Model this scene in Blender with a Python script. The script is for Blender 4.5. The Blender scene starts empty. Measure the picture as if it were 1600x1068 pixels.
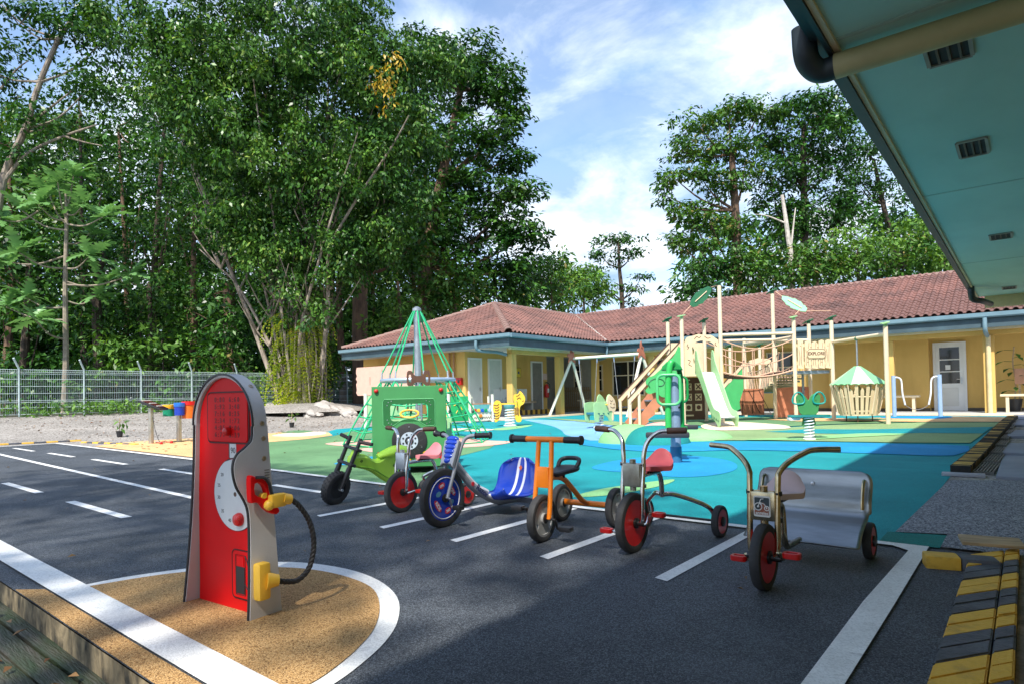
import bpy, bmesh, math, random
import numpy as np
from mathutils import Vector, Matrix
random.seed(7); rng = np.random.default_rng(11)
SC = bpy.context.scene
COL = SC.collection
# ------------------------------------------------------------------ camera
FOC, CAM = 978.0, np.array([0, 0, .92])
YAW, PIT, ROL, PPY = math.radians(39.4), math.radians(1.0), math.radians(1.17), 599.5
_f0 = np.array([-math.sin(YAW), math.cos(YAW), 0]); _R0 = np.array([math.cos(YAW), math.sin(YAW), 0])
FW = _f0*math.cos(PIT)+np.array([0, 0, math.sin(PIT)]); _U0 = np.cross(_R0, FW)
RV = math.cos(ROL)*_R0-math.sin(ROL)*_U0; UV = math.sin(ROL)*_R0+math.cos(ROL)*_U0
cam_d = bpy.data.cameras.new('camera'); cam = bpy.data.objects.new('camera', cam_d); COL.objects.link(cam)
cam_d.sensor_width = 36; cam_d.lens = FOC/1600*36; cam_d.shift_y = (PPY-534)/1600
cam_d.clip_start = .05; cam_d.clip_end = 1500
M = Matrix.Identity(4)
for i in range(3):
    M[i][0] = RV[i]; M[i][1] = UV[i]; M[i][2] = -FW[i]; M[i][3] = CAM[i]
cam.matrix_world = M
SC.camera = cam
# ------------------------------------------------------------------ light
SUN_TO = Vector((.29, -.72, 1.0)).normalized()
w = bpy.data.worlds.new('World'); SC.world = w; w.use_nodes = True
nt = w.node_tree; nt.nodes.clear()
def N(nt, t, **kw):
    n = nt.nodes.new(t)
    for k, v in kw.items():
        if k.startswith('i_'): n.inputs[k[2:].replace('_', ' ')].default_value = v
        else: setattr(n, k, v)
    return n
out = N(nt, 'ShaderNodeOutputWorld')
sky = N(nt, 'ShaderNodeTexSky', sky_type='NISHITA', sun_disc=False, sun_elevation=math.asin(SUN_TO.z),
        sun_rotation=math.atan2(SUN_TO.x, SUN_TO.y), air_density=1.0, dust_density=.6, ozone_density=2.0)
b1 = N(nt, 'ShaderNodeBackground', i_Strength=.085)
nt.links.new(sky.outputs[0], b1.inputs[0])
b2 = N(nt, 'ShaderNodeBackground', i_Strength=.74)
tc = N(nt, 'ShaderNodeTexCoord')
sep = N(nt, 'ShaderNodeSeparateXYZ'); nt.links.new(tc.outputs['Generated'], sep.inputs[0])
# project the direction on a cloud deck: x/(z+.25), y/(z+.25)
ad = N(nt, 'ShaderNodeMath', operation='ADD'); ad.inputs[1].default_value = .28
mx = N(nt, 'ShaderNodeMath', operation='MAXIMUM'); mx.inputs[1].default_value = 0.0
nt.links.new(sep.outputs[2], mx.inputs[0]); nt.links.new(mx.outputs[0], ad.inputs[0])
dx = N(nt, 'ShaderNodeMath', operation='DIVIDE'); dy = N(nt, 'ShaderNodeMath', operation='DIVIDE')
nt.links.new(sep.outputs[0], dx.inputs[0]); nt.links.new(ad.outputs[0], dx.inputs[1])
nt.links.new(sep.outputs[1], dy.inputs[0]); nt.links.new(ad.outputs[0], dy.inputs[1])
cmb = N(nt, 'ShaderNodeCombineXYZ'); nt.links.new(dx.outputs[0], cmb.inputs[0]); nt.links.new(dy.outputs[0], cmb.inputs[1])
cmb.inputs[2].default_value = 5.15
n1 = N(nt, 'ShaderNodeTexNoise', i_Scale=2.3, i_Detail=9.0, i_Roughness=.60, i_Distortion=.5)
nt.links.new(cmb.outputs[0], n1.inputs['Vector'])
n2 = N(nt, 'ShaderNodeTexNoise', i_Scale=3.4, i_Detail=8.0, i_Roughness=.6, i_Distortion=.2)
nt.links.new(cmb.outputs[0], n2.inputs['Vector'])
cr = N(nt, 'ShaderNodeValToRGB'); cr.color_ramp.elements[0].position = .43; cr.color_ramp.elements[1].position = .63
cr.color_ramp.elements[0].color = (.12, .12, .12, 1)
cv = N(nt, 'ShaderNodeMath', operation='MULTIPLY_ADD'); cv.inputs[1].default_value = -.26; cv.inputs[2].default_value = .115
nt.links.new(mx.outputs[0], cv.inputs[0])
cv2 = N(nt, 'ShaderNodeMath', operation='ADD'); nt.links.new(cv.outputs[0], cv2.inputs[0]); nt.links.new(n1.outputs['Fac'], cv2.inputs[1]); nt.links.new(cv2.outputs[0], cr.inputs[0])
cr2 = N(nt, 'ShaderNodeValToRGB'); cr2.color_ramp.elements[0].position = .36; cr2.color_ramp.elements[1].position = .62
cr2.color_ramp.elements[0].color = (.20, .30, .45, 1); cr2.color_ramp.elements[1].color = (.57, .61, .66, 1)
nt.links.new(n2.outputs['Fac'], cr2.inputs[0]); nt.links.new(cr2.outputs[0], b2.inputs[0])
mxs = N(nt, 'ShaderNodeMixShader')
nt.links.new(cr.outputs[0], mxs.inputs[0]); nt.links.new(b1.outputs[0], mxs.inputs[1]); nt.links.new(b2.outputs[0], mxs.inputs[2])
nt.links.new(mxs.outputs[0], out.inputs[0])
sun_d = bpy.data.lights.new('sun', 'SUN'); sun_d.energy = 2.1; sun_d.angle = math.radians(1.4); sun_d.color = (1, .95, .86)
sun = bpy.data.objects.new('sun', sun_d); COL.objects.link(sun)
sun.rotation_euler = SUN_TO.to_track_quat('Z', 'Y').to_euler(); sun.location = (0, 0, 30)
SC.view_settings.view_transform = 'Standard'; SC.view_settings.look = 'None'
SC.view_settings.exposure = 1.75; SC.view_settings.gamma = 1; SC.view_settings.use_curve_mapping = False
SC.cycles.max_bounces = 8; SC.cycles.diffuse_bounces = 4; SC.cycles.glossy_bounces = 3; SC.cycles.transparent_max_bounces = 8
SC.cycles.sample_clamp_indirect = 6; SC.cycles.use_denoising = True
# ------------------------------------------------------------------ terrain and measuring helpers
def _ss(t): t = min(1, max(0, t)); return t*t*(3-2*t)
def _E1(y): return .16*_ss((y-8)/9)
def _E2(x): return .066*min(8, max(0, -18-x))
def _lin(f, v):
    k = math.floor(v); return f(k)+(f(k+1)-f(k))*(v-k)
def E(x, y): return _lin(_E1, y)+_lin(_E2, x)
def ray(x, y): return FW+RV*(x-800)/FOC+UV*(PPY-y)/FOC
def G(x, y, z=None):                  # ground point seen at a photo pixel
    d = ray(x, y)
    if z is not None: return Vector(CAM+d*((z-CAM[2])/d[2]))
    t = pt = 1.0
    while t < 90:
        p = CAM+d*t
        if p[2] < E(p[0], p[1]):
            a, b = pt, t
            for _ in range(30):
                m = (a+b)/2; p = CAM+d*m
                if p[2] < E(p[0], p[1]): b = m
                else: a = m
            return Vector(p)
        pt = t; t += .05
    return Vector(CAM+d*90)
def AD(x, y, D): return Vector(CAM+ray(x, y)*D)
def AX(x, y, X): d = ray(x, y); return Vector(CAM+d*(X/d[0]))
def AY(x, y, Y): d = ray(x, y); return Vector(CAM+d*(Y/d[1]))
# ------------------------------------------------------------------ materials
MATS = {}
def P(name, c, rough=.6, metal=0, var=.12, scale=6, bump=0, bscale=None, spec=.5, c2=None, detail=4, coat=0, thr=(.35, .65), stretch=None, warp=0):
    """principled with a two tone noise colour and a noise bump"""
    if name in MATS: return MATS[name]
    m = bpy.data.materials.new(name); m.use_nodes = True; t = m.node_tree
    b = t.nodes['Principled BSDF']; b.inputs['Roughness'].default_value = rough; b.inputs['Metallic'].default_value = metal
    b.inputs['Specular IOR Level'].default_value = spec
    if coat: b.inputs['Coat Weight'].default_value = coat; b.inputs['Coat Roughness'].default_value = .08
    tcn = N(t, 'ShaderNodeTexCoord'); vec = tcn.outputs['Object']
    if stretch:
        mp = N(t, 'ShaderNodeMapping'); mp.inputs['Scale'].default_value = stretch
        t.links.new(vec, mp.inputs[0]); vec = mp.outputs[0]
    if var or c2:
        n = N(t, 'ShaderNodeTexNoise', i_Scale=scale, i_Detail=detail, i_Roughness=.6, i_Distortion=warp); t.links.new(vec, n.inputs['Vector'])
        r = N(t, 'ShaderNodeValToRGB'); r.color_ramp.elements[0].position = thr[0]; r.color_ramp.elements[1].position = thr[1]
        a = c2 or tuple(v*(1-var) for v in c); bb = c if c2 else tuple(min(1, v*(1+var*.6)) for v in c)
        r.color_ramp.elements[0].color = (*a, 1); r.color_ramp.elements[1].color = (*bb, 1)
        t.links.new(n.outputs['Fac'], r.inputs[0]); t.links.new(r.outputs[0], b.inputs['Base Color'])
    else: b.inputs['Base Color'].default_value = (*c, 1)
    if bump:
        n3 = N(t, 'ShaderNodeTexNoise', i_Scale=bscale or scale*6, i_Detail=3.0); t.links.new(vec, n3.inputs['Vector'])
        bp = N(t, 'ShaderNodeBump', i_Strength=bump, i_Distance=.01); t.links.new(n3.outputs['Fac'], bp.inputs['Height'])
        t.links.new(bp.outputs[0], b.inputs['Normal'])
    MATS[name] = m; return m
def granular(name, c, c2, c3=None, gs=260, rough=.85, blot=.25, bump=.5, blots=.7, spec=.3, dist=.004, scuff=0, wear=None):
    """bonded granules: cell colours of two or three tones, blotches, pitted relief"""
    m = bpy.data.materials.new(name); m.use_nodes = True; t = m.node_tree; b = t.nodes['Principled BSDF']
    b.inputs['Roughness'].default_value = rough; b.inputs['Specular IOR Level'].default_value = spec
    tcn = N(t, 'ShaderNodeTexCoord')
    v = N(t, 'ShaderNodeTexVoronoi', i_Scale=gs); t.links.new(tcn.outputs['Object'], v.inputs['Vector'])
    sp = N(t, 'ShaderNodeSeparateColor'); t.links.new(v.outputs['Color'], sp.inputs[0])
    r = N(t, 'ShaderNodeValToRGB'); r.color_ramp.elements[0].color = (*c2, 1); r.color_ramp.elements[1].color = (*(c3 or c), 1)
    e = r.color_ramp.elements.new(.45); e.color = (*c, 1)
    t.links.new(sp.outputs[0], r.inputs[0])
    n = N(t, 'ShaderNodeTexNoise', i_Scale=blots, i_Detail=6.0, i_Roughness=.65); t.links.new(tcn.outputs['Object'], n.inputs['Vector'])
    mr = N(t, 'ShaderNodeMapRange'); mr.inputs['From Min'].default_value = .3; mr.inputs['From Max'].default_value = .7
    mr.inputs['To Min'].default_value = 1-blot; mr.inputs['To Max'].default_value = 1+blot*.5
    t.links.new(n.outputs['Fac'], mr.inputs[0])
    mm = N(t, 'ShaderNodeMix', data_type='RGBA', blend_type='MULTIPLY'); mm.inputs[0].default_value = 1
    t.links.new(r.outputs[0], mm.inputs[6]); t.links.new(mr.outputs[0], mm.inputs[7]); col = mm.outputs[2]
    if scuff or wear:
        mp = N(t, 'ShaderNodeMapping'); mp.inputs['Scale'].default_value = (.55, 1.6, 1) if scuff else (1, 1, 1); mp.inputs['Rotation'].default_value = (0, 0, .35)
        t.links.new(tcn.outputs['Object'], mp.inputs[0])
        n5 = N(t, 'ShaderNodeTexNoise', i_Scale=1.1 if scuff else 7.0, i_Detail=9.0, i_Roughness=.72, i_Distortion=.8); t.links.new(mp.outputs[0], n5.inputs['Vector'])
        r5 = N(t, 'ShaderNodeValToRGB'); r5.color_ramp.elements[0].position = .54 if scuff else .60; r5.color_ramp.elements[1].position = .80 if scuff else .68
        r5.color_ramp.elements[1].color = (scuff or .55,)*3+(1,); t.links.new(n5.outputs['Fac'], r5.inputs[0])
        m5 = N(t, 'ShaderNodeMix', data_type='RGBA'); t.links.new(r5.outputs[0], m5.inputs[0]); t.links.new(col, m5.inputs[6])
        m5.inputs[7].default_value = (*(wear or tuple(min(1, v*1.7+.035) for v in c)), 1); col = m5.outputs[2]
    t.links.new(col, b.inputs['Base Color'])
    bp = N(t, 'ShaderNodeBump', i_Strength=bump, i_Distance=dist); t.links.new(v.outputs['Distance'], bp.inputs['Height'])
    bp.invert = True
    t.links.new(bp.outputs[0], b.inputs['Normal']); MATS[name] = m; return m
def leafmat(name, ca, cb, cc=None, trans=.25, rough=.42):
    m = bpy.data.materials.new(name); m.use_nodes = True; t = m.node_tree; b = t.nodes['Principled BSDF']
    b.inputs['Roughness'].default_value = rough; b.inputs['Specular IOR Level'].default_value = .28
    g = N(t, 'ShaderNodeNewGeometry'); r = N(t, 'ShaderNodeValToRGB')
    r.color_ramp.elements[0].color = (*ca, 1); r.color_ramp.elements[1].color = (*cb, 1); r.color_ramp.elements[1].position = .93
    if cc: e = r.color_ramp.elements.new(.97); e.color = (*cc, 1)
    t.links.new(g.outputs['Random Per Island'], r.inputs[0])
    tcn = N(t, 'ShaderNodeTexCoord'); nz = N(t, 'ShaderNodeTexNoise', i_Scale=.55, i_Detail=3.0); t.links.new(tcn.outputs['Object'], nz.inputs['Vector'])
    mr = N(t, 'ShaderNodeMapRange'); mr.inputs['From Min'].default_value = .3; mr.inputs['From Max'].default_value = .7; mr.inputs['To Min'].default_value = .55; mr.inputs['To Max'].default_value = 1.5
    t.links.new(nz.outputs['Fac'], mr.inputs[0]); h0 = N(t, 'ShaderNodeHueSaturation'); t.links.new(r.outputs[0], h0.inputs['Color']); t.links.new(mr.outputs[0], h0.inputs['Value'])
    mh = N(t, 'ShaderNodeMapRange'); mh.inputs['From Min'].default_value = .3; mh.inputs['From Max'].default_value = .7; mh.inputs['To Min'].default_value = .515; mh.inputs['To Max'].default_value = .478
    t.links.new(nz.outputs['Fac'], mh.inputs[0]); t.links.new(mh.outputs[0], h0.inputs['Hue']); r = h0
    t.links.new(r.outputs[0], b.inputs['Base Color'])
    tr = N(t, 'ShaderNodeBsdfTranslucent'); hs = N(t, 'ShaderNodeHueSaturation', i_Saturation=1.15, i_Value=1.5, i_Hue=.485)
    t.links.new(r.outputs[0], hs.inputs['Color']); t.links.new(hs.outputs[0], tr.inputs['Color'])
    mxn = N(t, 'ShaderNodeMixShader'); mxn.inputs[0].default_value = trans
    o = t.nodes['Material Output']
    t.links.new(b.outputs[0], mxn.inputs[1]); t.links.new(tr.outputs[0], mxn.inputs[2]); t.links.new(mxn.outputs[0], o.inputs[0])
    MATS[name] = m; return m
# ------------------------------------------------------------------ mesh builder
def frame(o, ux, uy):
    ux = Vector(ux).normalized(); uy = Vector(uy).normalized(); uz = ux.cross(uy).normalized()
    m = Matrix.Identity(4)
    for i in range(3): m[i][0] = ux[i]; m[i][1] = uy[i]; m[i][2] = uz[i]; m[i][3] = Vector(o)[i]
    return m
XZ = lambda o=(0, 0, 0): frame(o, (1, 0, 0), (0, 0, 1))      # prism in the x-z plane, thickness towards -y
YZ = lambda o=(0, 0, 0): frame(o, (0, 1, 0), (0, 0, 1))      # prism in the y-z plane, thickness towards +x
class MB:
    def __init__(s): s.b = bmesh.new(); s.mi = 0
    def _add(s, fn, mat=None):
        n = len(s.b.verts); r = fn(); s.b.verts.ensure_lookup_table()
        vs = s.b.verts[n:]
        if mat is not None: bmesh.ops.transform(s.b, matrix=mat, verts=vs)
        return vs
    def verts(s, vs, fs, mat=None):
        q = [s.b.verts.new(mat @ Vector(v) if mat is not None else Vector(v)) for v in vs]
        for f in fs:
            try: s.b.faces.new([q[i] for i in f]).material_index = s.mi
            except ValueError: pass
        return q
    def box(s, c, d, rz=0, bev=0, mat=None):
        x, y, z = d[0]/2, d[1]/2, d[2]/2
        m = Matrix.Translation(c) @ Matrix.Rotation(rz, 4, 'Z')
        if mat is not None: m = mat @ m
        vs = [(-x, -y, -z), (x, -y, -z), (x, y, -z), (-x, y, -z), (-x, -y, z), (x, -y, z), (x, y, z), (-x, y, z)]
        q = s.verts(vs, [(3, 2, 1, 0), (4, 5, 6, 7), (0, 1, 5, 4), (1, 2, 6, 5), (2, 3, 7, 6), (3, 0, 4, 7)], m)
        if bev:
            es = {e for v in q for e in v.link_edges}
            r = bmesh.ops.bevel(s.b, geom=list(es), offset=bev, segments=2, affect='EDGES', profile=.6)
            for f in r['faces']: f.material_index = s.mi
        return s
    def tube(s, pts, r, seg=8, closed=False, cap=True):
        pts = [Vector(p) for p in pts]; n = len(pts)
        rs = r if isinstance(r, (list, tuple)) else [r]*n
        tan = []
        for i in range(n):
            a = pts[(i-1) % n] if (i > 0 or closed) else pts[i]; b = pts[(i+1) % n] if (i < n-1 or closed) else pts[i]
            t = b-a; tan.append(t.normalized() if t.length > 1e-9 else Vector((0, 0, 1)))
        up = Vector((0, 0, 1)) if abs(tan[0].z) < .9 else Vector((1, 0, 0))
        u = tan[0].cross(up).normalized(); rings = []
        for i in range(n):
            u = (u-tan[i]*u.dot(tan[i]))
            u = u.normalized() if u.length > 1e-6 else tan[i].orthogonal().normalized()
            v = tan[i].cross(u)
            rings.append([s.b.verts.new(pts[i]+(u*math.cos(k*2*math.pi/seg)+v*math.sin(k*2*math.pi/seg))*rs[i]) for k in range(seg)])
        for i in range(n if closed else n-1):
            A, B = rings[i], rings[(i+1) % n]
            for k in range(seg):
                s.b.faces.new((A[k], A[(k+1) % seg], B[(k+1) % seg], B[k])).material_index = s.mi
        if cap and not closed:
            s.b.faces.new(rings[0][::-1]).material_index = s.mi; s.b.faces.new(rings[-1]).material_index = s.mi
        return s
    def cyl(s, a, b, r, r2=None, seg=14): return s.tube([a, b], [r, r if r2 is None else r2], seg)
    def lathe(s, prof, o=(0, 0, 0), ax=(0, 0, 1), seg=20, closed=False):
        ax = Vector(ax).normalized(); u = ax.orthogonal().normalized(); v = ax.cross(u); o = Vector(o); rings = []
        for (r, h) in prof:
            rings.append([s.b.verts.new(o+ax*h+(u*math.cos(k*2*math.pi/seg)+v*math.sin(k*2*math.pi/seg))*max(r, 1e-5)) for k in range(seg)])
        m = len(rings)
        for i in range(m if closed else m-1):
            A, B = rings[i], rings[(i+1) % m]
            for k in range(seg):
                s.b.faces.new((A[k], A[(k+1) % seg], B[(k+1) % seg], B[k])).material_index = s.mi
        if not closed:
            if prof[0][0] > 1e-4: s.b.faces.new(rings[0][::-1]).material_index = s.mi
            if prof[-1][0] > 1e-4: s.b.faces.new(rings[-1]).material_index = s.mi
        return s
    def sphere(s, c, r, sc=(1, 1, 1), seg=14):
        m = Matrix.Translation(c) @ Matrix.Diagonal((*sc, 1))
        n0 = len(s.b.faces)
        bmesh.ops.create_uvsphere(s.b, u_segments=seg, v_segments=max(6, seg//2), radius=r, matrix=m)
        s.b.faces.ensure_lookup_table()
        for f in s.b.faces[n0:]: f.material_index = s.mi
        return s
    def prism(s, out, h, mat=None, holes=(), bev=0):
        """2D outline (with optional holes) extruded h along the frame's normal"""
        mat = mat or Matrix.Identity(4); b2 = bmesh.new(); es = []
        for loop in [out, *holes]:
            vs = [b2.verts.new((p[0], p[1], 0)) for p in loop]
            if holes: es += [b2.edges.new((vs[i], vs[(i+1) % len(vs)])) for i in range(len(vs))]
            else: b2.faces.new(vs)
        if holes: bmesh.ops.triangle_fill(b2, edges=es, use_beauty=True, use_dissolve=False)
        b2.normal_update()
        if b2.faces and sum(f.normal.z*f.calc_area() for f in b2.faces) > 0: bmesh.ops.reverse_faces(b2, faces=b2.faces[:])
        r = bmesh.ops.extrude_face_region(b2, geom=b2.faces[:])
        for v in r['geom']:
            if isinstance(v, bmesh.types.BMVert): v.co.z += h
        b2.normal_update()
        if h < 0: bmesh.ops.reverse_faces(b2, faces=b2.faces[:])
        if bev:
            ee = [e for e in b2.edges if len(e.link_faces) == 2 and e.calc_face_angle(0) > .9 and abs(e.verts[0].co.z-e.verts[1].co.z) < 1e-6]
            bmesh.ops.bevel(b2, geom=ee, offset=bev, segments=1, affect='EDGES')
        b2.verts.index_update()
        vs = [mat @ v.co for v in b2.verts]; fs = [[v.index for v in f.verts] for f in b2.faces]
        b2.free(); s.verts(vs, fs); return s
    def quad(s, a, b, c, d): s.verts([a, b, c, d], [(0, 1, 2, 3)]); return s
    def build(s, name, mats, parent=None, sharp=38, flat=False, loc=None):
        me = bpy.data.meshes.new(name); s.b.normal_update(); s.b.to_mesh(me); s.b.free()
        for m in (mats if isinstance(mats, (list, tuple)) else [mats]): me.materials.append(m)
        if not flat:
            me.shade_smooth(); me.set_sharp_from_angle(angle=math.radians(sharp))
        return link(name, me, parent, loc)
def link(name, me, parent=None, loc=None):
    o = bpy.data.objects.new(name, me); COL.objects.link(o)
    if parent is not None: o.parent = parent
    if loc is not None: o.location = loc
    return o
def tag(o, label=None, cat=None, group=None, kind=None):
    for k, v in (('label', label), ('category', cat), ('group', group), ('kind', kind)):
        if v: o[k] = v
    return o
def thing(name, label, cat, loc=(0, 0, 0), rz=0, group=None):
    o = bpy.data.objects.new(name, None); COL.objects.link(o); o.empty_display_size = .2
    o.location = loc; o.rotation_euler = (0, 0, rz); return tag(o, label, cat, group)
def copytree(o, parent=None):
    c = o.copy(); COL.objects.link(c)
    if parent is not None: c.parent = parent
    for ch in list(o.children): copytree(ch, c)
    return c
def struct(o): o['kind'] = 'structure'; return o
def pydata(name, vs, fs, mats, parent=None, midx=None, smooth=False):
    me = bpy.data.meshes.new(name); me.from_pydata([tuple(v) for v in vs], [], fs)
    for m in (mats if isinstance(mats, (list, tuple)) else [mats]): me.materials.append(m)
    if midx is not None: me.polygons.foreach_set('material_index', midx)
    if smooth: me.shade_smooth()
    me.update(); return link(name, me, parent)
def npquads(name, V, mats, parent=None, midx=None):
    """V: (n,4,3) array of quads"""
    n = len(V); me = bpy.data.meshes.new(name)
    me.vertices.add(n*4); me.vertices.foreach_set('co', V.reshape(-1).astype(np.float32))
    me.loops.add(n*4); me.loops.foreach_set('vertex_index', np.arange(n*4, dtype=np.int32))
    me.polygons.add(n); me.polygons.foreach_set('loop_start', np.arange(0, n*4, 4, dtype=np.int32))
    for m in (mats if isinstance(mats, (list, tuple)) else [mats]): me.materials.append(m)
    if midx is not None: me.polygons.foreach_set('material_index', midx.astype(np.int32))
    me.update(calc_edges=True); me.validate(); return link(name, me, parent)
def text(name, s, size, mat4, m, parent, ext=.0015, align='CENTER', bold=0):
    cu = bpy.data.curves.new(name, 'FONT'); cu.body = s; cu.size = size; cu.align_x = align; cu.align_y = 'CENTER'; cu.extrude = ext; cu.offset = bold
    cu.resolution_u = 3
    o = bpy.data.objects.new(name, cu); me = bpy.data.meshes.new_from_object(o)
    bpy.data.objects.remove(o); bpy.data.curves.remove(cu)
    me.transform(mat4); me.materials.clear(); me.materials.append(m); me.name = name
    return tag(link(name, me, parent), kind='stuff')
def spline(pts, n=8, closed=False):
    """Catmull-Rom through points of any dimension"""
    P_ = [np.array(p, float) for p in pts]; m = len(P_); o = []
    for i in range(m if closed else m-1):
        p0 = P_[(i-1) % m] if closed or i > 0 else 2*P_[0]-P_[1]
        p1, p2 = P_[i], P_[(i+1) % m]
        p3 = P_[(i+2) % m] if closed or i < m-2 else 2*P_[-1]-P_[-2]
        for k in range(n):
            t = k/n; o.append(.5*((2*p1)+(-p0+p2)*t+(2*p0-5*p1+4*p2-p3)*t*t+(-p0+3*p1-3*p2+p3)*t**3))
    if not closed: o.append(P_[-1])
    return [tuple(p) for p in o]
def rrect(cx, cy, w_, h_, r, n=4):
    o = []
    for (sx, sy, a0) in ((1, 1, 0), (-1, 1, 90), (-1, -1, 180), (1, -1, 270)):
        for k in range(n+1):
            a = math.radians(a0+90*k/n); o.append((cx+sx*(w_/2-r)+r*math.cos(a), cy+sy*(h_/2-r)+r*math.sin(a)))
    return o
def circ(cx, cy, r, n=24, ry=None): return [(cx+r*math.cos(2*math.pi*k/n), cy+(ry or r)*math.sin(2*math.pi*k/n)) for k in range(n)]
# ------------------------------------------------------------------ material palette
asphalt = granular('asphalt', (.050, .058, .072), (.018, .022, .029), (.16, .18, .205), gs=230, rough=.72, blot=.42, bump=.75, blots=.9, spec=.45, scuff=.65)
roadpaint = granular('road_paint', (.79, .79, .77), (.66, .66, .64), (.84, .84, .82), gs=150, rough=.6, blot=.14, bump=.3, blots=4, wear=(.40, .40, .40))
sandrub = granular('sand_rubber', (.50, .285, .105), (.17, .085, .03), (.62, .40, .18), gs=210, rough=.85, blot=.16, bump=.9, blots=1.5)
def rub(n, c, k=.14): return granular('rubber_'+n, c, tuple(v*.72 for v in c), tuple(min(1, v*1.2+.01) for v in c), gs=240, blot=k+.06, bump=.6, blots=.8, scuff=.30)
R_teal = rub('teal', (.006, .275, .305)); R_blue = rub('blue', (.01, .27, .56)); R_lblue = rub('light_blue', (.20, .42, .66))
R_green = rub('green', (.13, .27, .125), .2); R_olive = rub('olive', (.24, .36, .16)); R_lgreen = rub('light_green', (.25, .52, .22))
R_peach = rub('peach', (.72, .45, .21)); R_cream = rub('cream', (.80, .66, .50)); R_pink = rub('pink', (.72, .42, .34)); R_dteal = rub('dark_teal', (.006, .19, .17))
pad_m = granular('grey_pad', (.16, .17, .21), (.05, .055, .07), (.46, .47, .50), gs=120, rough=.85, blot=.12, bump=.8)
gravel_m = granular('gravel', (.30, .275, .25), (.16, .14, .12), (.44, .41, .375), gs=34, rough=.95, blot=.3, bump=.9, blots=.6, dist=.012)
concrete = P('concrete', (.34, .32, .30), .85, var=.3, scale=2.2, bump=.4, bscale=40)
mosswall = P('stained_concrete', (.30, .23, .13), .9, c2=(.025, .022, .014), scale=8, bump=.9, bscale=26, detail=10, stretch=(1.4, 1.4, .8), thr=(.36, .62), warp=.5)
mosswood = P('mossy_board', (.075, .068, .05), .6, c2=(.016, .034, .007), scale=7, bump=.8, bscale=45, detail=7, stretch=(.35, 3, 3), thr=(.36, .66))
wetdirt = P('wet_dirt', (.06, .055, .05), .35, c2=(.012, .012, .013), scale=9, bump=.9, bscale=30, detail=8)
verandah = P('veranda_floor', (.40, .41, .43), .65, var=.15, scale=1.5, detail=8)
walkgrey = P('walkway_paint', (.23, .25, .30), .7, var=.22, scale=1.3, bump=.25, bscale=60, detail=8)
yellowwall = P('yellow_wall', (.70, .45, .13), .75, c2=(.56, .34, .085), scale=1.1, bump=.15, bscale=70, detail=10, stretch=(1, 1, .35), thr=(.28, .52))
cream_wall = P('cream_trim', (.74, .62, .42), .7, var=.12, scale=2)
soffit_m = P('soffit_white', (.55, .56, .53), .75, var=.10, scale=.8, detail=8)
white_m = P('white_paint', (.78, .78, .76), .5, var=.06, scale=3)
offwhite = P('door_paint', (.66, .66, .62), .5, var=.06, scale=3)
gutter_m = P('gutter_blue_grey', (.16, .26, .31), .45, var=.12, scale=3)
fascia_m = P('fascia_slate', (.055, .095, .115), .55, var=.2, scale=2.5)
tile_m = P('roof_tile', (.235, .112, .090), .8, c2=(.10, .056, .049), scale=1.3, bump=.25, bscale=60, detail=8, thr=(.3, .62))
tile_m2 = P('ridge_tile', (.27, .155, .13), .8, c2=(.20, .14, .12), scale=2.5, bump=.3, bscale=50, detail=8, thr=(.3, .6))
underroof = P('roof_underlay', (.09, .04, .035), .9, var=.2)
glass = P('window_glass', (.012, .015, .018), .06, var=0, spec=.6)
darkroom = P('dark_interior', (.035, .035, .038), .8, var=.3)
black_m = P('black_rubber', (.018, .018, .02), .6, var=.3, scale=20, bump=.15)
blackp = P('black_plastic', (.02, .02, .022), .4, var=.2)
steel = P('steel', (.62, .62, .63), .28, 1, var=.15, scale=8)
galv = P('galvanised', (.42, .46, .50), .45, .8, var=.2, scale=6)
chrome = P('chrome', (.72, .70, .66), .13, 1, var=.28, scale=14, detail=7)
brass = P('brassy_chrome', (.55, .45, .28), .2, 1, var=.35, scale=16, detail=7)
wood_m = P('timber', (.42, .30, .17), .75, var=.3, scale=6, stretch=(1, 8, 8), bump=.2)
red_m = P('red_plastic', (.55, .008, .006), .33, var=.1, coat=.2)
pinkseat = P('pink_plastic', (.70, .22, .24), .45, var=.12, scale=5)
yel_m = P('yellow_plastic', (.80, .44, .03), .4, var=.08)
kerb_y = P('kerb_yellow', (.74, .43, .05), .7, c2=(.46, .27, .05), scale=9, bump=.5, bscale=60, detail=8, thr=(.26, .48))
kerb_k = P('kerb_black', (.085, .09, .105), .7, var=.4, scale=9, bump=.5, bscale=60, detail=8)
beige = P('beige_post', (.74, .60, .42), .5, var=.08, scale=3)
beigeb = P('beige_board', (.72, .56, .36), .55, var=.1, scale=4)
brownl = P('brown_line', (.10, .035, .02), .6, var=.1)
panelgreen = P('panel_green', (.05, .245, .075), .5, var=.07, scale=5)
panelgreen2 = P('panel_dark_green', (.012, .125, .028), .5, var=.08)
lgreen = P('light_green_board', (.33, .56, .27), .5, var=.07)
mgreen = P('mid_green_board', (.07, .42, .13), .5, var=.07)
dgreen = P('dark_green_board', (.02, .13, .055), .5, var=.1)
orangebrown = P('orange_brown_board', (.52, .20, .11), .55, var=.12)
bluepost = P('blue_grey_post', (.27, .36, .52), .35, .3, var=.12)
greenrope = P('green_rope', (.015, .40, .17), .7, var=.2, scale=40)
brownrope = P('tan_rope', (.62, .38, .26), .8, var=.2, scale=40)
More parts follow.
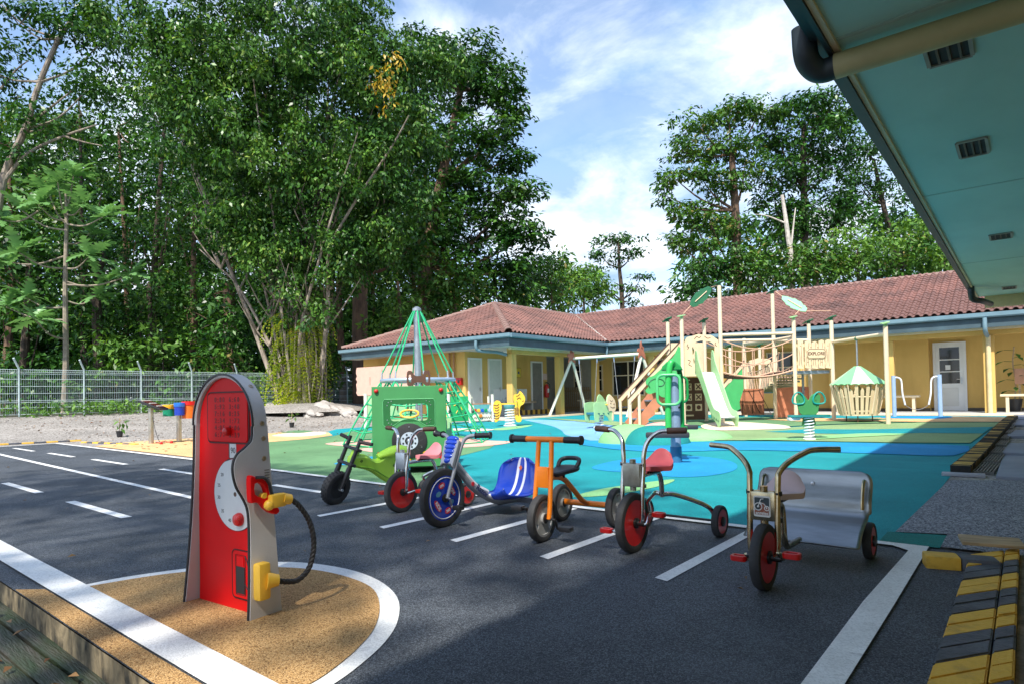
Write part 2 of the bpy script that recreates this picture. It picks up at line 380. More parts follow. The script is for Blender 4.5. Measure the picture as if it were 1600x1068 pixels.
# ------------------------------------------------------------------ ground
xs = [-500, -250, -120, -70, -45]+list(range(-36, 13))+[20, 40, 90, 200, 400]
def grid(name, xs, ys, mat, dz=0, inside=None):
    vs = [(x, y, E(x, y)+dz) for y in ys for x in xs]; nx = len(xs)
    fs = [(j*nx+i, j*nx+i+1, (j+1)*nx+i+1, (j+1)*nx+i) for j in range(len(ys)-1) for i in range(nx-1)]
    return struct(pydata(name, vs, fs, mat))
forest_floor = P('forest_soil', (.06, .05, .03), .95, c2=(.025, .035, .012), scale=3, bump=.6, bscale=20, detail=8)
grid('ground', xs, [.83, 1]+list(range(2, 36))+[45, 70, 120, 250, 500], gravel_m)
fy = [-60, -20, 0, 1.0]+list(range(2, 36))+[60, 120]
struct(pydata('forest_floor', [(x, y, E(x, y)+.006) for y in fy[3:] for x in (-140, -60, -26.5)], [(j*3+i, j*3+i+1, j*3+i+4, j*3+i+3) for j in range(len(fy)-4) for i in range(2)], forest_floor))
struct(pydata('forest_floor', [(x, y, E(-30 if x < -20 else 0, y)+.008+(0 if x > -20 else 0)) for y in (30, 120) for x in (-16, 60)], [(0, 1, 3, 2)], forest_floor))
low = [-500, -100, -30, -10, -5, -1.3, 20, 60, 400]
struct(pydata('drain_floor', [(x, y, -.34) for y in (-400, -60, -10, .86) for x in low], [(j*9+i, j*9+i+1, (j+1)*9+i+1, (j+1)*9+i) for j in range(3) for i in range(8)], wetdirt))
MB().box((-15.6, .845, -.175), (28, .03, .35)).build('drain_wall', mosswall)['kind'] = 'structure'
MB().box((3.95, -1.6, -.17), (7.9, 4.8, .338), bev=.0).build('walkway', walkgrey)['kind'] = 'structure'
def sheet(name, pts, mat, k, cut=True):
    """flush sheet following the terrain, k layers of 4 mm up"""
    b = bmesh.new(); b.faces.new([b.verts.new((p[0], p[1], 0)) for p in pts])
    b.normal_update(); bmesh.ops.triangulate(b, faces=b.faces[:])
    if cut:
        for (lo, hi, ax) in ((-20, 0, 0), (0, 21, 1)):
            c = [v.co[ax] for v in b.verts]
            for q in range(max(lo, math.floor(min(c))), min(hi, math.ceil(max(c)))+1):
                if ax == 0 and q > -17: continue
                if ax == 1 and q < 7: continue
                no = [0, 0, 0]; no[ax] = 1; co = [0, 0, 0]; co[ax] = q
                bmesh.ops.bisect_plane(b, geom=b.verts[:]+b.edges[:]+b.faces[:], plane_co=co, plane_no=no, dist=1e-5)
    for v in b.verts: v.co.z = E(v.co.x, v.co.y)+k*.004
    b.normal_update()
    for f in b.faces:
        if f.normal.z < 0: f.normal_flip()
    me = bpy.data.meshes.new(name); b.to_mesh(me); b.free(); me.materials.append(mat)
    return struct(link(name, me))
sheet('road', [(-17.9, .832), (-.02, .832), (-.02, 4.25), (-5.4, 4.27), (-10.1, 4.47), (-17.9, 4.6)], asphalt, 1)
tb = [(-9.7, 4.47), (-5.4, 4.27), (-.62, 4.25), (-.62, 8), (-.36, 17.8), (-.36, 19.4), (-10.8, 19.8), (-12.3, 19.4), (-12.4, 15), (-13.2, 14.4), (-15.2, 12.4), (-15.5, 10.8), (-13, 8), (-10.9, 5.2)]
sheet('playground_surface', tb, R_teal, 1)
def patch(name, px, mat, k, sm=5, ring=None):
    w_ = [tuple(G(x, y)[:2]) for x, y in px]
    return sheet(name, spline(w_, sm, True) if sm else w_, mat, k)
patch('green_rubber_patch', [(311, 716), (345, 702), (420, 690), (520, 681), (545, 674), (620, 671), (690, 676), (745, 686), (772, 696), (735, 708), (706, 716), (700, 735), (690, 762), (650, 762), (540, 749), (430, 734)], R_green, 2, 3)
patch('peach_path', [(147, 697), (210, 689.5), (310, 684), (420, 676.5), (470, 673), (514, 675.5), (520, 680), (480, 685.5), (420, 690.5), (345, 704), (311, 715.5)], R_peach, 3, 0)
patch('white_patch', [(425, 681), (450, 676.5), (500, 674.5), (508, 678), (470, 682)], R_cream, 4)
patch('green_patch', [(439, 675.5), (462, 672.5), (489, 673.5), (468, 676.5)], R_green, 5)
patch('pink_patch', [(508, 693), (550, 689), (600, 687), (640, 690), (700, 684), (760, 688), (800, 690), (768, 696), (715, 700), (690, 706), (640, 700), (585, 698), (540, 697)], R_pink, 3)
patch('pink_patch', [(560, 702), (590, 699), (612, 703), (590, 707)], R_pink, 3)
patch('blue_patch', [(522, 725), (545, 720), (585, 713), (590, 720), (560, 727)], R_blue, 3)
patch('cream_patch', [(690, 670), (740, 669), (772, 671), (735, 673.5)], R_cream, 3)
patch('light_green_patch', [(768, 670), (800, 666), (832, 663.5), (815, 668), (785, 671.5)], R_lgreen, 2)
patch('light_blue_band', [(820, 655), (870, 656), (930, 660), (990, 667), (1060, 676), (1075, 690), (1010, 699), (950, 693), (905, 684), (884, 679), (877, 672), (862, 665), (835, 659)], R_lblue, 2)
patch('blue_band', [(890, 690), (960, 688), (1050, 691), (1150, 690), (1300, 691), (1420, 694), (1514, 697), (1490, 712), (1400, 710), (1280, 706), (1150, 703), (1050, 706), (960, 702)], R_blue, 3, 2)
patch('blue_patch', [(925, 730), (960, 720), (1010, 714), (1080, 712), (1140, 720), (1150, 733), (1110, 743), (1050, 745), (990, 738), (950, 736)], R_blue, 2)
patch('olive_band', [(850, 653), (900, 655), (960, 658), (1010, 664), (1070, 668), (1180, 671), (1300, 664), (1440, 660), (1565, 660), (1545, 672), (1516, 692.5), (1420, 692), (1300, 690), (1180, 688), (1090, 688), (1040, 676), (980, 667), (900, 658)], R_olive, 4, 0)
patch('green_band', [(1010, 657), (1100, 653), (1200, 652), (1320, 656), (1420, 659), (1300, 663), (1180, 668), (1080, 664)], R_green, 5)
patch('teal_band', [(1195, 675), (1260, 671), (1350, 671.5), (1552, 667.5), (1536, 678), (1440, 677), (1350, 679), (1260, 677.5)], R_teal, 5, 0)
patch('light_green_patch', [(1165, 688), (1220, 685), (1290, 681), (1350, 678), (1420, 679), (1330, 684), (1250, 688)], R_lgreen, 6)
patch('cream_patch', [(1098, 664), (1130, 659), (1180, 661), (1225, 665), (1232, 670), (1180, 672), (1125, 673), (1100, 670)], R_cream, 6)
patch('peach_band', [(1195, 656), (1280, 654), (1350, 654), (1440, 651), (1586, 652.5), (1566, 660), (1440, 660), (1330, 658), (1250, 659)], R_peach, 7, 0)
patch('blue_patch', [(1376, 653.5), (1400, 651.2), (1440, 650.8), (1488, 652), (1470, 655), (1420, 655)], R_blue, 8)
patch('green_patch', [(1318, 655.5), (1345, 654), (1395, 656), (1350, 657.5)], R_green, 8)
patch('light_green_leaf', [(896, 776), (940, 764), (1000, 755), (1052, 749), (1040, 757), (990, 768), (940, 775)], R_lgreen, 2)
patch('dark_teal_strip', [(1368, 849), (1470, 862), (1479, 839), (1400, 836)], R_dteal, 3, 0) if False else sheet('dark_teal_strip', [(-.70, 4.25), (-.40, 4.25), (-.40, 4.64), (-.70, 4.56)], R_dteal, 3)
sheet('grey_pad', [(-.66, 4.56), (-.398, 4.66), (-.398, 4.27), (-.03, 4.27), (-.03, 7.66), (-.60, 7.35)], pad_m, 4)
# ------------------------------------------------------------------ road paint
def mark(pts, k=2, name='road_marking', m=None): return sheet(name, pts, m or roadpaint, k, False)
mark([(-17.6, .93), (-.55, .93), (-.55, 1.07), (-17.6, 1.07)], 4)
mark([(-17.6, 1.07), (-17.6, 4.56), (-17.5, 4.56), (-17.5, 1.07)], 4)
mark([(-17.5, 4.5), (-10.1, 4.38), (-5.4, 4.19), (-.62, 4.165), (-.53, 4.08), (-.56, 3), (-.56, 1.07), (-.46, 1.07), (-.45, 3), (-.45, 4.24), (-5.4, 4.27), (-10.1, 4.47), (-17.5, 4.59)], 4)
for x in (-4.30, -3.53, -2.82, -2.11, -1.40):
    mark([(x-.04, 2.83), (x+.035, 2.81), (x+.035, 4.185), (x-.035, 4.185)], 2)
mark([(-17.4, 3.02), (-5.6, 2.62), (-5.6, 2.69), (-17.4, 3.10)], 2)
for a, b_ in ((-16.74, -15.2), (-14.3, -12.8), (-11.9, -10.4), (-9.2, -7.95), (-6.3, -5.3)): mark([(a, 3.62), (b_, 3.60), (b_, 3.52), (a, 3.54)])
for a, b_ in ((-13.2, -11.8), (-11, -10.2), (-9.35, -7.95), (-6.98, -5.58)): mark([(a, 1.95), (b_, 1.95), (b_, 1.87), (a, 1.87)])
iso = [(-3.70, 1.07), (-3.68, 1.26), (-3.57, 1.54), (-3.38, 1.80), (-3.17, 1.96), (-2.85, 2.03), (-2.54, 2.0), (-2.25, 1.88), (-2.02, 1.69), (-1.88, 1.51), (-1.79, 1.33), (-1.74, 1.19), (-1.72, 1.07)]
isi = [(-3.64, 1.07), (-3.56, 1.37), (-3.40, 1.62), (-3.16, 1.83), (-2.91, 1.92), (-2.64, 1.93), (-2.42, 1.88), (-2.20, 1.74), (-2.02, 1.57), (-1.91, 1.41), (-1.84, 1.27), (-1.80, 1.16), (-1.79, 1.07)]
mark(spline(iso, 4), 2)
mark(spline(isi, 4), 3, 'sand_island', sandrub)
mark([(-3.9, .834), (-.7, .834), (-.7, .928), (-3.78, .928)], 2, 'sand_edge', sandrub)
# ------------------------------------------------------------------ kerbs, grates, planks in the foreground
t = thing('painted_kerb', 'yellow and black striped brick kerb along the asphalt at the lower right', 'kerb', (-.15, 3, 0))
sk = 1.45; y = 1.0; i = 0
kb = {}
while y < 3.9:
    m = kerb_y if (i//2) % 2 == 0 else kerb_k
    for (xa, xb, dz) in ((-.10, .035, .0), (.04, .098, .003)):
        hgt = .045+.006*random.random()+dz; g_ = .003; dy = .137
        b = MB(); ya = y-3
        vs = [(xa, ya+g_+(xa+.1)*sk, -.02), (xb, ya+g_+(xb+.1)*sk, -.02), (xb, ya+dy+(xb+.1)*sk, -.02), (xa, ya+dy+(xa+.1)*sk, -.02)]
        vs += [(p[0], p[1], hgt) for p in vs]
        q = b.verts(vs, [(3, 2, 1, 0), (4, 5, 6, 7), (0, 1, 5, 4), (1, 2, 6, 5), (2, 3, 7, 6), (3, 0, 4, 7)])
        bmesh.ops.bevel(b.b, geom=b.b.edges[:], offset=.005, segments=2, affect='EDGES')
        b.build('brick', m, t)
    y += .137; i += 1
struct(MB().box((.75, 2.4, -.01), (1.6, 7.2, .05)).build('concrete_edge', P('rough_concrete', (.30, .25, .20), .9, c2=(.13, .11, .09), scale=14, bump=1, bscale=40, detail=8)))
k = thing('kerb_block', 'yellow painted kerb block with a black end beside the white corner line', 'kerb', (-.32, 3.86, 0), math.radians(15))
MB().box((-.04, 0, .03), (.15, .12, .075), bev=.012).build('block', kerb_y, k)
MB().box((.115, 0, .03), (.155, .115, .07), bev=.012).build('block', kerb_k, k)
tag(MB().box((0, 0, 0), (.27, .14, .018), bev=.003).build('plank', wood_m), 'short weathered wooden plank lying across the kerb at the lower right', 'plank')
o = bpy.data.objects['plank']; o.location = (-.17, 4.22, .085); o.rotation_euler = (math.radians(6), 0, math.radians(12))
t = thing('drain_kerb', 'yellow kerb with thin black stripes along the drain grates', 'kerb', (-.55, 8, 0))
L0 = Vector((-.55, 8.0, 0)); L1 = Vector((-.24, 17.5, 0)); n = 86
meY = MB().box((0, 0, .04), (.17, .066, .11), bev=.012).build('brick', kerb_y, t); meK = None
dirv = (L1-L0)/n; rz = math.atan2(-dirv.x, dirv.y)
for q in range(n):
    o = meY if q == 0 else link('brick', meY.data, t)
    p = dirv*q; o.location = (p.x, p.y+.03, E(L0.x+p.x, 8+p.y)+random.uniform(-.004, .004)); o.rotation_euler = (0, random.uniform(-.02, .02), rz+random.uniform(-.03, .03))
bk = MB()
for q in range(n):
    p = dirv*q; bk.box((p.x, p.y+.03-dirv.length/2, .040+E(-.4, 8+p.y)), (.174, .046, .113), rz)
tag(bk.build('black_joint', P('joint_black', (.018, .017, .016), .8, var=.4, scale=20), t), kind='stuff')
gm = P('grate_metal', (.20, .20, .19), .5, .6, var=.3, scale=10)
for q in range(9):
    gt = thing('drain_grate', ['nearest slotted metal drain grate behind the grey strip', 'second slotted drain grate from the near end', 'third slotted drain grate from the near end', 'fourth slotted drain grate from the near end', 'fifth slotted drain grate from the near end', 'sixth slotted drain grate, halfway to the building', 'third slotted drain grate from the far end', 'last but one drain grate before the building', 'farthest drain grate, next to the far column'][q], 'grate', (-.355+.012*q, 8.55+q*1.02, E(-.3, 8.5+q*1.02)), rz, 'drain grates beside the grey walkway')
    MB().box((0, 0, -.06), (.19, .98, .02)).build('tray', black_m, gt)
    for s in range(7): MB().box((-.08+s*.027, 0, .02), (.009, .98, .03)).build('bar', gm, gt)
    for s in (-.48, 0, .48): MB().box((0, s, .014), (.185, .02, .03)).build('cross_bar', gm, gt)
tag(MB().box((-.52, 7.83, .02), (.36, .13, .03), .05, bev=.004).build('metal_strip', P('grey_plate', (.36, .36, .40), .6, var=.1)), 'flat grey strip laid at the near end of the drain grates', 'strip')
pv = MB()
for q in range(6): pv.box((1.62, 7.75+1.2+q*2.41, .0+E(0, 8.2+q*2.4)), (3.75, 2.4, .06), bev=.006)
struct(pv.build('path', walkgrey))
# low boards over the drain at bottom left
t = thing('board_deck', 'dark mossy boards over the drain below the road edge', 'boards', (-3.6, .4, -.115))
for q in range(9):
    MB().box((random.uniform(-.2, .2)-.6, .40-q*.105, random.uniform(-.006, .012)), (5.2, .09, .035), random.uniform(-.02, .02), bev=.006).build('board', mosswood, t)
lm = leafmat('dead_leaf', (.10, .05, .02), (.30, .18, .06), (.35, .3, .12), .1)
def litter(name, pts, L, seed, zup=.012):
    r = np.random.default_rng(seed); n = len(pts); V = np.zeros((n, 4, 3)); a = r.uniform(0, 6.28, n); l = r.uniform(.5, 1.1, n)*L
    d = np.stack([np.cos(a), np.sin(a), r.normal(0, .2, n)], 1); s_ = np.stack([-np.sin(a), np.cos(a), r.normal(0, .3, n)], 1)
    c = np.array(pts)+np.array([0, 0, zup])
    V[:, 0] = c-d*l[:, None]*.5; V[:, 1] = c+s_*l[:, None]*.24+[0, 0, .008]; V[:, 2] = c+d*l[:, None]*.5; V[:, 3] = c-s_*l[:, None]*.24+[0, 0, .008]
    V[..., 2] = np.maximum(V[..., 2], c[:, None, 2]-zup+.003)
    return tag(npquads(name, V, lm), kind='stuff')
pts = []
while len(pts) < 520:
    x, y = random.uniform(-26, -12), random.uniform(4.5, 15)
    if y > 4.8 and x < -10-(y-4.5)*.35 and x < -15.2+max(0, (7-y))*1.5: pts.append((x, y, E(x, y)))
litter('fallen_leaves', pts, .11, 3)
litter('fallen_leaves', [(random.uniform(-5, -2.4), random.uniform(-.2, .8), -.090) for _ in range(150)], .07, 4)
litter('fallen_leaves', [(x_, y_, E(x_, y_)+.006) for x_, y_ in [(random.uniform(-14, -6), random.uniform(5, 13)) for _ in range(60)]], .07, 5)
litter('fallen_leaves', [(x_, y_, .006) for x_, y_ in [(random.uniform(-12, -1), random.uniform(1.2, 4.1)) for _ in range(26)]], .045, 6)
# loose stones on the gravel
sb = MB()
for _ in range(700):
    x, y = random.uniform(-26, -13), random.uniform(4.9, 14.5)
    if x > -15.4+max(0, 7-y)*.4-.1*(y-7)*0: continue
    r_ = random.uniform(.012, .05)
    bmesh.ops.create_icosphere(sb.b, subdivisions=1, radius=r_, matrix=Matrix.Translation((x, y, E(x, y)+r_*.2)) @ Matrix.Rotation(random.random()*6, 4, 'Z') @ Matrix.Diagonal((1.3, .9, .55, 1)))
tag(sb.build('loose_stones', P('stone', (.34, .31, .28), .9, var=.3, scale=8, bump=.3), flat=True), kind='stuff')
# yellow and black kerb pieces at the far end of the road
def stripe_kerb(a, b_, label, n):
    t = thing('striped_kerb', label, 'kerb', (*a, E(*a))); d = Vector((b_[0]-a[0], b_[1]-a[1], 0)); rz = math.atan2(d.y, d.x)
    for q in range(n):
        p = d*((q+.5)/n); MB().box((p.x, p.y, .008+E(a[0]+p.x, a[1]+p.y)-E(*a)), (d.length/n-.01, .09, .05), rz, bev=.01).build('block', kerb_y if q % 2 == 0 else kerb_k, t)
stripe_kerb((-18.3, 3.1), (-18.1, 5.2), 'low yellow and black kerb at the far left end of the road', 9)
stripe_kerb((-17.3, 5.0), (-15.0, 5.35), 'low yellow and black kerb between the gravel and the peach path', 9)
kp = [G(292, 706), G(318, 707)]
tag(MB().prism(spline([(-.55, -.1), (-.1, -.22), (.5, -.2), (.6, .2), (.1, .3), (-.5, .15)], 3, True), .07, Matrix.Translation((-9.85, 4.98, .0))).build('kerb_island', P('pale_kerb', (.6, .58, .54), .8, var=.15)), 'pale raised kerb island behind the petrol pump at the road edge', 'kerb')
# ------------------------------------------------------------------ the L shaped building
B = thing('building', 'single storey yellow building with pinkish red tiled roof behind the playground', 'building', (-12, 20, 0))
B0 = Vector((-12, 20, 0))
def bb(name, mat, parent=None, fn=None, **kw):
    b = MB(); fn(b); bmesh.ops.translate(b.b, vec=-B0, verts=b.b.verts[:]); return b.build(name, mat, parent or B, **kw)
def boxes(name, mat, L, parent=None, bev=0):
    return bb(name, mat, parent, lambda b: [b.box(((x0+x1)/2, (y0+y1)/2, (z0+z1)/2), (x1-x0, y1-y0, z1-z0), bev=bev) for (x0, x1, y0, y1, z0, z1) in L])
EZ, K = 2.80, .405
FL = .20
# slab and cream kerb
boxes('floor_slab', verandah, [(-14.6, -12.62, 15.25, 19.8, .02, FL), (-12.6, 1.5, 20.3, 22.4, .02, FL), (-14.6, -12.6, 19.8, 22.4, .021, FL-.001)])
boxes('floor_edge', cream_wall, [(-12.615, -12.4, 15.1, 19.7, .0, FL+.012), (-12.3, 1.5, 20.0, 20.28, 0, FL+.012), (-14.6, -12.4, 15.02, 15.24, 0, FL+.01)], bev=.01)
# walls
boxes('wall', yellowwall, [(-20.1, -14.6, 15.3, 15.45, 0, 2.44)])
boxes('wall', yellowwall, [(-14.74, -14.6, 15.452, 15.43, 0, 2.44), (-14.74, -14.6, 15.452, 15.4, 0, 2.44)][:0]+[(-14.75, -14.601, 15.452, 19.95, 0, 2.44)])
boxes('wall', P('grey_recess_wall', (.45, .42, .36), .8, var=.1), [(-15.9, -15.8, 19.9, 23, 0, 2.44), (-15.8, -13.9, 22.32, 22.42, 0, 2.44)])
boxes('wall', yellowwall, [(-13.9, -2.2, 22.3, 22.44, 0, 2.44)])
boxes('wall', yellowwall, [(-4.9, -2.2, 22.02, 22.298, 0, 2.44)])
boxes('wall', yellowwall, [(-2.2, 1.6, 22.3, 22.44, 0, 2.44)])
boxes('wall_base', P('dark_skirting', (.10, .08, .06), .8), [(-13.9, -4.9, 22.27, 22.298, FL, FL+.09), (-2.19, 1.5, 22.27, 22.298, FL, FL+.09), (-4.9, -2.2, 21.99, 22.018, FL, FL+.09)])
# soffits and beams
boxes('soffit', soffit_m, [(-20.4, -12.05, 14.52, 15.298, 2.42, 2.44), (-14.598, -12.05, 15.30, 20.2, 2.42, 2.44), (-15.8, 1.6, 20.24, 22.6, 2.421, 2.441)])
boxes('beam', yellowwall, [(-12.80, -12.58, 15.35, 20.55, 2.24, 2.418), (-12.80, 1.6, 20.62, 20.84, 2.24, 2.419)])
boxes('ceiling_band', cream_wall, [(-12.57, 1.6, 20.46, 20.61, 2.36, 2.418), (-12.55, -12.40, 15.1, 20.3, 2.36, 2.418)])
for (x, y) in ((-12.66, 15.4), (-12.70, 18.1), (-12.86, 20.73), (-10.42, 20.73), (-7.9, 20.73), (-5.4, 20.73), (-3.01, 20.73), (-.74, 20.73)):
    boxes('column', yellowwall, [(x-.12, x+.12, y-.12, y+.12, FL, 2.238)], bev=.02)
# fascia and gutters (pieces butt at the corners)
def run(name, mat, z0, z1, off, th):
    a = off; L = [(-20.35-a, -12+a, 14.5-a-th, 14.5-a, z0, z1), (-12+a, -12+a+th, 14.5-a-th, 20.2-a-th, z0, z1), (-12+a, 1.9, 20.2-a-th, 20.2-a, z0, z1)]
    for l in L: boxes(name, mat, [l])
run('fascia', fascia_m, 2.40, 2.66, .0, .03)
def gut(p0, p1, nrm):
    def fn(b):
        d = Vector(p1)-Vector(p0); Lg = d.length; prof = [(0, .13), (0, 0), (.09, 0), (.12, .03), (.125, .13), (.115, .13), (.11, .035), (.085, .01), (.01, .01), (.01, .13)]
        b.prism(prof, Lg, frame(p0, nrm, (0, 0, 1)) if Vector(nrm).cross(Vector((0, 0, 1))).dot(d) > 0 else frame(p1, nrm, (0, 0, 1)))
    bb('gutter', gutter_m, None, fn)
gut((-20.4, 14.468, 2.64), (-11.84, 14.468, 2.64), (0, -1, 0)); gut((-11.968, 14.47, 2.641), (-11.968, 20.16, 2.641), (1, 0, 0)); gut((-11.84, 20.168, 2.642), (1.9, 20.168, 2.642), (0, -1, 0))
for pts in ([(-13.25, 14.40, 2.64), (-13.25, 14.40, 2.44), (-13.22, 14.52, 2.33), (-12.9, 15.0, 2.28), (-12.72, 15.25, 2.2)],
            [(-11.93, 20.08, 2.63), (-11.93, 20.06, 2.36), (-12.1, 20.22, 2.24), (-12.6, 20.6, 2.2)],
            [(-.78, 20.1, 2.64), (-.78, 20.09, 2.36), (-.77, 20.22, 2.26), (-.75, 20.58, 2.2)]):
    bb('downpipe', gutter_m, None, lambda b: b.tube(spline(pts, 5), .052, 10))
bb('downpipe', P('cream_pipe', (.70, .55, .30), .6), None, lambda b: b.tube([(-.74, 20.55, 2.22), (-.74, 20.545, FL)], .055, 12))
for x in (-15.25, -15.05): bb('drain_pipe', P('brown_pipe', (.45, .22, .10), .6), None, lambda b: b.tube([(x, 15.22, 2.4), (x, 15.22, .25)], .035, 10))
# roof planes and tiles
def roofface(o, e, s2, poly, parts=0):
    """o eave start, e along the eave, s2 horizontal up-slope direction, poly in (a, b) with b measured on the slope"""
    o = Vector(o); e = Vector(e); cs = 1/math.sqrt(1+K*K); s = Vector((s2[0]*cs, s2[1]*cs, K*cs)); nn = e.cross(s).normalized()
    if nn.z < 0: nn = -nn
    P3 = lambda a, b, h: o+e*a+s*b+nn*h
    bb('roof_plane', underroof, None, lambda m: m.verts([P3(a, b, -.012) for a, b in poly]+[P3(a, b, -.07) for a, b in poly], [tuple(range(len(poly))), tuple(range(2*len(poly)-1, len(poly)-1, -1))]+[(i, (i+1) % len(poly), len(poly)+(i+1) % len(poly), len(poly)+i) for i in range(len(poly))]))
    W_, C_ = .190, .25; prof = [(0, .008), (.020, .042), (.048, .064), (.085, .064), (.113, .042), (.133, .008), (.192, .005)]
    def inside(a, b):
        r = False
        for i in range(len(poly)):
            (x1, y1), (x2, y2) = poly[i], poly[(i+1) % len(poly)]
            if (y1 > b) != (y2 > b) and a < (x2-x1)*(b-y1)/(y2-y1)+x1: r = not r
        return r
    vs = []; fs = []
    for (a, h) in prof: vs += [(a, -.03, h+.022-.016), (a, -.03, h+.022), (a, C_, h)]
    for i in range(len(prof)-1): fs += [(i*3+1, i*3+4, i*3+5, i*3+2), (i*3, i*3+3, i*3+4, i*3+1)]
    amax = max(p[0] for p in poly); amin = min(p[0] for p in poly); bmax = max(p[1] for p in poly); T = []
    for j in range(int(bmax/C_)+1):
        for i in range(int(amin/W_)-1, int(amax/W_)+1):
            if inside(i*W_+W_*.5, j*C_+C_*.45): T.append((i*W_, j*C_))
    mat = Matrix.Identity(4)
    for k in range(3): mat[k][0] = e[k]; mat[k][1] = s[k]; mat[k][2] = nn[k]
    T.sort(key=lambda q: (P3(q[0], q[1], 0)-Vector(CAM)).length)
    me = None
    for (a, b) in T[:parts]:
        if me is None:
            ob = pydata('roof_tile', vs, fs, tile_m, B, smooth=True); ob.data.set_sharp_from_angle(angle=math.radians(50)); me = ob.data
        else: ob = link('roof_tile', me, B)
        mm = mat.copy(); mm.translation = P3(a, b, random.uniform(-.004, .004))-B0; ob.matrix_local = mm @ Matrix.Rotation(random.uniform(-.012, .012), 4, 'Z')
    V = []; Fc = []
    for (a, b) in T[parts:]:
        n0 = len(V); mm = mat.copy(); mm.translation = P3(a, b, random.uniform(-.004, .004))-B0
        V += [mm @ Vector(v) for v in vs]; Fc += [tuple(n0+i for i in f) for f in fs]
    ob = pydata('roof_tiles', V, Fc, tile_m, B, smooth=True); ob.data.set_sharp_from_angle(angle=math.radians(50)); tag(ob, kind='stuff')
sl = math.sqrt(1+K*K)
roofface((-12, 20.2, EZ), (1, 0, 0), (0, 1), [(0, 0), (13.6, 0), (13.6, 4.3*sl), (-4.2, 4.3*sl)], 300)
roofface((-12, 14.5, EZ), (0, 1, 0), (-1, 0), [(0, 0), (5.7, 0), (9.9, 4.18*sl), (4.18, 4.18*sl)])
roofface((-20.35, 14.5, EZ), (1, 0, 0), (0, 1), [(0, 0), (8.35, 0), (4.175, 4.175*sl)])
def plane(v): bb('roof_plane', underroof, None, lambda m: m.verts(v+[(a, b, c-.06) for a, b, c in v], [tuple(range(len(v))), tuple(range(2*len(v)-1, len(v)-1, -1))]+[(i, (i+1) % len(v), len(v)+(i+1) % len(v), len(v)+i) for i in range(len(v))]))
RZ = EZ+K*4.175
plane([(-20.35, 14.5, EZ), (-16.175, 18.675, RZ), (-16.175, 24.5, RZ), (-20.35, 28.7, EZ)])
plane([(-16.2, 24.5, RZ), (1.6, 24.5, RZ), (1.6, 28.7, EZ), (-20.3, 28.7, EZ)])
boxes('wall', yellowwall, [(-20.1, -19.96, 15.452, 28, 0, 2.44), (-19.95, 1.6, 27.9, 28.04, 0, 2.44)])
rt = None
def ridge(a, b):
    global rt
    a = Vector(a); b = Vector(b); d = b-a; n = max(1, int(d.length/.33)); q = d.to_track_quat('Y', 'Z').to_matrix().to_4x4()
    for i in range(n):
        if rt is None:
            m = MB(); L = .36; pr = [(.12*math.cos(t_), .10*math.sin(t_)-.03) for t_ in [math.pi*k_/7 for k_ in range(8)]]
            vs = [(x, -.01, z*1.08+.012) for x, z in pr]+[(x*.93, L, z*.93) for x, z in pr]+[(x, -.01, z*1.08-.012) for x, z in pr]
            m.verts(vs, [(i_, i_+1, i_+9, i_+8) for i_ in range(7)]+[(i_, i_+16, i_+17, i_+1) for i_ in range(7)]); o = m.build('ridge_tile', tile_m2, B); rt = o.data
        else: o = link('ridge_tile', rt, B)
        mm = Matrix.Translation(a+d*(i/n)+Vector((0, 0, .04))-B0) @ q @ Matrix.Rotation(random.uniform(-.03, .03), 4, 'Y'); o.matrix_local = mm
ridge((-16.175, 24.5, RZ), (1.5, 24.5, RZ)); ridge((-16.175, 18.675, RZ), (-16.175, 24.5, RZ)); ridge((-12, 14.5, EZ+.02), (-16.175, 18.675, RZ)); ridge((-20.35, 14.5, EZ+.02), (-16.175, 18.675, RZ))
bb('valley', P('valley_mortar', (.45, .40, .36), .9, var=.2), None, lambda b: b.tube([(-12.05, 20.25, EZ+.06), (-16.1, 24.4, RZ+.02)], .05, 6))
# doors: (name, x-plane or y-plane, range)
def door_x(x, y0, y1, z1, leaf, opened=False):
    fr = boxes('door', white_m, [(x, x+.05, y0, y0+.06, FL, z1), (x, x+.05, y1-.06, y1, FL, z1), (x, x+.05, y0+.06, y1-.06, z1-.06, z1)])
    boxes('leaf', leaf, [(x+.004, x+.035, y0+.062, y1-.062, FL+.01, z1-.062)], fr)
    bb('handle', steel, fr, lambda b: (b.box((x+.05, y1-.12, 1.15), (.03, .02, .14)), b.tube([(x+.05, y1-.12, 1.18), (x+.085, y1-.12, 1.18), (x+.085, y1-.22, 1.18)], .009, 6)))
    return fr
door_x(-14.598, 15.42, 16.1, 2.22, offwhite); door_x(-14.598, 16.44, 17.16, 2.22, P('grey_white_door', (.62, .66, .62), .5, var=.05)); door_x(-14.598, 18.9, 19.62, 2.2, P('grey_door', (.22, .21, .19), .6, var=.1))
# right wing glazed door
x0, x1, yd = -2.12, -1.32, 22.298
d = boxes('door', white_m, [(x0, x0+.07, yd-.06, yd, FL, 2.2), (x1-.07, x1, yd-.06, yd, FL, 2.2), (x0+.07, x1-.07, yd-.06, yd, 2.13, 2.2)])
boxes('leaf', white_m, [(x0+.072, x0+.16, yd-.045, yd-.005, FL+.01, 2.128), (x1-.16, x1-.072, yd-.045, yd-.005, FL+.01, 2.128), (x0+.16, x1-.16, yd-.045, yd-.005, FL+.01, 1.0), (x0+.16, x1-.16, yd-.045, yd-.005, 2.05, 2.128), (x0+.16, x1-.16, yd-.045, yd-.005, 1.33, 1.36), (x0+.16, x1-.16, yd-.045, yd-.005, 1.68, 1.71)], d)
boxes('panel', offwhite, [(x0+.2, x1-.2, yd-.055, yd-.047, .35, .88)], d, bev=.006)
boxes('pane', glass, [(x0+.16, x1-.16, yd-.03, yd-.02, 1.0, 2.05)], d)
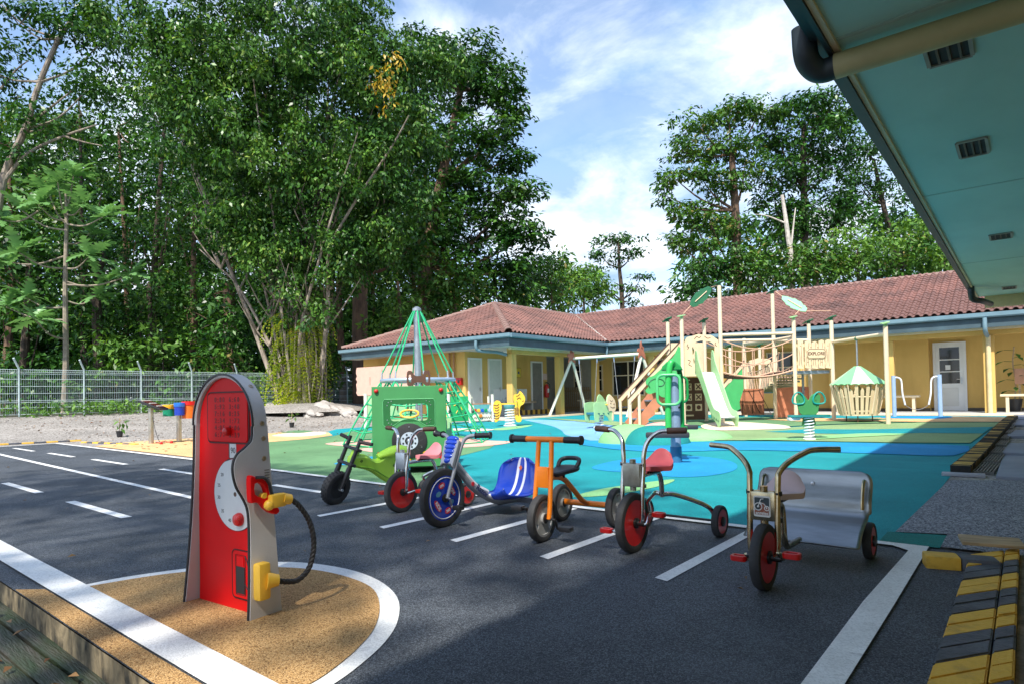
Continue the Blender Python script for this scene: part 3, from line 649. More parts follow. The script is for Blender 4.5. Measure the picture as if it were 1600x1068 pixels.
bb('handle', steel, d, lambda b: (b.box((x1-.12, yd-.06, 1.08), (.035, .02, .2)), b.tube([(x1-.12, yd-.06, 1.12), (x1-.12, yd-.10, 1.12), (x1-.23, yd-.10, 1.12)], .011, 6)))
boxes('notice', white_m, [(x0+.3, x0+.42, yd-.036, yd-.031, 1.4, 1.54)], d)
def window_y(xa, xb, za, zb, y, nx, nz):
    f = boxes('window', cream_wall, [(xa, xa+.05, y-.05, y+.02, za, zb), (xb-.05, xb, y-.05, y+.02, za, zb), (xa+.05, xb-.05, y-.05, y+.02, za, za+.05), (xa+.05, xb-.05, y-.05, y+.02, zb-.05, zb)])
    for i in range(1, nx): boxes('bar', cream_wall, [(xa+(xb-xa)*i/nx-.025, xa+(xb-xa)*i/nx+.025, y-.045, y+.015, za+.05, zb-.05)], f)
    for j in range(1, nz): boxes('bar', cream_wall, [(xa+.051, xb-.051, y-.04, y+.01, za+(zb-za)*j/nz+.1, za+(zb-za)*j/nz+.14)], f)
    boxes('pane', glass, [(xa+.05, xb-.05, y-.01, y-.003, za+.05, zb-.05)], f)
window_y(-13.0, -11.55, .8, 2.2, 22.298, 2, 2); window_y(-11.1, -10.3, .8, 2.2, 22.298, 1, 2); window_y(-6.9, -5.9, .9, 2.2, 22.298, 2, 2)
window_y(-14.9, -14.5, .95, 2.15, 22.318, 1, 3); window_y(-13.75, -13.45, 1.0, 2.1, 22.296, 1, 3)
for (x, y) in ((-13.4, 18.7), (-13.6, 16.3), (-1.7, 21.5)):
    tag(MB().lathe([(.11, 0), (.12, -.03), (.09, -.07), (0, -.09)], (0, 0, 0), seg=16).build('ceiling_light', white_m, loc=(x, y, 2.42)), {18.7: 'round white ceiling light under the left wing eave', 16.3: 'round white ceiling light near the corner column', 21.5: 'round ceiling light over the glazed door'}[y], 'light')
# things on and by the building
t = thing('fire_extinguisher', 'red fire extinguisher hanging on the yellow wall by the dark opening', 'extinguisher', (-14.5, 19.78, .8))
MB().lathe([(.02, .0), (.085, .01), (.09, .05), (.09, .42), (.06, .5), (.03, .53)], (0, 0, 0), seg=16).build('cylinder', red_m, t)
MB().box((.0, 0, .58), (.05, .10, .05), bev=.01).build('valve', blackp, t); MB().tube(spline([(0, .04, .57), (.08, .1, .5), (.1, .06, .25), (.09, .02, .1)], 5), .012, 6).build('hose', blackp, t)
MB().box((.086, 0, .27), (.01, .1, .16)).build('label', white_m, t)
tag(MB().box((0, 0, 0), (.02, .30, .24), bev=.003).build('wall_sign', P('red_white_sign', (.62, .28, .25), .5, c2=(.75, .7, .66), scale=30, stretch=(1, .4, 6)), loc=(-14.58, 19.78, 1.62)), 'small red and white sign above the fire extinguisher', 'sign')
t = thing('wall_sign', 'yellow square wall sign between the column and the grey door', 'sign', (-14.59, 18.15, 1.75))
MB().box((0, 0, 0), (.02, .26, .34), bev=.003).build('board', P('sign_yellow', (.72, .52, .05), .5), t); MB().lathe([(.05, 0), (.05, .006)], (.011, 0, 0), (1, 0, 0)).build('emblem', P('sign_blue', (.03, .08, .2), .5), t)
MB().box((-.002, 0, 0), (.018, .29, .37)).build('border', P('sign_brown', (.2, .1, .02), .5), t)
t = thing('alarm_box', 'red fire alarm box on the wall beside the first white door', 'alarm box', (-14.83, 15.22, 1.42))
MB().box((0, 0, 0), (.27, .12, .24), bev=.01).build('case', red_m, t); MB().lathe([(.05, 0), (.05, .015), (.02, .02)], (.05, -.06, 0), (0, -1, 0)).build('button', blackp, t)
t = thing('wash_trough', 'steel wash trough with white splashback and striped kerb on the left wing wall', 'wash trough', (-14.3, 18, FL))
MB().box((-.27, -.35, .72), (.03, 1.9, .45)).build('splashback', white_m, t); MB().box((-.02, -.25, .46), (.5, 1.6, .08), bev=.01).build('basin', steel, t)
for s in (-.9, .4): MB().box((-.05, s, .21), (.35, .05, .42)).build('leg', P('trough_tile', (.5, .5, .47), .5), t)
for q in range(16): MB().box((.36, -1.2+q*.15, .09), (.09, .146, .17), bev=.006).build('kerb_block', kerb_y if q % 2 else P('kerb_brown', (.07, .045, .03), .7, var=.2), t)
for s in (-.7, -.2, .2): MB().tube(spline([(-.25, s, .62), (-.12, s, .65), (-.1, s, .57)], 4), .012, 6).build('tap', steel, t)
def bench(x0, x1, y, label, z=.45):
    t = thing('bench', label, 'bench', ((x0+x1)/2, y, FL)); w_ = (x1-x0)/2
    MB().box((0, 0, z), (2*w_, .30, .06), bev=.01).build('seat', cream_wall, t)
    n = max(2, round(w_*2/1.2))
    for i in range(n): MB().box((-w_+.15+i*(2*w_-.3)/(n-1), 0, z/2-.015), (.07, .24, z-.032)).build('leg', cream_wall, t)
bench(-14.2, -12.95, 21.6, 'cream bench in front of the slatted gate'); bench(-11.2, -8.9, 21.7, 'cream bench below the window behind the swing'); bench(-4.7, -2.4, 21.6, 'cream bench along the wall behind the hanging hut'); bench(-.55, 1.3, 21.3, 'cream bench at the far right beside the downpipe column')
t = thing('slatted_gate', 'wooden slatted gate closing the recess of the left wing', 'gate', (-14.6, 21.95, FL))
for q in range(14): MB().box((-.65+q*.1, 0, .5), (.05, .03, 1.0)).build('slat', wood_m, t)
for z in (.15, .85): MB().box((0, .03, z), (1.4, .03, .07)).build('rail', wood_m, t)
# plant by the far column
leafg = leafmat('plant_leaf', (.03, .09, .02), (.09, .22, .05))
t = thing('potted_plant', 'tall potted plant with few leaves behind the far right column', 'plant', (-.25, 21.75, FL))
MB().lathe([(.12, 0), (.17, .32), (.18, .34), (.15, .34), (.14, .3), (0, .3)], seg=18).build('pot', blackp, t)
b = MB(); b.tube(spline([(0, 0, .3), (.03, 0, .8), (-.02, .02, 1.3), (.02, 0, 1.75)], 5), [.02]*16, 6)
b.build('stem', wood_m, t); b = MB()
for q in range(13):
    z = .45+q*.1; a = q*2.4; r_ = .16+.1*random.random(); c, s_ = math.cos(a), math.sin(a)
    p = Vector((0, 0, z)); e1 = p+Vector((c*r_, s_*r_, .02)); e2 = p+Vector((c*(r_+.25), s_*(r_+.25), -.1)); sd = Vector((-s_, c, 0))*.06
    b.tube([p, e1], .006, 4); b.verts([e1, (e1+e2)/2+sd+Vector((0, 0, .03)), e2, (e1+e2)/2-sd+Vector((0, 0, .03))], [(0, 1, 2), (0, 2, 3)])
b.build('leaves', leafg, t, flat=True)
t = thing('wall_board', 'pinkish brown board leaning at the right end of the yellow wall', 'board', (.16, 21.7, 1.0)); MB().box((0, 0, .15), (.8, .04, .42), bev=.01).build('board', P('pinkbrown', (.5, .27, .17), .7), t)
for s in (-.3, .3): MB().box((s, .03, -.35), (.05, .05, .9)).build('leg', wood_m, t)
# ------------------------------------------------------------------ the building overhead
V_ = thing('building', 'grey white roof overhang with dark gutter filling the upper right corner', 'building', (.6, 8, 0)); V0 = Vector((.6, 8, 0))
def vb(name, mat, fn, parent=None): b = MB(); fn(b); bmesh.ops.translate(b.b, vec=-V0, verts=b.b.verts[:]); return b.build(name, mat, parent or V_)
vsof = P('soffit_bounce_tint', (.42, .68, .65), .7, c2=(.34, .58, .56), scale=1.1, detail=10, stretch=(1, .5, 1), thr=(.3, .6))  # white soffit coloured teal to carry bounce light from the rubber surface
dark = P('dark_gutter', (.022, .034, .042), .5, var=.2, scale=4)
ys = [-3.0, 0.4, 3.62, 7.2, 11.6, 16.2]
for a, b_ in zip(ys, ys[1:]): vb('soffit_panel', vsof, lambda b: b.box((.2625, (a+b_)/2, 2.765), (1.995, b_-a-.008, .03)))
vb('fascia', dark, lambda b: b.box((-.765, 6.6, 2.80), (.024, 19.2, .18)))
vb('soffit_trim', cream_wall, lambda b: b.box((-.737, 6.6, 2.737), (.028, 19.1, .022)))
vb('gutter', dark, lambda b: b.prism([(0, .15), (0, .02), (.03, 0), (.10, 0), (.11, .15), (.10, .15), (.095, .012), (.035, .012), (.012, .025), (.012, .15)], 19.2, frame((-.779, 16.2, 2.76), (-1, 0, 0), (0, 0, 1)) @ Matrix.Diagonal((.62, .9, 1, 1)) if Vector((-1, 0, 0)).cross(Vector((0, 0, 1))).y < 0 else frame((-.779, -3, 2.76), (-1, 0, 0), (0, 0, 1)) @ Matrix.Diagonal((.62, .9, 1, 1))))
pl = lambda b: b.verts([(-.86, -3, 2.90), (-.86, 16.3, 2.90), (4.2, 16.3, 4.9), (4.2, -3, 4.9), (-.86, -3, 2.87), (-.86, 16.3, 2.87), (4.2, 16.3, 4.86), (4.2, -3, 4.86)], [(0, 3, 2, 1), (4, 5, 6, 7), (0, 1, 5, 4), (1, 2, 6, 5), (2, 3, 7, 6), (3, 0, 4, 7)])
vb('roof_plane', tile_m, pl)
vb('end_wall', P('overhang_beam', (.56, .47, .28), .7, var=.1), lambda b: b.box((.62, 16.32, 2.70), (2.48, .2, .36)))
vb('wall', yellowwall, lambda b: b.box((1.34, 6.6, 1.38), (.14, 19.2, 2.74)))
vb('cross_pipe', P('olive_pipe', (.46, .42, .22), .55, var=.12, scale=3), lambda b: b.tube([(-.75, 3.72, 2.655), (1.2, 3.74, 2.655)], .066, 20))
el = [(-.735, 3.30, 2.86), (-.755, 3.38, 2.80), (-.76, 3.55, 2.70), (-.755, 3.64, 2.655), (-.72, 3.71, 2.635), (-.60, 3.72, 2.655)]
vb('downpipe', dark, lambda b: b.tube(spline([(-.875, 3.60, 2.86), (-.875, 3.62, 2.74), (-.868, 3.66, 2.69), (-.84, 3.70, 2.658), (-.80, 3.72, 2.65), (-.745, 3.72, 2.655)], 6), .062, 18))
vb('downpipe', dark, lambda b: b.tube(spline([(-.745, 14.4, 2.80), (-.745, 14.4, 2.62), (-.72, 14.5, 2.52), (-.60, 14.75, 2.50), (-.5, 15.4, 2.5)], 6), .055, 14))
for q in ys[1:-1]: vb('joint_strip', P('strip_bounce_tint', (.36, .56, .53), .7), lambda b: b.box((.2625, q, 2.7485), (1.99, .035, .004)))  # joint strips share the soffit's teal bounce-light tint
for (xa, xb, ya, yb) in ((-.38, -.18, 4.03, 4.29), (-.36, -.18, 5.78, 6.18), (-.30, -.09, 9.6, 9.95), (-.3, -.1, 14.9, 15.3)):
    f = vb('vent', P('vent_frame', (.30, .30, .27), .6), lambda b: [b.box(((xa+xb)/2, yy, 2.745), (xb-xa, .02, .018)) for yy in (ya, yb)]+[b.box((xx, (ya+yb)/2, 2.745), (.02, yb-ya-.02, .018)) for xx in (xa, xb)])
    vb('opening', darkroom, lambda b: b.box(((xa+xb)/2, (ya+yb)/2, 2.749), (xb-xa, yb-ya, .004)), f)
    for q in range(1, 4): vb('louvre', P('vent_slat', (.12, .10, .08), .7), lambda b: b.box((xa+(xb-xa)*q/4, (ya+yb)/2, 2.743), (.012, yb-ya-.03, .012)), f)
# ------------------------------------------------------------------ fence
fence_m = P('fence_white', (.55, .66, .66), .5, .2, var=.15, scale=4)
F_ = thing('mesh_fence', 'white welded mesh fence with bent post tops in front of the forest', 'fence', (-26, 10, .53)); 
ys = [3.83+1.87*i-1.87*3 for i in range(14)]
me = None
for y in ys:
    if me is None:
        b = MB(); b.tube([(0, 0, -.1), (0, 0, 1.62), (.13, -.17, 1.95)], .032, 8); o = b.build('post', fence_m, F_); me = o.data
    else: o = link('post', me, F_)
    o.location = (0, y-10, 0)
me = None
for y in ys[:-1]:
    if me is None:
        b = MB(); L = 1.79; o0 = .04
        nv = 30
        for i in range(nv):
            yy = o0+L*(i+.5)/nv; b.tube([(0, yy, .06), (0, yy, 1.46), (.05, yy, 1.52), (0, yy, 1.6)], .0055, 3, cap=False)
        for z in (.08, .30, .48, .54, .78, 1.02, 1.26, 1.44, 1.5, 1.58): b.tube([(.012, o0, z), (.012, o0+L, z)], .0075, 4, cap=False)
        o = tag(b.build('mesh_panel', fence_m, F_, flat=True), kind='stuff'); me = o.data
    else: o = link('mesh_panel', me, F_); o['kind'] = 'stuff'
    o.location = (0, y-10, 0)
# ------------------------------------------------------------------ foliage
LG = leafmat('leaf_ficus', (.010, .045, .009), (.085, .215, .032), (.17, .26, .05), .2, .36)
LD = leafmat('leaf_deep', (.007, .035, .008), (.055, .165, .024), None, .17, .36)
LM = leafmat('leaf_mid', (.018, .070, .012), (.09, .22, .03), (.20, .17, .05), .2)
LL = leafmat('leaf_light', (.04, .12, .02), (.15, .30, .05), None, .25)
LY = leafmat('leaf_yellow', (.30, .20, .02), (.58, .42, .05), None, .3)
LF = leafmat('leaf_fern', (.16, .26, .03), (.42, .50, .07), (.45, .36, .10), .4)
bark_p = P('bark_pale', (.40, .335, .27), .9, c2=(.14, .11, .085), scale=5, bump=.6, bscale=24, detail=8, stretch=(1, 1, .3))
bark_b = P('bark_brown', (.20, .12, .075), .9, c2=(.08, .05, .035), scale=6, bump=.7, bscale=22, detail=8, stretch=(1, 1, .25))
bark_d = P('bark_dark', (.075, .055, .04), .95, var=.4, scale=5, bump=.6)
def leaves(name, C_, R_, n, L, mat, parent, seed, droop=.25, flat=.55, up=.8, wid=.42, midx=None):
    """n leaves in each leaf clump (centre C_, radius R_); a leaf is a folded quad"""
    r = np.random.default_rng(seed); C_ = np.asarray(C_, float); R_ = np.asarray(R_, float)
    N_ = len(C_)*n; c = np.repeat(C_, n, 0); R2 = np.repeat(R_, n)
    d = r.normal(size=(N_, 3)); d /= np.linalg.norm(d, axis=1)[:, None]
    rad = r.uniform(.15, 1, N_)**.5
    p = c+d*(rad*R2)[:, None]*np.array([1, 1, flat])
    nrm = d*.55+np.array([0, 0, up])+r.normal(size=(N_, 3))*.45; nrm /= np.linalg.norm(nrm, axis=1)[:, None]
    ax = d*np.array([1, 1, .4])+r.normal(size=(N_, 3))*.6; ax -= nrm*(ax*nrm).sum(1)[:, None]; ax[:, 2] -= droop
    ax /= np.linalg.norm(ax, axis=1)[:, None]
    sd = np.cross(nrm, ax); sd /= np.linalg.norm(sd, axis=1)[:, None]+1e-9
    l = L*r.uniform(.45, 1.4, N_)[:, None]; w_ = l*wid*.5
    V = np.empty((N_, 4, 3)); V[:, 0] = p; V[:, 1] = p+ax*l*.45+sd*w_+nrm*l*.07; V[:, 2] = p+ax*l; V[:, 3] = p+ax*l*.45-sd*w_+nrm*l*.07
    return npquads(name, V, mat, parent)
def clumps(blobs, seed, shell=.5):
    """clump centres spread through ellipsoids: (centre, (rx, ry, rz), count)"""
    r = np.random.default_rng(seed); o = []
    for c, e, n in blobs:
        d = r.normal(size=(n, 3)); d /= np.linalg.norm(d, axis=1)[:, None]; q = r.uniform(0, 1, n)**(1/3)
        q = shell+(1-shell)*q if shell else q
        q = np.where(r.uniform(size=n) < .35, r.uniform(.1, 1, n), q)
        o.append(np.array(c)+d*q[:, None]*np.array(e))
    return np.concatenate(o)
def pxblob(px, py, rx, ry, D, n, depth=1.0):
    c = AD(px, py, D); s = D/FOC; return (tuple(c), (rx*s, rx*s*depth, ry*s), n)
def branch(b, pts, r0, r1, n=5, seg=7, jit=0):
    q = spline([tuple(Vector(p)+Vector((random.uniform(-jit, jit), random.uniform(-jit, jit), random.uniform(-jit, jit)*.5))) for p in pts], n)
    m = len(q); b.tube(q, [r0+(r1-r0)*i/(m-1) for i in range(m)], seg)
def tree(name, label, base, trunk, r0, blobs, leaf, L, n, bark, seed, R=.9, group='forest trees', shell=.45, flat=.55, twigs=10, droop=.25, up=.8, wid=.42, cat='tree', r1=None):
    """trunk: list of points from the base up; limbs reach the blobs, twigs reach some of the clumps"""
    t = thing(name, label, cat, base, 0, group); base = Vector(base); b = MB(); random.seed(seed)
    tr = [Vector(p)-base for p in trunk]
    branch(b, tr, r0, r1 or r0*.35, 5, 9)
    Cc = clumps(blobs, seed, shell)
    for c, e, k in blobs:
        c = Vector(c)-base; f = min(range(len(tr)), key=lambda i: (tr[i]-c).length+(6 if tr[i].z > c.z-.2 else 0)) if len(tr) > 1 else 0
        s = tr[f]; mid = (s+c)/2+Vector((0, 0, -.1*(c-s).length))
        branch(b, [s, mid, c], max(.03, r0*.3), .02, 4, 5, .1)
        for q in range(max(1, twigs*k//40)):
            p = Vector(Cc[random.randrange(len(Cc))])-base
            if (p-c).length < max(e)*1.3: branch(b, [c, (c+p)/2+Vector((0, 0, .1)), p], .03, .01, 3, 4)
    b.build('trunk', bark, t)
    r = np.random.default_rng(seed+5)
    o = leaves('crown', Cc-np.array(base), r.uniform(.6, 1.2, len(Cc))*R, n, L, leaf, t, seed, droop, flat, up, wid)
    return t
gz = lambda p: (p[0], p[1], E(p[0], p[1]))
# --- the big fig with many stems
fb = (-23.2, 14.4, E(-23.2, 14.4))
T = thing('fig_tree', 'tall multi-stemmed tree with drooping small leaves and ferny base by the left wing', 'tree', fb); FB = Vector(fb)
random.seed(5); b = MB()
stems = [[(440, 640), (400, 520), (352, 405), (330, 330), (290, 230), (250, 130)], [(455, 640), (425, 500), (395, 380), (362, 230), (330, 110), (300, 40)], [(462, 640), (440, 480), (425, 330), (405, 190), (390, 80)],
         [(470, 640), (458, 500), (452, 350), (450, 200), (460, 70)], [(478, 640), (475, 480), (490, 340), (510, 190), (520, 50)], [(485, 640), (492, 500), (520, 360), (560, 230), (590, 110)],
         [(492, 640), (505, 520), (545, 420), (600, 340), (650, 260)], [(466, 640), (470, 520), (500, 400), (530, 300), (560, 200)], [(448, 640), (420, 540), (375, 450), (345, 420), (310, 390)], [(480, 640), (485, 520), (478, 400), (470, 280), (480, 150)], [(490, 640), (510, 500), (515, 400), (545, 330), (610, 230), (640, 180)]]
for i, s in enumerate(stems):
    D0 = 25.7+random.uniform(-.35, .35); D1 = 25.7+random.uniform(-3.5, 2.5)
    pts = [AD(x, y, D0+(D1-D0)*k/(len(s)-1))-FB for k, (x, y) in enumerate(s)]
    branch(b, pts, random.uniform(.06, .12), .02, 6, 8, .06)
for i in range(120):
    s = random.choice(stems); k = random.randrange(1, len(s)-1); x, y = s[k]; D = 25.7+random.uniform(-2, 2)
    x2 = x+random.uniform(-60, 60); y2 = y-random.uniform(60, 150)
    branch(b, [AD(x, y, 25.7)-FB, AD((x+x2)/2, (y+y2)/2+5, (25.7+D)/2)-FB, AD(x2, y2, D)-FB], .045, .012, 4, 5)
for i in range(26):                       # hanging aerial roots and root flare
    x = random.uniform(440, 505); D = 25.7+random.uniform(-.5, .3); y = random.uniform(430, 540)
    branch(b, [AD(x, y, D)-FB, AD(x+random.uniform(-6, 6), y+50, D)-FB, AD(x+random.uniform(-10, 10), 638, D)-FB], .025, .03, 3, 5)
b.build('trunk', bark_p, T)
b = MB()
for a in range(9):
    q = a*.7+.2; c, s = math.cos(q), math.sin(q); Ln = random.uniform(.9, 1.7)
    branch(b, [(c*.2, s*.2, .6), (c*.5, s*.5, .25), (c*Ln, s*Ln, -.03)], .16, .05, 4, 7, .04)
b.sphere((0, 0, .1), .62, (1.1, 1.1, .8)); b.build('roots', P('root_grey', (.33, .29, .25), .9, var=.3, scale=5, bump=.6), T)
fd = lambda: 25.2+random.uniform(-1.2, 1.2)
bl = [pxblob(480, 110, 130, 100, 25, 140), pxblob(350, 120, 110, 100, 24.5, 130), pxblob(250, 90, 85, 80, 24, 48), pxblob(560, 150, 110, 110, 25.5, 120), pxblob(620, 110, 70, 70, 26, 50),
      pxblob(420, 20, 130, 60, 25, 90), pxblob(300, 190, 90, 70, 24, 40), pxblob(400, 230, 110, 80, 24.5, 90), pxblob(520, 260, 110, 80, 25, 90), pxblob(630, 220, 70, 80, 25.5, 60), pxblob(620, 320, 60, 60, 25.5, 40),
      pxblob(360, 330, 60, 45, 24.5, 36), pxblob(440, 350, 60, 60, 25, 34), pxblob(540, 370, 50, 50, 25, 26), pxblob(490, 420, 60, 46, 25.2, 26), pxblob(425, 400, 60, 60, 25, 28), pxblob(540, 420, 50, 46, 25.2, 24), pxblob(380, 370, 50, 50, 25, 22), pxblob(470, 480, 55, 40, 25, 14), pxblob(590, 370, 45, 40, 25.2, 20), pxblob(570, 270, 60, 70, 24.6, 30), pxblob(560, 20, 45, 40, 25.5, 26), pxblob(200, 40, 60, 50, 24, 22), pxblob(480, -90, 200, 70, 25, 70), pxblob(300, -60, 140, 60, 24.5, 60), pxblob(690, 110, 45, 50, 26, 24)]
Cc = clumps(bl, 21, .3); r_ = np.random.default_rng(22)
leaves('crown', Cc-np.array(FB), r_.uniform(.30, .78, len(Cc)), 84, .185, LG, T, 23, .6, .75, .6, .5)
Cy = clumps([pxblob(598, 135, 24, 34, 23.2, 17), pxblob(618, 92, 14, 12, 23.4, 5)], 25, 0)
leaves('yellow_leaves', Cy-np.array(FB), np.full(len(Cy), .34), 9, .19, LY, T, 26, .8, .9, .3)
# ferns and creepers on its base
b = MB(); random.seed(9)
for i in range(430):
    h_ = .3+3.6*random.random()**1.35; a = random.uniform(0, 6.28); rr = .22+.15*min(h_, 2.6)*random.uniform(.2, 1.5)*(.65+.35*math.sin(a*3+h_*1.7)); c, s = math.cos(a), math.sin(a); Ln = random.uniform(.4, 1.3)
    o = Vector((c*rr, s*rr, h_)); pts = [o, o+Vector((c, s, .35))*Ln*.4, o+Vector((c*.75, s*.75, -.25))*Ln, o+Vector((c*.8, s*.8, -.8))*Ln]
    sp = spline([tuple(p) for p in pts], 4); sd = Vector((-s, c, 0))
    for k in range(1, len(sp)-1):
        p = Vector(sp[k]); w_ = .13*(1-abs(k/(len(sp)-1)-.35))
        for sg in (-1, 1):
            q = p+sd*sg*w_+Vector((c*.05, s*.05, -.05)); b.verts([p, p+Vector((c*.05, s*.05, .0)), q, q-Vector((c*.02, s*.02, .03))], [(0, 1, 2, 3)])
tag(b.build('fern_clump', LF, flat=True, loc=FB), 'yellow green ferns covering the base of the multi-stemmed tree', 'ferns')
# --- broad leaved tree to the right of the fig
D = 36
def Tx(name, label, pxs, D, r0, bls, *a, **k):
    tr = [AD(x, y, D) for x, y in pxs]; base = (tr[0].x, tr[0].y, E(tr[0].x, tr[0].y)); tr[0] = Vector(base)
    return tree(name, label, base, tr, r0, [pxblob(q[0], q[1], q[2], q[3], q[5] if len(q) > 5 else D, q[4]) for q in bls], *a, **k)
Tx('broadleaf_tree', 'tallest dark broadleaf tree right of the multi-stemmed tree against the sky', [(660, 600), (665, 420), (690, 280), (720, 140)], 35, .5,
   [(730, 95, 55, 42, 46), (690, 130, 70, 60, 60), (770, 130, 45, 45, 40), (660, 80, 35, 40, 20), (800, 180, 22, 25, 16), (760, 215, 55, 30, 34), (795, 250, 32, 15, 16), (700, 230, 80, 60, 60), (805, 300, 42, 20, 24), (745, 300, 60, 40, 44), (690, 340, 70, 50, 50), (790, 345, 48, 22, 28), (820, 370, 30, 16, 14), (740, 390, 70, 40, 50), (650, 380, 50, 50, 36), (820, 410, 40, 25, 20)],
   LD, .33, 46, bark_b, 31, R=.82, flat=.4, droop=.15)
Tx('thick_trunk_tree', 'tree with thick reddish brown trunk behind the left end of the building', [(563, 570), (562, 500), (565, 430), (580, 300)], 31, .42,
   [(590, 300, 70, 50, 34), (640, 390, 45, 35, 24), (560, 360, 50, 40, 22)], LM, .34, 22, bark_b, 33, R=.9, r1=.3)
for i, (bls, m, nm, lb, D, L) in enumerate([
    ([(700, 440, 40, 32, 40), (735, 425, 30, 22, 20), (690, 475, 40, 20, 20)], LM, 'bushy_tree', 'bright bushy tree right behind the ridge of the left wing', 33, .32),
    ([(770, 440, 50, 40, 40), (810, 455, 40, 25, 24)], LD, 'bushy_tree', 'dark bushy tree above the hip of the left wing roof', 36, .34),
    ([(840, 430, 45, 35, 40), (880, 455, 35, 25, 24), (862, 405, 22, 14, 10)], LM, 'bushy_tree', 'rounded green tree left of the gap of open sky', 42, .34),
    ([(905, 440, 45, 28, 40), (935, 455, 30, 22, 24), (890, 425, 20, 14, 10)], LL, 'bushy_tree', 'pale green bushy tree at the foot of the lone umbrella shaped tree', 50, .36),
    ([(620, 480, 30, 30, 20), (600, 510, 22, 16, 10), (645, 490, 18, 18, 8)], LL, 'bushy_tree', 'small pale bush behind the end of the left wing roof', 29, .26)]):
    px = sum(q[0] for q in bls)/len(bls)
    Tx(nm, lb, [(px, 590), (px+4, 520), (px, 440)], D, .16, bls, m, L, 24, bark_b, 40+i, R=.85)
Tx('umbrella_tree', 'lone umbrella shaped tree standing in the gap of open sky', [(975, 560), (972, 470), (968, 420), (966, 378)], 62, .3,
   [(966, 373, 40, 7, 34), (935, 396, 26, 5, 14), (990, 392, 26, 6, 16), (930, 423, 32, 7, 18), (1003, 431, 18, 4, 8), (985, 450, 20, 8, 10), (940, 452, 30, 10, 18), (965, 405, 22, 5, 8), (985, 470, 22, 8, 8)], LD, .42, 16, bark_d, 51, R=.75, flat=.45, shell=0)
# --- trees behind the right wing
Tx('layered_tree', 'tall tree with layered branches and brown trunk left of the right-hand group', [(1160, 520), (1153, 440), (1149, 330), (1143, 240)], 43, .42,
   [(1090, 195, 50, 16, 30), (1140, 178, 40, 16, 26), (1185, 175, 40, 20, 26), (1065, 235, 40, 14, 22), (1125, 230, 50, 22, 34), (1050, 275, 28, 12, 14), (1095, 275, 45, 16, 28), (1040, 305, 16, 18, 8), (1140, 290, 40, 24, 24), (1075, 330, 42, 12, 20), (1110, 345, 36, 14, 20), (1055, 375, 26, 9, 10), (1165, 250, 35, 30, 24), (1090, 385, 40, 10, 16), (1145, 365, 36, 28, 22)], LM, .33, 34, bark_b, 61, R=.72, flat=.36, shell=.2, r1=.2)
Tx('dense_tree', 'dense dark tree with rounded top in the middle of the right-hand group', [(1262, 540), (1258, 430), (1256, 300), (1255, 200)], 44, .4,
   [(1235, 175, 45, 22, 36), (1290, 165, 45, 20, 34), (1215, 215, 36, 26, 28), (1270, 215, 60, 34, 56), (1235, 270, 50, 34, 44), (1300, 260, 45, 40, 40), (1205, 300, 28, 30, 18), (1270, 330, 50, 36, 40), (1225, 340, 36, 30, 26), (1320, 320, 36, 36, 26), (1320, 190, 30, 20, 16)], LD, .34, 40, bark_d, 62, R=.88, flat=.5)
Tx('airy_tree', 'airy tree with sky gaps behind the overhanging roof', [(1420, 540), (1400, 420), (1380, 320), (1365, 250)], 46, .3,
   [(1355, 235, 45, 26, 34), (1385, 285, 45, 22, 28), (1420, 330, 36, 24, 22), (1350, 300, 34, 20, 18), (1450, 390, 40, 25, 24), (1390, 350, 40, 22, 22), (1335, 270, 26, 18, 12)], LD, .33, 28, bark_d, 63, R=.8)
dt = thing('bare_trunk', 'pale bare leaning trunk standing among the right-hand trees', 'tree trunk', gz(AD(1240, 520, 40)), 0)
b = MB(); o = Vector(dt.location); branch(b, [Vector((0, 0, 0)), AD(1237, 425, 40)-o, AD(1230, 360, 40)-o, AD(1222, 305, 40)-o], .22, .10, 5, 8); branch(b, [AD(1235, 400, 40)-o, AD(1240, 350, 40)-o, AD(1243, 325, 40)-o], .07, .03, 4, 6); branch(b, [AD(1230, 350, 40)-o, AD(1200, 338, 40)-o, AD(1180, 335, 40)-o], .06, .02, 4, 6); b.build('trunk', P('bark_white', (.55, .50, .44), .85, var=.3, scale=5), dt)
for i, (bls, m, lb, D) in enumerate([
    ([(1100, 430, 40, 24, 36), (1135, 410, 34, 26, 26), (1075, 452, 22, 12, 12)], LD, 'dark bushy tree at the left end of the right-hand group', 40),
    ([(1185, 410, 40, 34, 40), (1165, 440, 40, 18, 20)], LM, 'leafy bush at the foot of the brown layered trunk', 40),
    ([(1275, 400, 40, 30, 40), (1250, 430, 40, 16, 22)], LM, 'leafy bush right of the pale bare trunk', 39),
    ([(1340, 390, 45, 34, 44), (1310, 420, 40, 20, 24)], LL, 'bright broad bush behind the middle of the tiled roof', 39),
    ([(1410, 400, 45, 28, 40), (1380, 425, 30, 14, 14)], LM, 'green bush behind the roof near the overhang', 40),
    ([(1475, 405, 45, 26, 40), (1440, 360, 30, 26, 20), (1520, 420, 30, 20, 16)], LL, 'yellowish green bush right under the overhanging gutter', 40)]):
    px = bls[0][0]; Tx('bushy_tree', lb, [(px, 560), (px+2, 470), (px, bls[0][1])], D, .18, bls, m, .31, 36, bark_d, 70+i, R=.95, group='trees behind the right wing')
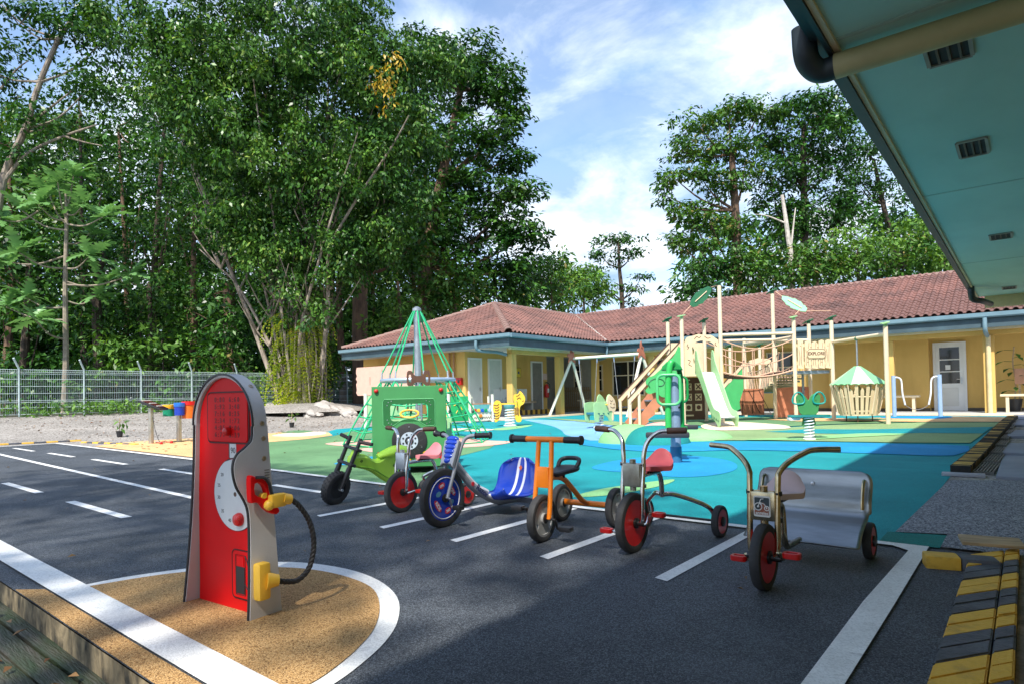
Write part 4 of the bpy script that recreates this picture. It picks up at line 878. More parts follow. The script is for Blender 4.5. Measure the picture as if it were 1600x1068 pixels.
# --- left forest
Tx('pale_branch_tree', 'tree with pale forked branches at the left edge above the fence', [(-40, 640), (-14, 420), (4, 285), (38, 205), (62, 130), (92, 62), (118, 25)], 27.5, .2,
   [(30, 40, 60, 40, 30), (110, 25, 60, 35, 30), (-30, 100, 50, 45, 26), (80, 190, 50, 30, 22), (170, 60, 60, 45, 40), (30, 240, 40, 20, 14), (140, 140, 60, 35, 30), (-20, -10, 60, 40, 26)], LD, .26, 30, bark_p, 81, R=.8, group='forest trees', droop=.3)
o = [c for c in bpy.data.objects if c.name.startswith('pale_branch_tree')][0]; b = MB(); q = Vector(o.location)
branch(b, [AD(4, 285, 27.5)-q, AD(45, 240, 27.5)-q, AD(100, 213, 27.5)-q, AD(152, 195, 27.5)-q], .10, .03, 5, 7); branch(b, [AD(100, 213, 27.5)-q, AD(130, 222, 27.4)-q, AD(160, 228, 27.4)-q], .05, .02, 4, 6); branch(b, [AD(45, 195, 27.5)-q, AD(90, 160, 27.5)-q, AD(130, 128, 27.5)-q], .06, .02, 4, 6); branch(b, [AD(0, 140, 27.5)-q, AD(25, 110, 27.5)-q, AD(44, 95, 27.5)-q], .05, .02, 4, 6)
b.build('branch', bark_p, o)
fk = [(-60, 36, 140), (10, 34, 160), (70, 37, 150), (130, 33, 110), (190, 38, 130), (250, 35, 130), (310, 40, 40), (370, 36, 150), (440, 38, 100), (510, 36, 170), (590, 39, 120), (640, 37, 200), (-120, 34, 40), (300, 33, 260), (160, 31, 330), (420, 33, 330), (540, 33, 330), (40, 32, 330), (230, 31, 400), (360, 31, 420)]
lab = ['far left forest tree reaching out of the frame', 'forest tree behind the pale forked branches', 'lower forest tree behind the lobed-leaf tree', 'forest tree above the lobed-leaf tree', 'tall forest tree left of the fig crown', 'forest tree behind the left side of the fig crown', 'tallest forest tree behind the fig crown', 'forest tree showing between the left fig stems', 'forest tree directly behind the fig stems', 'forest tree right behind the fig trunk', 'forest tree between fig and thick brown trunk', 'lower forest tree left of the dark broadleaf tree', 'forest tree at the very left edge', 'low forest tree left of the fig stems', 'low forest tree behind the second fence post', 'low forest tree behind the fig base', 'low forest tree left of the building end', 'low forest tree near the left frame edge', 'understorey tree over the middle of the fence', 'understorey tree over the fence behind the petrol pump']
for i, (px, D, top) in enumerate(fk):
    random.seed(100+i); bls = []; y = top+40
    while y < 600:
        rx = random.uniform(45, 75); bls.append((px+random.uniform(-40, 40), y, rx, random.uniform(25, 42), int(rx*(.5 if y < 420 else .34)))); y += random.uniform(50, 80)
    Tx('forest_tree', lab[i], [(px+random.uniform(-8, 8), 640), (px+random.uniform(-12, 12), 450), (px+random.uniform(-10, 10), top+70)], D, random.uniform(.14, .3), bls, [LD, LM, LD, LG, LD][i % 5], random.choice([.21, .26, .32]), 32, [bark_d, bark_b, bark_d][i % 3], 100+i, R=1.1, twigs=5, shell=.2, up=.4, wid=.5)
# understorey shrubs behind the fence
for i, (px, py, rx, ry) in enumerate([(150, 595, 40, 22), (215, 570, 50, 26), (285, 600, 45, 22), (330, 560, 40, 40), (400, 600, 40, 24), (60, 600, 40, 20), (10, 605, 40, 22), (255, 530, 36, 30), (350, 505, 40, 40), (505, 580, 30, 40), (180, 540, 34, 30)]):
    p = AD(px, 640, 28.5); base = (p.x, p.y, .53)
    tree('shrub', ['low green shrub behind the fence at the left', 'leafy shrub behind the third fence post', 'shrub behind the fence left of the red pump', 'taller climbing shrub above the fence near the pump', 'shrub behind the fence right of the pump', 'shrub behind the first fence panel', 'shrub at the left end of the fence', 'shrub with arching leaves above the fence middle', 'creeper covered shrub between pump and fig', 'shrub right of the ferny fig base', 'thin shrub above the fence beside the slim trunk'][i],
         base, [Vector(base), AD(px, py, 28.5)], .05, [pxblob(px, py, rx, ry, 28.5+random.uniform(-.6, .6), 26)], [LM, LL, LD][i % 3], .3, 22, bark_d, 140+i, R=.55, group='shrubs behind the fence', cat='shrub', shell=.1)
# ground herbs along the fence foot
Cg = np.array([(-26+random.uniform(-.9, .5), random.uniform(2, 16), .6+random.uniform(0, .35)) for _ in range(260)])
tag(leaves('ground_cover', Cg, np.full(260, .3), 14, .16, LL, None, 160, .1, .6), kind='stuff')
# dark wood beyond
def wood(name, pa, D, n, seed, m, bm):
    r = np.random.default_rng(seed); C_ = []
    for _ in range(n):
        px = r.uniform(*pa[0]); y = r.uniform(*pa[1]); C_.append(AD(px, y, D+r.uniform(-4, 4)))
    return tag(leaves(name, np.array(C_), r.uniform(1.2, 2.2, n), 34, .85, m, None, seed, .2, .7), kind='stuff')
wood('far_wood', ((-260, 700), (190, 655)), 50, 1000, 171, LD, 0); wood('far_wood', ((-260, 640), (470, 660)), 40, 420, 174, LD, 0); wood('far_wood', ((600, 930), (420, 600)), 62, 190, 172, LM, 0); wood('far_wood', ((1060, 1700), (330, 560)), 60, 420, 173, LD, 0)
# --- lobed leaf tree (breadfruit) with single leaves as parts
bt = gz(AD(100, 640, 27.2)); t = thing('lobed_leaf_tree', 'slim tree with very large lobed leaves behind the left part of the fence', 'tree', bt); BT = Vector(bt); D = 27.2
b = MB(); A_ = lambda x, y, d=0: AD(x, y, D+d)-BT
branch(b, [(0, 0, -.05), A_(103, 560), A_(102, 450), A_(104, 350), A_(103, 300)], .14, .05, 6, 8)
tips = []
for (s, e) in [((103, 420), (30, 395)), ((103, 345), (60, 320)), ((103, 440), (170, 440)), ((103, 420), (140, 400)), ((103, 335), (130, 320)), ((103, 480), (40, 465)), ((102, 530), (55, 500)), ((103, 400), (10, 410)), ((103, 340), (90, 285)), ((103, 445), (205, 430)), ((103, 360), (35, 330)), ((103, 470), (150, 465)), ((103, 380), (140, 365)), ((60, 330), (5, 345)), ((103, 330), (115, 275)), ((103, 500), (10, 480)), ((103, 350), (160, 340)), ((103, 350), (75, 300))]:
    d = random.uniform(-1.2, .8); branch(b, [A_(*s), A_((s[0]+e[0])/2, (s[1]+e[1])/2+8, d*.5), A_(*e, d)], .045, .022, 4, 6); tips.append(A_(*e, d))
b.build('trunk', P('bark_grey', (.30, .25, .19), .9, var=.3, scale=5), t)
vs = [(0, 0, 0)]; fs = []
lob = [(.06, 0), (.16, .16), (.20, .06), (.34, .24), (.36, .08), (.54, .25), (.55, .08), (.72, .20), (.74, .06), (.88, .12), (1.0, 0)]
mid = [(u, 0, .06*math.sin(u*3)-.12*u*u) for u, v in lob]; lf = [(u, v, .06*math.sin(u*3)-.12*u*u-.25*v*v+.02) for u, v in lob]; rt_ = [(u, -v, z) for u, v, z in lf]
vs = mid+lf+rt_; n = len(lob); fs = [(i, i+1, n+i+1, n+i) for i in range(n-1)]+[(i, 2*n+i, 2*n+i+1, i+1) for i in range(n-1)]
me = None; LB = leafmat('leaf_lobed', (.10, .26, .07), (.22, .42, .15), None, .25, .32)
for tp in tips:
    for k in range(random.randint(9, 13)):
        if me is None: o = pydata('leaf', vs, fs, LB, t, smooth=True); me = o.data
        else: o = link('leaf', me, t)
        a = k*.8+random.uniform(-.3, .3); pit = random.uniform(-.95, .45); o.location = tp+Vector((0, 0, random.uniform(-.05, .1)))
        o.rotation_euler = (random.uniform(-.4, .4), pit, a); s = random.uniform(.85, 1.3); o.scale = (s, s, s)
# slim young trunk with creeper on the left, banana-like plants
# plants in pots on the gravel
for (px, lb) in ((187, 'small potted seedling on the gravel near the drum post'), (456, 'small potted plant on the gravel left of the rocks')):
    p = G(px, 682 if px < 300 else 667); t = thing('potted_plant', lb, 'plant', p)
    MB().lathe([(.06, 0), (.085, .16), (.07, .16), (.065, .13), (0, .13)], seg=14).build('pot', blackp, t)
    b = MB(); b.tube([(0, 0, .13), (.02, 0, .5)], .008, 5); b.build('stem', wood_m, t)
    leaves('leaves', [(0, 0, .28), (.05, 0, .42), (-.08, .08, .34)], [.12]*3, 6, .15, LL, t, 190+px, .5)
for (px, py, lb) in ((180, 640, 'low spiky plant at the fence foot'), (262, 622, 'leafy plant behind the coloured drums')):
    p = AD(px, 646, 25); t = thing('low_plant', lb, 'plant', gz(p)); leaves('leaves', [(0, 0, .25), (.3, .3, .3), (-.3, -.2, .25), (.1, -.4, .4)], [.4]*4, 30, .3, LL, t, 195+px, .2)
struct(MB().lathe([(2.6*math.cos(k*math.pi/16), .34*math.sin(k*math.pi/16)**1.4) for k in range(8)]+[(0, .34)], (fb[0]+.4, fb[1], fb[2]-.03), seg=40).build('soil_mound', gravel_m))
rk = P('rock', (.42, .39, .36), .9, c2=(.3, .27, .24), scale=3, bump=.8, bscale=14, detail=8)
for i, (px, py, s) in enumerate([(505, 646, .55), (528, 647, .42), (545, 650, .3), (430, 640, .4), (452, 645, .35), (488, 650, .3)]):
    p = G(px, py); b = MB(); bmesh.ops.create_icosphere(b.b, subdivisions=3, radius=1)
    r = np.random.default_rng(300+i); ph = r.uniform(0, 6, 6)
    for v in b.b.verts:
        c = v.co; k = 1+.22*math.sin(3*c.x+ph[0])*math.cos(2.6*c.y+ph[1])+.14*math.sin(6*c.z+5*c.x+ph[2])+.08*math.sin(11*c.y+ph[3]+4*c.x)
        v.co = Vector((c.x*k*1.5, c.y*k, c.z*k*.65))*s
    tag(b.build('rock', rk, loc=(p.x, p.y, E(p.x, p.y)+s*.12), sharp=25), ['large pale rock beside the ferny tree base', 'middle pale rock right of the tree base', 'smallest rock by the end of the left wing', 'rock left of the tree base', 'rock in front of the tree base', 'flat rock before the ferns'][i], 'rock')
# two shade trees behind the photographer, whose crowns shade the road
for i, (c, r_, s) in enumerate([((-1.3, -2.5, 7.4), (2.9, 2.3, 1.6), 401), ((-5.4, -2.6, 7.4), (2.8, 2.3, 1.6), 402)]):
    base = (c[0]-.5, c[1]-1.5, -.3)
    tree('shade_tree', ['shade tree behind the camera over the drain', 'second shade tree behind the camera further left'][i], base, [base, (c[0]-.3, c[1]-.8, 3), (c[0], c[1], 6)], .22, [(c, r_, 74)], LM, .28, 28, bark_b, s, R=.8, group='', shell=.2)
# ------------------------------------------------------------------ the big play structure (turned 45 degrees)
random.seed(77)
T = thing('play_structure', 'large beige and green climbing structure with slide, rope bridge and tall posts', 'play structure', (-6.28, 14.03, .12), math.radians(45))
def B_(name, mat, fn, parent=None, **k): b = MB(); fn(b); return b.build(name, mat, parent or T, **k)
posts = {'a': (0, 0, 2.52, 1), 'b': (0, .95, 2.55, 2), 'c': (.95, 0, 3.30, 2), 'd': (.95, .95, 2.52, 2), 'e': (2.69, -.18, 2.45, 1), 'f': (2.69, .77, 3.22, 2), 'g': (3.64, -.18, 2.42, 2), 'h': (3.64, .77, 2.45, 2), 'i': (3.64, -2.05, 2.08, 1),
         'j': (3.04, 3.08, 2.3, 0), 'k': (3.99, 3.08, 2.0, 2), 'l': (3.04, 4.03, 2.1, 2), 'm': (3.99, 4.03, 2.1, 2)}
def cap(b, x, y, z, k):
    lf = spline([(-.17, 0), (-.1, .09), (.03, .10), (.10, .06), (.20, .02), (.12, -.06), (.02, -.10), (-.1, -.08)], 3, True)
    a = .5 if k == 1 else 2.2
    b.prism([(p*.8, q*.8) for p, q in lf], .02, Matrix.Translation((x, y, z+.06)) @ Matrix.Rotation(a, 4, 'Z') @ Matrix.Rotation(.35 if k == 2 else -.2, 4, 'Y'))
    b.lathe([(.048, 0), (.035, .03), (.05, .08)], (x, y, z), seg=10)
for x, y, h, k in posts.values():
    B_('post', beige, lambda b: b.tube([(x, y, -.05), (x, y, h)], .046, 12))
    if k: B_('leaf_cap', lgreen if k == 1 else dgreen, lambda b: cap(b, x, y, h, k))
deckm = P('deck_metal', (.30, .36, .46), .5, .4, var=.15)
B_('deck', deckm, lambda b: b.box((.475, .475, 1.21), (.86, .86, .07), bev=.006)); B_('deck', deckm, lambda b: b.box((3.165, .295, 1.21), (.86, .86, .07), bev=.006)); B_('deck', deckm, lambda b: b.box((3.515, 3.555, .74), (.86, .86, .07), bev=.006))
# arch panel with its opening, squiggles
def arch(b, x0, x1, z0, z1, y, op, mat4=None):
    xm = (x0+x1)/2; w_ = (x1-x0)/2
    out_ = [(x0, z0), (x1, z0), (x1, z1-.22)]+[(xm+w_*.98*math.cos(a)*(1 if a < 1.57 else 1), z1-.22+.22*(math.sin(a)**.7)+.012*math.sin(a*8)) for a in [math.pi*i/16 for i in range(1, 16)]]+[(x0, z1-.22)]
    hole = [(op[0], op[2]), (op[1], op[2]), (op[1]+.06, op[3]-.16)]+[((op[0]+op[1])/2+((op[1]-op[0])/2+.06)*math.cos(a), op[3]-.16+.16*math.sin(a)) for a in [math.pi*i/12 for i in range(1, 12)]]+[(op[0]-.06, op[3]-.16)]
    b.prism(out_, .022, XZ((0, y, 0)), [hole])
ap = B_('arch_panel', beigeb, lambda b: arch(b, .05, .90, 1.16, 2.14, 0.02, (.30, .74, 1.20, 2.0)))
def squig(pts, parent, y, r=.007, m=brownl): b = MB(); b.tube([(p[0], y, p[1]) for p in spline(pts, 4)], r, 4, cap=False); return b.build('carved_line', m, parent)
squig([(.30, 2.03), (.36, 2.09), (.42, 2.06), (.47, 2.10)], ap, -.004); squig([(.55, 2.10), (.62, 2.05), (.70, 2.06)], ap, -.004); squig([(.14, 1.92), (.12, 1.87), (.16, 1.85), (.13, 1.80)], ap, -.004); squig([(.13, 1.55), (.19, 1.52), (.15, 1.44), (.22, 1.40)], ap, -.004); squig([(.83, 1.95), (.81, 1.9), (.85, 1.86)], ap, -.004)
vase = lambda x: spline([(x, 1.43), (x+.035, 1.5), (x+.05, 1.56), (x+.02, 1.63), (x, 1.66), (x-.02, 1.63), (x-.05, 1.56), (x-.035, 1.5)], 2, True)
vase2 = lambda x: spline([(x, 1.70), (x+.035, 1.77), (x+.045, 1.83), (x, 1.92), (x-.045, 1.83), (x-.035, 1.77)], 2, True)
B_('back_panel', beigeb, lambda b: b.prism([(.06, 1.30), (.89, 1.30), (.89, 2.02), (.06, 2.02)], .022, XZ((0, .94, 0)), [vase(.3), vase2(.3), vase(.62), vase2(.62)]))
# door panel under the deck
dp = B_('door_panel', P('door_brown', (.10, .042, .025), .6, var=.15), lambda b: b.box((.48, .93, .62), (.84, .025, 1.06), bev=.004))
for i, (x, z) in enumerate([(x, z) for z in (.92, .66, .40) for x in (.22, .48, .74)]):
    sq = B_('door_square', beigeb, lambda b: b.box((x, .914, z), (.17, .008, .17)), dp)
    B_('motif', brownl, (lambda b: b.lathe([(.055, 0), (.055, .004)], (x, .9098, z), (0, -1, 0), 14)) if z < .5 else (lambda b: (b.prism([(x-.07, z-.05), (x-.05, z-.07), (x+.07, z+.05), (x+.05, z+.07)], .004, XZ((0, .909, 0))), b.prism([(x-.07, z+.05), (x-.05, z+.07), (x+.07, z-.05), (x+.05, z-.07)], .005, XZ((0, .908, 0))))), dp)
B_('letter_slot', beigeb, lambda b: (b.box((.48, .914, .20), (.25, .008, .035)), b.box((.48, .914, 1.09), (.10, .008, .03))), dp)
# slide
sp = [(.05, 1.72), (-.06, 1.74), (-.12, 1.55), (-.30, 1.28), (-.62, .83), (-.86, .50), (-.98, .40), (-1.10, .37), (-1.22, .34), (-1.27, .22), (-1.22, .02), (-1.16, -.02), (-1.12, .05), (-1.05, .10), (-.96, .16), (-.86, .20), (-.70, .40), (-.45, .72), (-.22, 1.02), (-.05, 1.17), (.05, 1.18)]
sl_ = B_('slide', P('slide_white', (.80, .80, .82), .25, var=.04), lambda b: [b.verts([(x, p[0], p[1]+dz) for x in (.35, .72) for dz in (0, -.02) for p in ((.0, 1.255), (-.12, 1.22), (-.40, .86), (-.75, .42), (-.88, .30), (-1.02, .24), (-1.20, .22))], [(i, i+1, 14+i+1, 14+i) for i in range(6)]+[(7+i, 21+i, 22+i, 8+i) for i in range(6)])])
for x in (.325, .725): B_('slide_side', lgreen, lambda b: b.prism(spline(sp, 2, True), .022, YZ((x, 0, 0))), sl_)
for q in range(5): B_('carved_notch', dgreen, lambda b: b.prism(spline([(-.82-q*.085, .30-q*.03), (-.80-q*.085, .24-q*.025), (-.86-q*.085, .17-q*.012)], 2, True), .003, YZ((.3235, 0, 0)) @ Matrix.Identity(4)), sl_)
# stair side on the left: handrails, cloud panel, orange stringer
for y in (.03, .90):
    hr = B_('handrail', beigeb, lambda b: b.prism([(.0, 1.86), (.0, 2.02), (-1.34, .66), (-1.30, .52)], .03, XZ((0, y+.03, 0))))
    for o in (0, .145): B_('rail_edge', brownl, lambda b: b.tube([(0, y-.005, 2.02-o), (-1.34+o*.3, y-.005, .66-o*.93)], .012, 5), hr)
cl = spline([(-.05, .72), (-.05, 1.84), (-.20, 1.66), (-.42, 1.42), (-.58, 1.30), (-.70, 1.20), (-.86, 1.14), (-.90, 1.02), (-.84, .94), (-.92, .84), (-.82, .76), (-.66, .80), (-.55, .70), (-.40, .66), (-.28, .60), (-.14, .66)], 3, True)
cp = B_('cloud_panel', mgreen, lambda b: b.prism(cl, .02, XZ((0, .02, 0))))
spi = [(-.60+.02*k*math.cos(k*.62+2), 1.0+.0125*k*math.sin(k*.62+2)) for k in range(1, 14)]
squig(spi, cp, -.004, .012, dgreen); squig([(-.44, 1.02), (-.36, 1.12), (-.40, 1.22), (-.33, 1.30)], cp, -.004, .012, dgreen); squig([(-.30, 1.38), (-.22, 1.44), (-.14, 1.46)], cp, -.004, .010, dgreen)
for y in (.05, .9):
    for x in (-1.28, -1.06): B_('short_post', beige, lambda b: b.tube([(x, y, -.05), (x, y, .62 if x < -1.2 else .82)], .036, 10))
for y in (.12, .83): B_('stringer', orangebrown, lambda b: b.prism([(-1.12, 0), (-1.0, -.02), (-.82, .10), (-.84, .16), (-.66, .28), (-.68, .36), (-.50, .48), (-.5, .56), (-.12, 1.04), (-.12, 1.18), (-.25, 1.16), (-1.2, .08)], .02, XZ((0, y, 0))))
for q in range(5): B_('step', deckm, lambda b: b.box((-1.0+q*.19, .475, .16+q*.22), (.16, .68, .03)))
# rope bridge with rope rails
def sag(p, q, s, n=14): return [Vector(p).lerp(Vector(q), i/n)+Vector((0, 0, -4*s*(i/n)*(1-i/n))) for i in range(n+1)]
for y0, y1 in ((.02, -.16), (.93, .75)):
    top = sag((.99, y0, 2.02), (2.66, y1, 1.98), .22); md = sag((.99, y0, 1.66), (2.66, y1, 1.64), .24); bt = sag((.99, y0, 1.24), (2.66, y1, 1.26), .13)
    for nm, c, r in (('rope', top, .016), ('rope', md, .013), ('edge_rope', bt, .022)): B_(nm, brownrope, lambda b: b.tube(c, r, 6))
    for i in range(2, 14, 2): B_('rope', brownrope, lambda b: b.tube([top[i], bt[i]], .010, 5))
brd = P('bridge_plank', (.13, .07, .05), .7, var=.2)
for i in range(15):
    f = (i+.5)/15; p = Vector((.99, .475, 1.22)).lerp(Vector((2.66, .29, 1.24)), f)+Vector((0, 0, -4*.13*f*(1-f)))
    B_('plank', brd, lambda b: b.box(tuple(p), (.10, .86, .035), -.1, bev=.006))
for (a, c) in (((.95, 0, 2.12), (2.69, -.18, 2.13)), ((.95, .95, 2.06), (2.69, .77, 2.06)), ((3.64, -.18, 1.91), (3.64, -2.05, 1.92)), ((2.69, .77, 2.04), (3.64, .77, 2.04)), ((2.69, -.18, 2.05), (2.69, .77, 2.05)), ((3.04, 3.08, 2.15), (2.69, .77, 2.06))):
    B_('rail', beige, lambda b: b.tube([a, c], .036, 10))
# picket panel with its sign
xs_ = [2.755, 2.93, 3.105, 3.28, 3.445]
for i, x in enumerate(xs_):
    w_ = .145; h_ = [1.98, 1.95, 1.93, 1.965, 1.97][i]
    pk = B_('picket', beigeb, lambda b: b.prism([(x, 1.30+.01*(i % 2)), (x+w_, 1.28), (x+w_, h_-.02), (x+w_*.6, h_), (x+.01, h_-.03)], .022, XZ((0, -.19, 0)), [circ(x+w_*.5, 1.44 if i % 2 else 1.82, .014, 8)] if i != 2 else []))
    squig([(x+.03, 1.36), (x+.05, 1.55), (x+.03, 1.75)], pk, -.2145, .004); squig([(x+.1, 1.34), (x+.085, 1.5), (x+.11, 1.9)], pk, -.2145, .004)
B_('picket_rail', beigeb, lambda b: (b.box((3.165, -.178, 1.42), (.86, .02, .07)), b.box((3.165, -.178, 1.84), (.86, .02, .07))))
sg = B_('sign_board', beigeb, lambda b: b.prism([(2.97, 1.58), (3.03, 1.52), (3.40, 1.52), (3.46, 1.58), (3.46, 1.70), (3.40, 1.76), (3.03, 1.76), (2.97, 1.70)], .014, XZ((0, -.2135, 0))))
b = MB(); b.tube([(p[0], -.229, p[1]) for p in [(2.985, 1.585), (3.035, 1.535), (3.395, 1.535), (3.445, 1.585), (3.445, 1.695), (3.395, 1.745), (3.035, 1.745), (2.985, 1.695)]], .005, 4, closed=True); b.build('border', brownl, sg)
text('lettering', 'EXPLORE', .105, frame((3.215, -.230, 1.64), (1, 0, 0), (0, 0, 1)), brownl, sg, .002, bold=.0016)
B_('side_panel', beigeb, lambda b: b.prism([(-.13, 1.30), (.72, 1.30), (.72, 1.9), (.5, 1.94), (.25, 1.9), (-.13, 1.96)], .02, YZ((3.63, 0, 0)), [vase(.15), vase(.45)]))
B_('center_pole', P('grey_pole', (.30, .33, .36), .4, .6), lambda b: b.tube([(3.165, .3, 0), (3.165, .3, 1.17)], .03, 10))
ob = B_('climbing_board', orangebrown, lambda b: b.prism([(2.72, .10), (3.6, .10), (3.6, .86), (3.3, .88), (2.72, .84)], .022, XZ((0, .80, 0))))
for (x, z) in ((3.3, .7), (3.42, .76), (3.48, .8), (3.35, .3), (3.45, .33), (3.52, .36), (3.5, .22), (3.4, .2)): B_('dot', brownl, lambda b: b.lathe([(.022, 0), (.022, .003)], (x, .777, z), (0, -1, 0), 8), ob)
B_('climbing_board', orangebrown, lambda b: b.prism([(2.05, .16), (2.66, .16), (2.66, .84), (2.12, .84), (2.0, .5)], .022, XZ((0, 1.3, 0))))
for q in range(4): B_('rope', P('dark_rope', (.09, .045, .03), .8), lambda b: b.tube([(2.1+q*.14, 1.27, .8), (2.2+q*.14+(.2 if q % 2 else -.15), 1.27, .2)], .009, 4))
# third tower behind: cloud panel, arch, net bridge, fence panel
B_('cloud_panel', mgreen, lambda b: b.prism([(p[0]*1.0+3.0, p[1]-.38) for p in cl], .02, XZ((0, 3.06, 0))))
hr = B_('handrail', beigeb, lambda b: b.prism([(3.0, 1.52), (3.0, 1.66), (1.84, .5), (1.9, .38)], .03, XZ((0, 3.05, 0))))
B_('rail_edge', brownl, lambda b: b.tube([(3.0, 3.02, 1.66), (1.84, 3.02, .5)], .014, 5), hr)
B_('curved_board', dgreen, lambda b: b.prism(spline([(2.2, .1), (2.5, .05), (2.75, .3), (3.0, .5), (3.0, .9), (2.6, .85)], 3, True), .02, XZ((0, 3.2, 0))))  # dark green curved board behind the cloud panel
B_('arch_panel', beigeb, lambda b: arch(b, 3.09, 3.94, .8, 1.72, 3.08, (3.30, 3.74, .84, 1.55)))
B_('plank_panel', beigeb, lambda b: [b.box((4.0, 3.2+q*.14, 1.12), (.02, .13, .72), bev=.004) for q in range(6)])
nb = sag((3.5, 3.05, .78), (3.25, .85, 1.2), .16, 12)
for q in range(12): B_('bridge_slat', P('net_slat', (.55, .43, .22), .7, var=.25), lambda b: b.box(tuple((nb[q]+nb[q+1])/2), (.72, .15, .05), .1, bev=.01))
for sx in (-.38, .38):
    tp = [p+Vector((sx, 0, .55)) for p in nb]; lw = [p+Vector((sx, 0, .03)) for p in nb]
    B_('rope', brownrope, lambda b: b.tube(tp, .014, 5)); B_('rope', brownrope, lambda b: [b.tube([tp[i], lw[min(12, i+1)]], .008, 4) for i in range(12)]); B_('rope', brownrope, lambda b: [b.tube([lw[i], tp[min(12, i+1)]], .008, 4) for i in range(12)])
fpn = B_('fence_panel', dgreen, lambda b: [b.box((3.6+q*.09, 2.5-q*.02, .42), (.05, .02, .74), bev=.004) for q in range(8)])
B_('panel_frame', mgreen, lambda b: (b.box((3.92, 2.46, .75), (.8, .03, .07)), b.box((3.92, 2.46, .12), (.8, .03, .07))))
B_('curved_post', P('brown_post', (.26, .17, .11), .7), lambda b: b.tube(spline([(4.22, 2.0, -.02), (4.12, 2.1, .35), (4.0, 2.3, .8), (3.95, 2.4, 1.2)], 4), .045, 8))
# big leaf shades
def leafshade(p, q, wd, m, nm):
    p = Vector(p); q = Vector(q); d = q-p; L = d.length; u = d.normalized(); v = Vector(FW).cross(u).normalized()
    f = frame(p, u, v); of = [(0, -.02), (.05*L, wd*.25), (.2*L, wd*.42), (.24*L, wd*.36), (.4*L, wd*.55), (.45*L, wd*.48), (.62*L, wd*.5), (.66*L, wd*.40), (.85*L, wd*.3), (L, .02), (.9*L, -wd*.25), (.7*L, -wd*.38), (.66*L, -wd*.48), (.5*L, -wd*.42), (.46*L, -wd*.52), (.3*L, -wd*.42), (.12*L, -wd*.3)]
    iv = Matrix.Rotation(-math.radians(45), 4, 'Z') @ Matrix.Translation(-Vector((-6.28, 14.03, .12)))
    o = MB().prism(of, .018, iv @ f).build(nm, m, T)
    MB().tube([iv @ (p+u*L*.2+Vector(FW)*-.02), iv @ (p+u*L*.75+Vector(FW)*-.02)], .012, 5).build('vein', beigeb, o)
    return iv
iv = leafshade(AD(1079, 478, 15.3), AD(1112, 448, 15.6), .30, dgreen, 'leaf_shade'); leafshade(AD(1260, 486, 15.0), AD(1221, 463, 15.6), .26, P('leaf_shade_green', (.22, .58, .30), .5, var=.05), 'leaf_shade')
for a, c in ((AD(1068, 490, 14.9), AD(1079, 478, 15.3)), (AD(1111, 449, 15.6), AD(1121, 446, 15.0)), (AD(1212, 456, 15.8), AD(1222, 463, 15.6)), (AD(1260, 486, 15.0), AD(1298, 486, 15.0)), (AD(1250, 484, 15.0), AD(1242, 492, 14.9))):
    MB().tube([iv @ a, iv @ c], .010, 5).build('rope', brownrope, T)
# hanging hut
h = Vector((-3.6, 16.5, .15))+Vector((1, -1, 0))*.707*.95; H = thing('hanging_hut', 'little hanging hut with scalloped green roof and picket basket under the beam', 'hanging hut', (h.x, h.y, .15), math.radians(20))
def hut(name, m, fn, parent=None): b = MB(); fn(b); return b.build(name, m, parent or H)
hut('rod', galv, lambda b: b.tube([(0, 0, 1.24), (0, 0, 1.90)], .018, 8)); hut('hook', dgreen, lambda b: b.lathe([(.04, 0), (.05, .05), (.02, .08)], (0, 0, 1.84), seg=10))
for k in range(8):
    a0, a1 = k*math.pi/4-.39, (k+1)*math.pi/4-.39; r1 = .60
    pts = [(.07*math.cos(a0), .07*math.sin(a0), 1.26), (.07*math.cos(a1), .07*math.sin(a1), 1.26)]; n = 12; out_ = []
    for i in range(n+1):
        f = 1-i/n; p0 = Vector((r1*math.cos(a0), r1*math.sin(a0), .85)); p1 = Vector((r1*math.cos(a1), r1*math.sin(a1), .85)); p = p0.lerp(p1, f); p.z += .02*abs(math.sin(f*math.pi*3)); p *= 1; out_.append(tuple(p))
    def fn(b, P_=pts+out_): b.verts(list(P_)+[(x*.985, y*.985, z-.014) for x, y, z in P_], [tuple(range(len(P_)-1, -1, -1)), tuple(range(len(P_), 2*len(P_)))]+[(i, (i+1) % len(P_), len(P_)+(i+1) % len(P_), len(P_)+i) for i in range(len(P_))])
    ro = hut('roof_panel', P('hut_green', (.20, .50, .24), .5, var=.05) if k % 2 else P('hut_pale', (.45, .66, .42), .5, var=.05), fn)
for k in range(28):
    a = k*2*math.pi/28; c, s = math.cos(a), math.sin(a); hh = [.80, .72, .78, .70][k % 4]
    def fn(b):
        sd = Vector((-s, c, 0)); rd = Vector((c, s, 0)); z0 = .18; r0 = .38; r1 = .38+.14*(hh-z0)/.62; w_ = .034
        vs = [rd*r0-sd*w_*.8+Vector((0, 0, z0)), rd*r0+sd*w_*.8+Vector((0, 0, z0)), rd*r1+sd*w_+Vector((0, 0, hh)), rd*(r1+.01)+Vector((0, 0, hh+.06)), rd*r1-sd*w_+Vector((0, 0, hh))]
        vs += [v-rd*.02 for v in vs]; b.verts(vs, [(0, 1, 2, 3, 4), (9, 8, 7, 6, 5)]+[(i, 5+i, 5+(i+1) % 5, (i+1) % 5) for i in range(5)])
    hut('picket', beigeb, fn)
hut('hoop', beigeb, lambda b: b.tube([(.37*math.cos(a), .37*math.sin(a), .26) for a in [k*.2618 for k in range(24)]], .018, 6, True)); hut('hoop', beigeb, lambda b: b.tube([(.45*math.cos(a), .45*math.sin(a), .58) for a in [k*.2618 for k in range(24)]], .016, 6, True))
hut('floor', beigeb, lambda b: b.lathe([(.38, .16), (.38, .19)], seg=24))
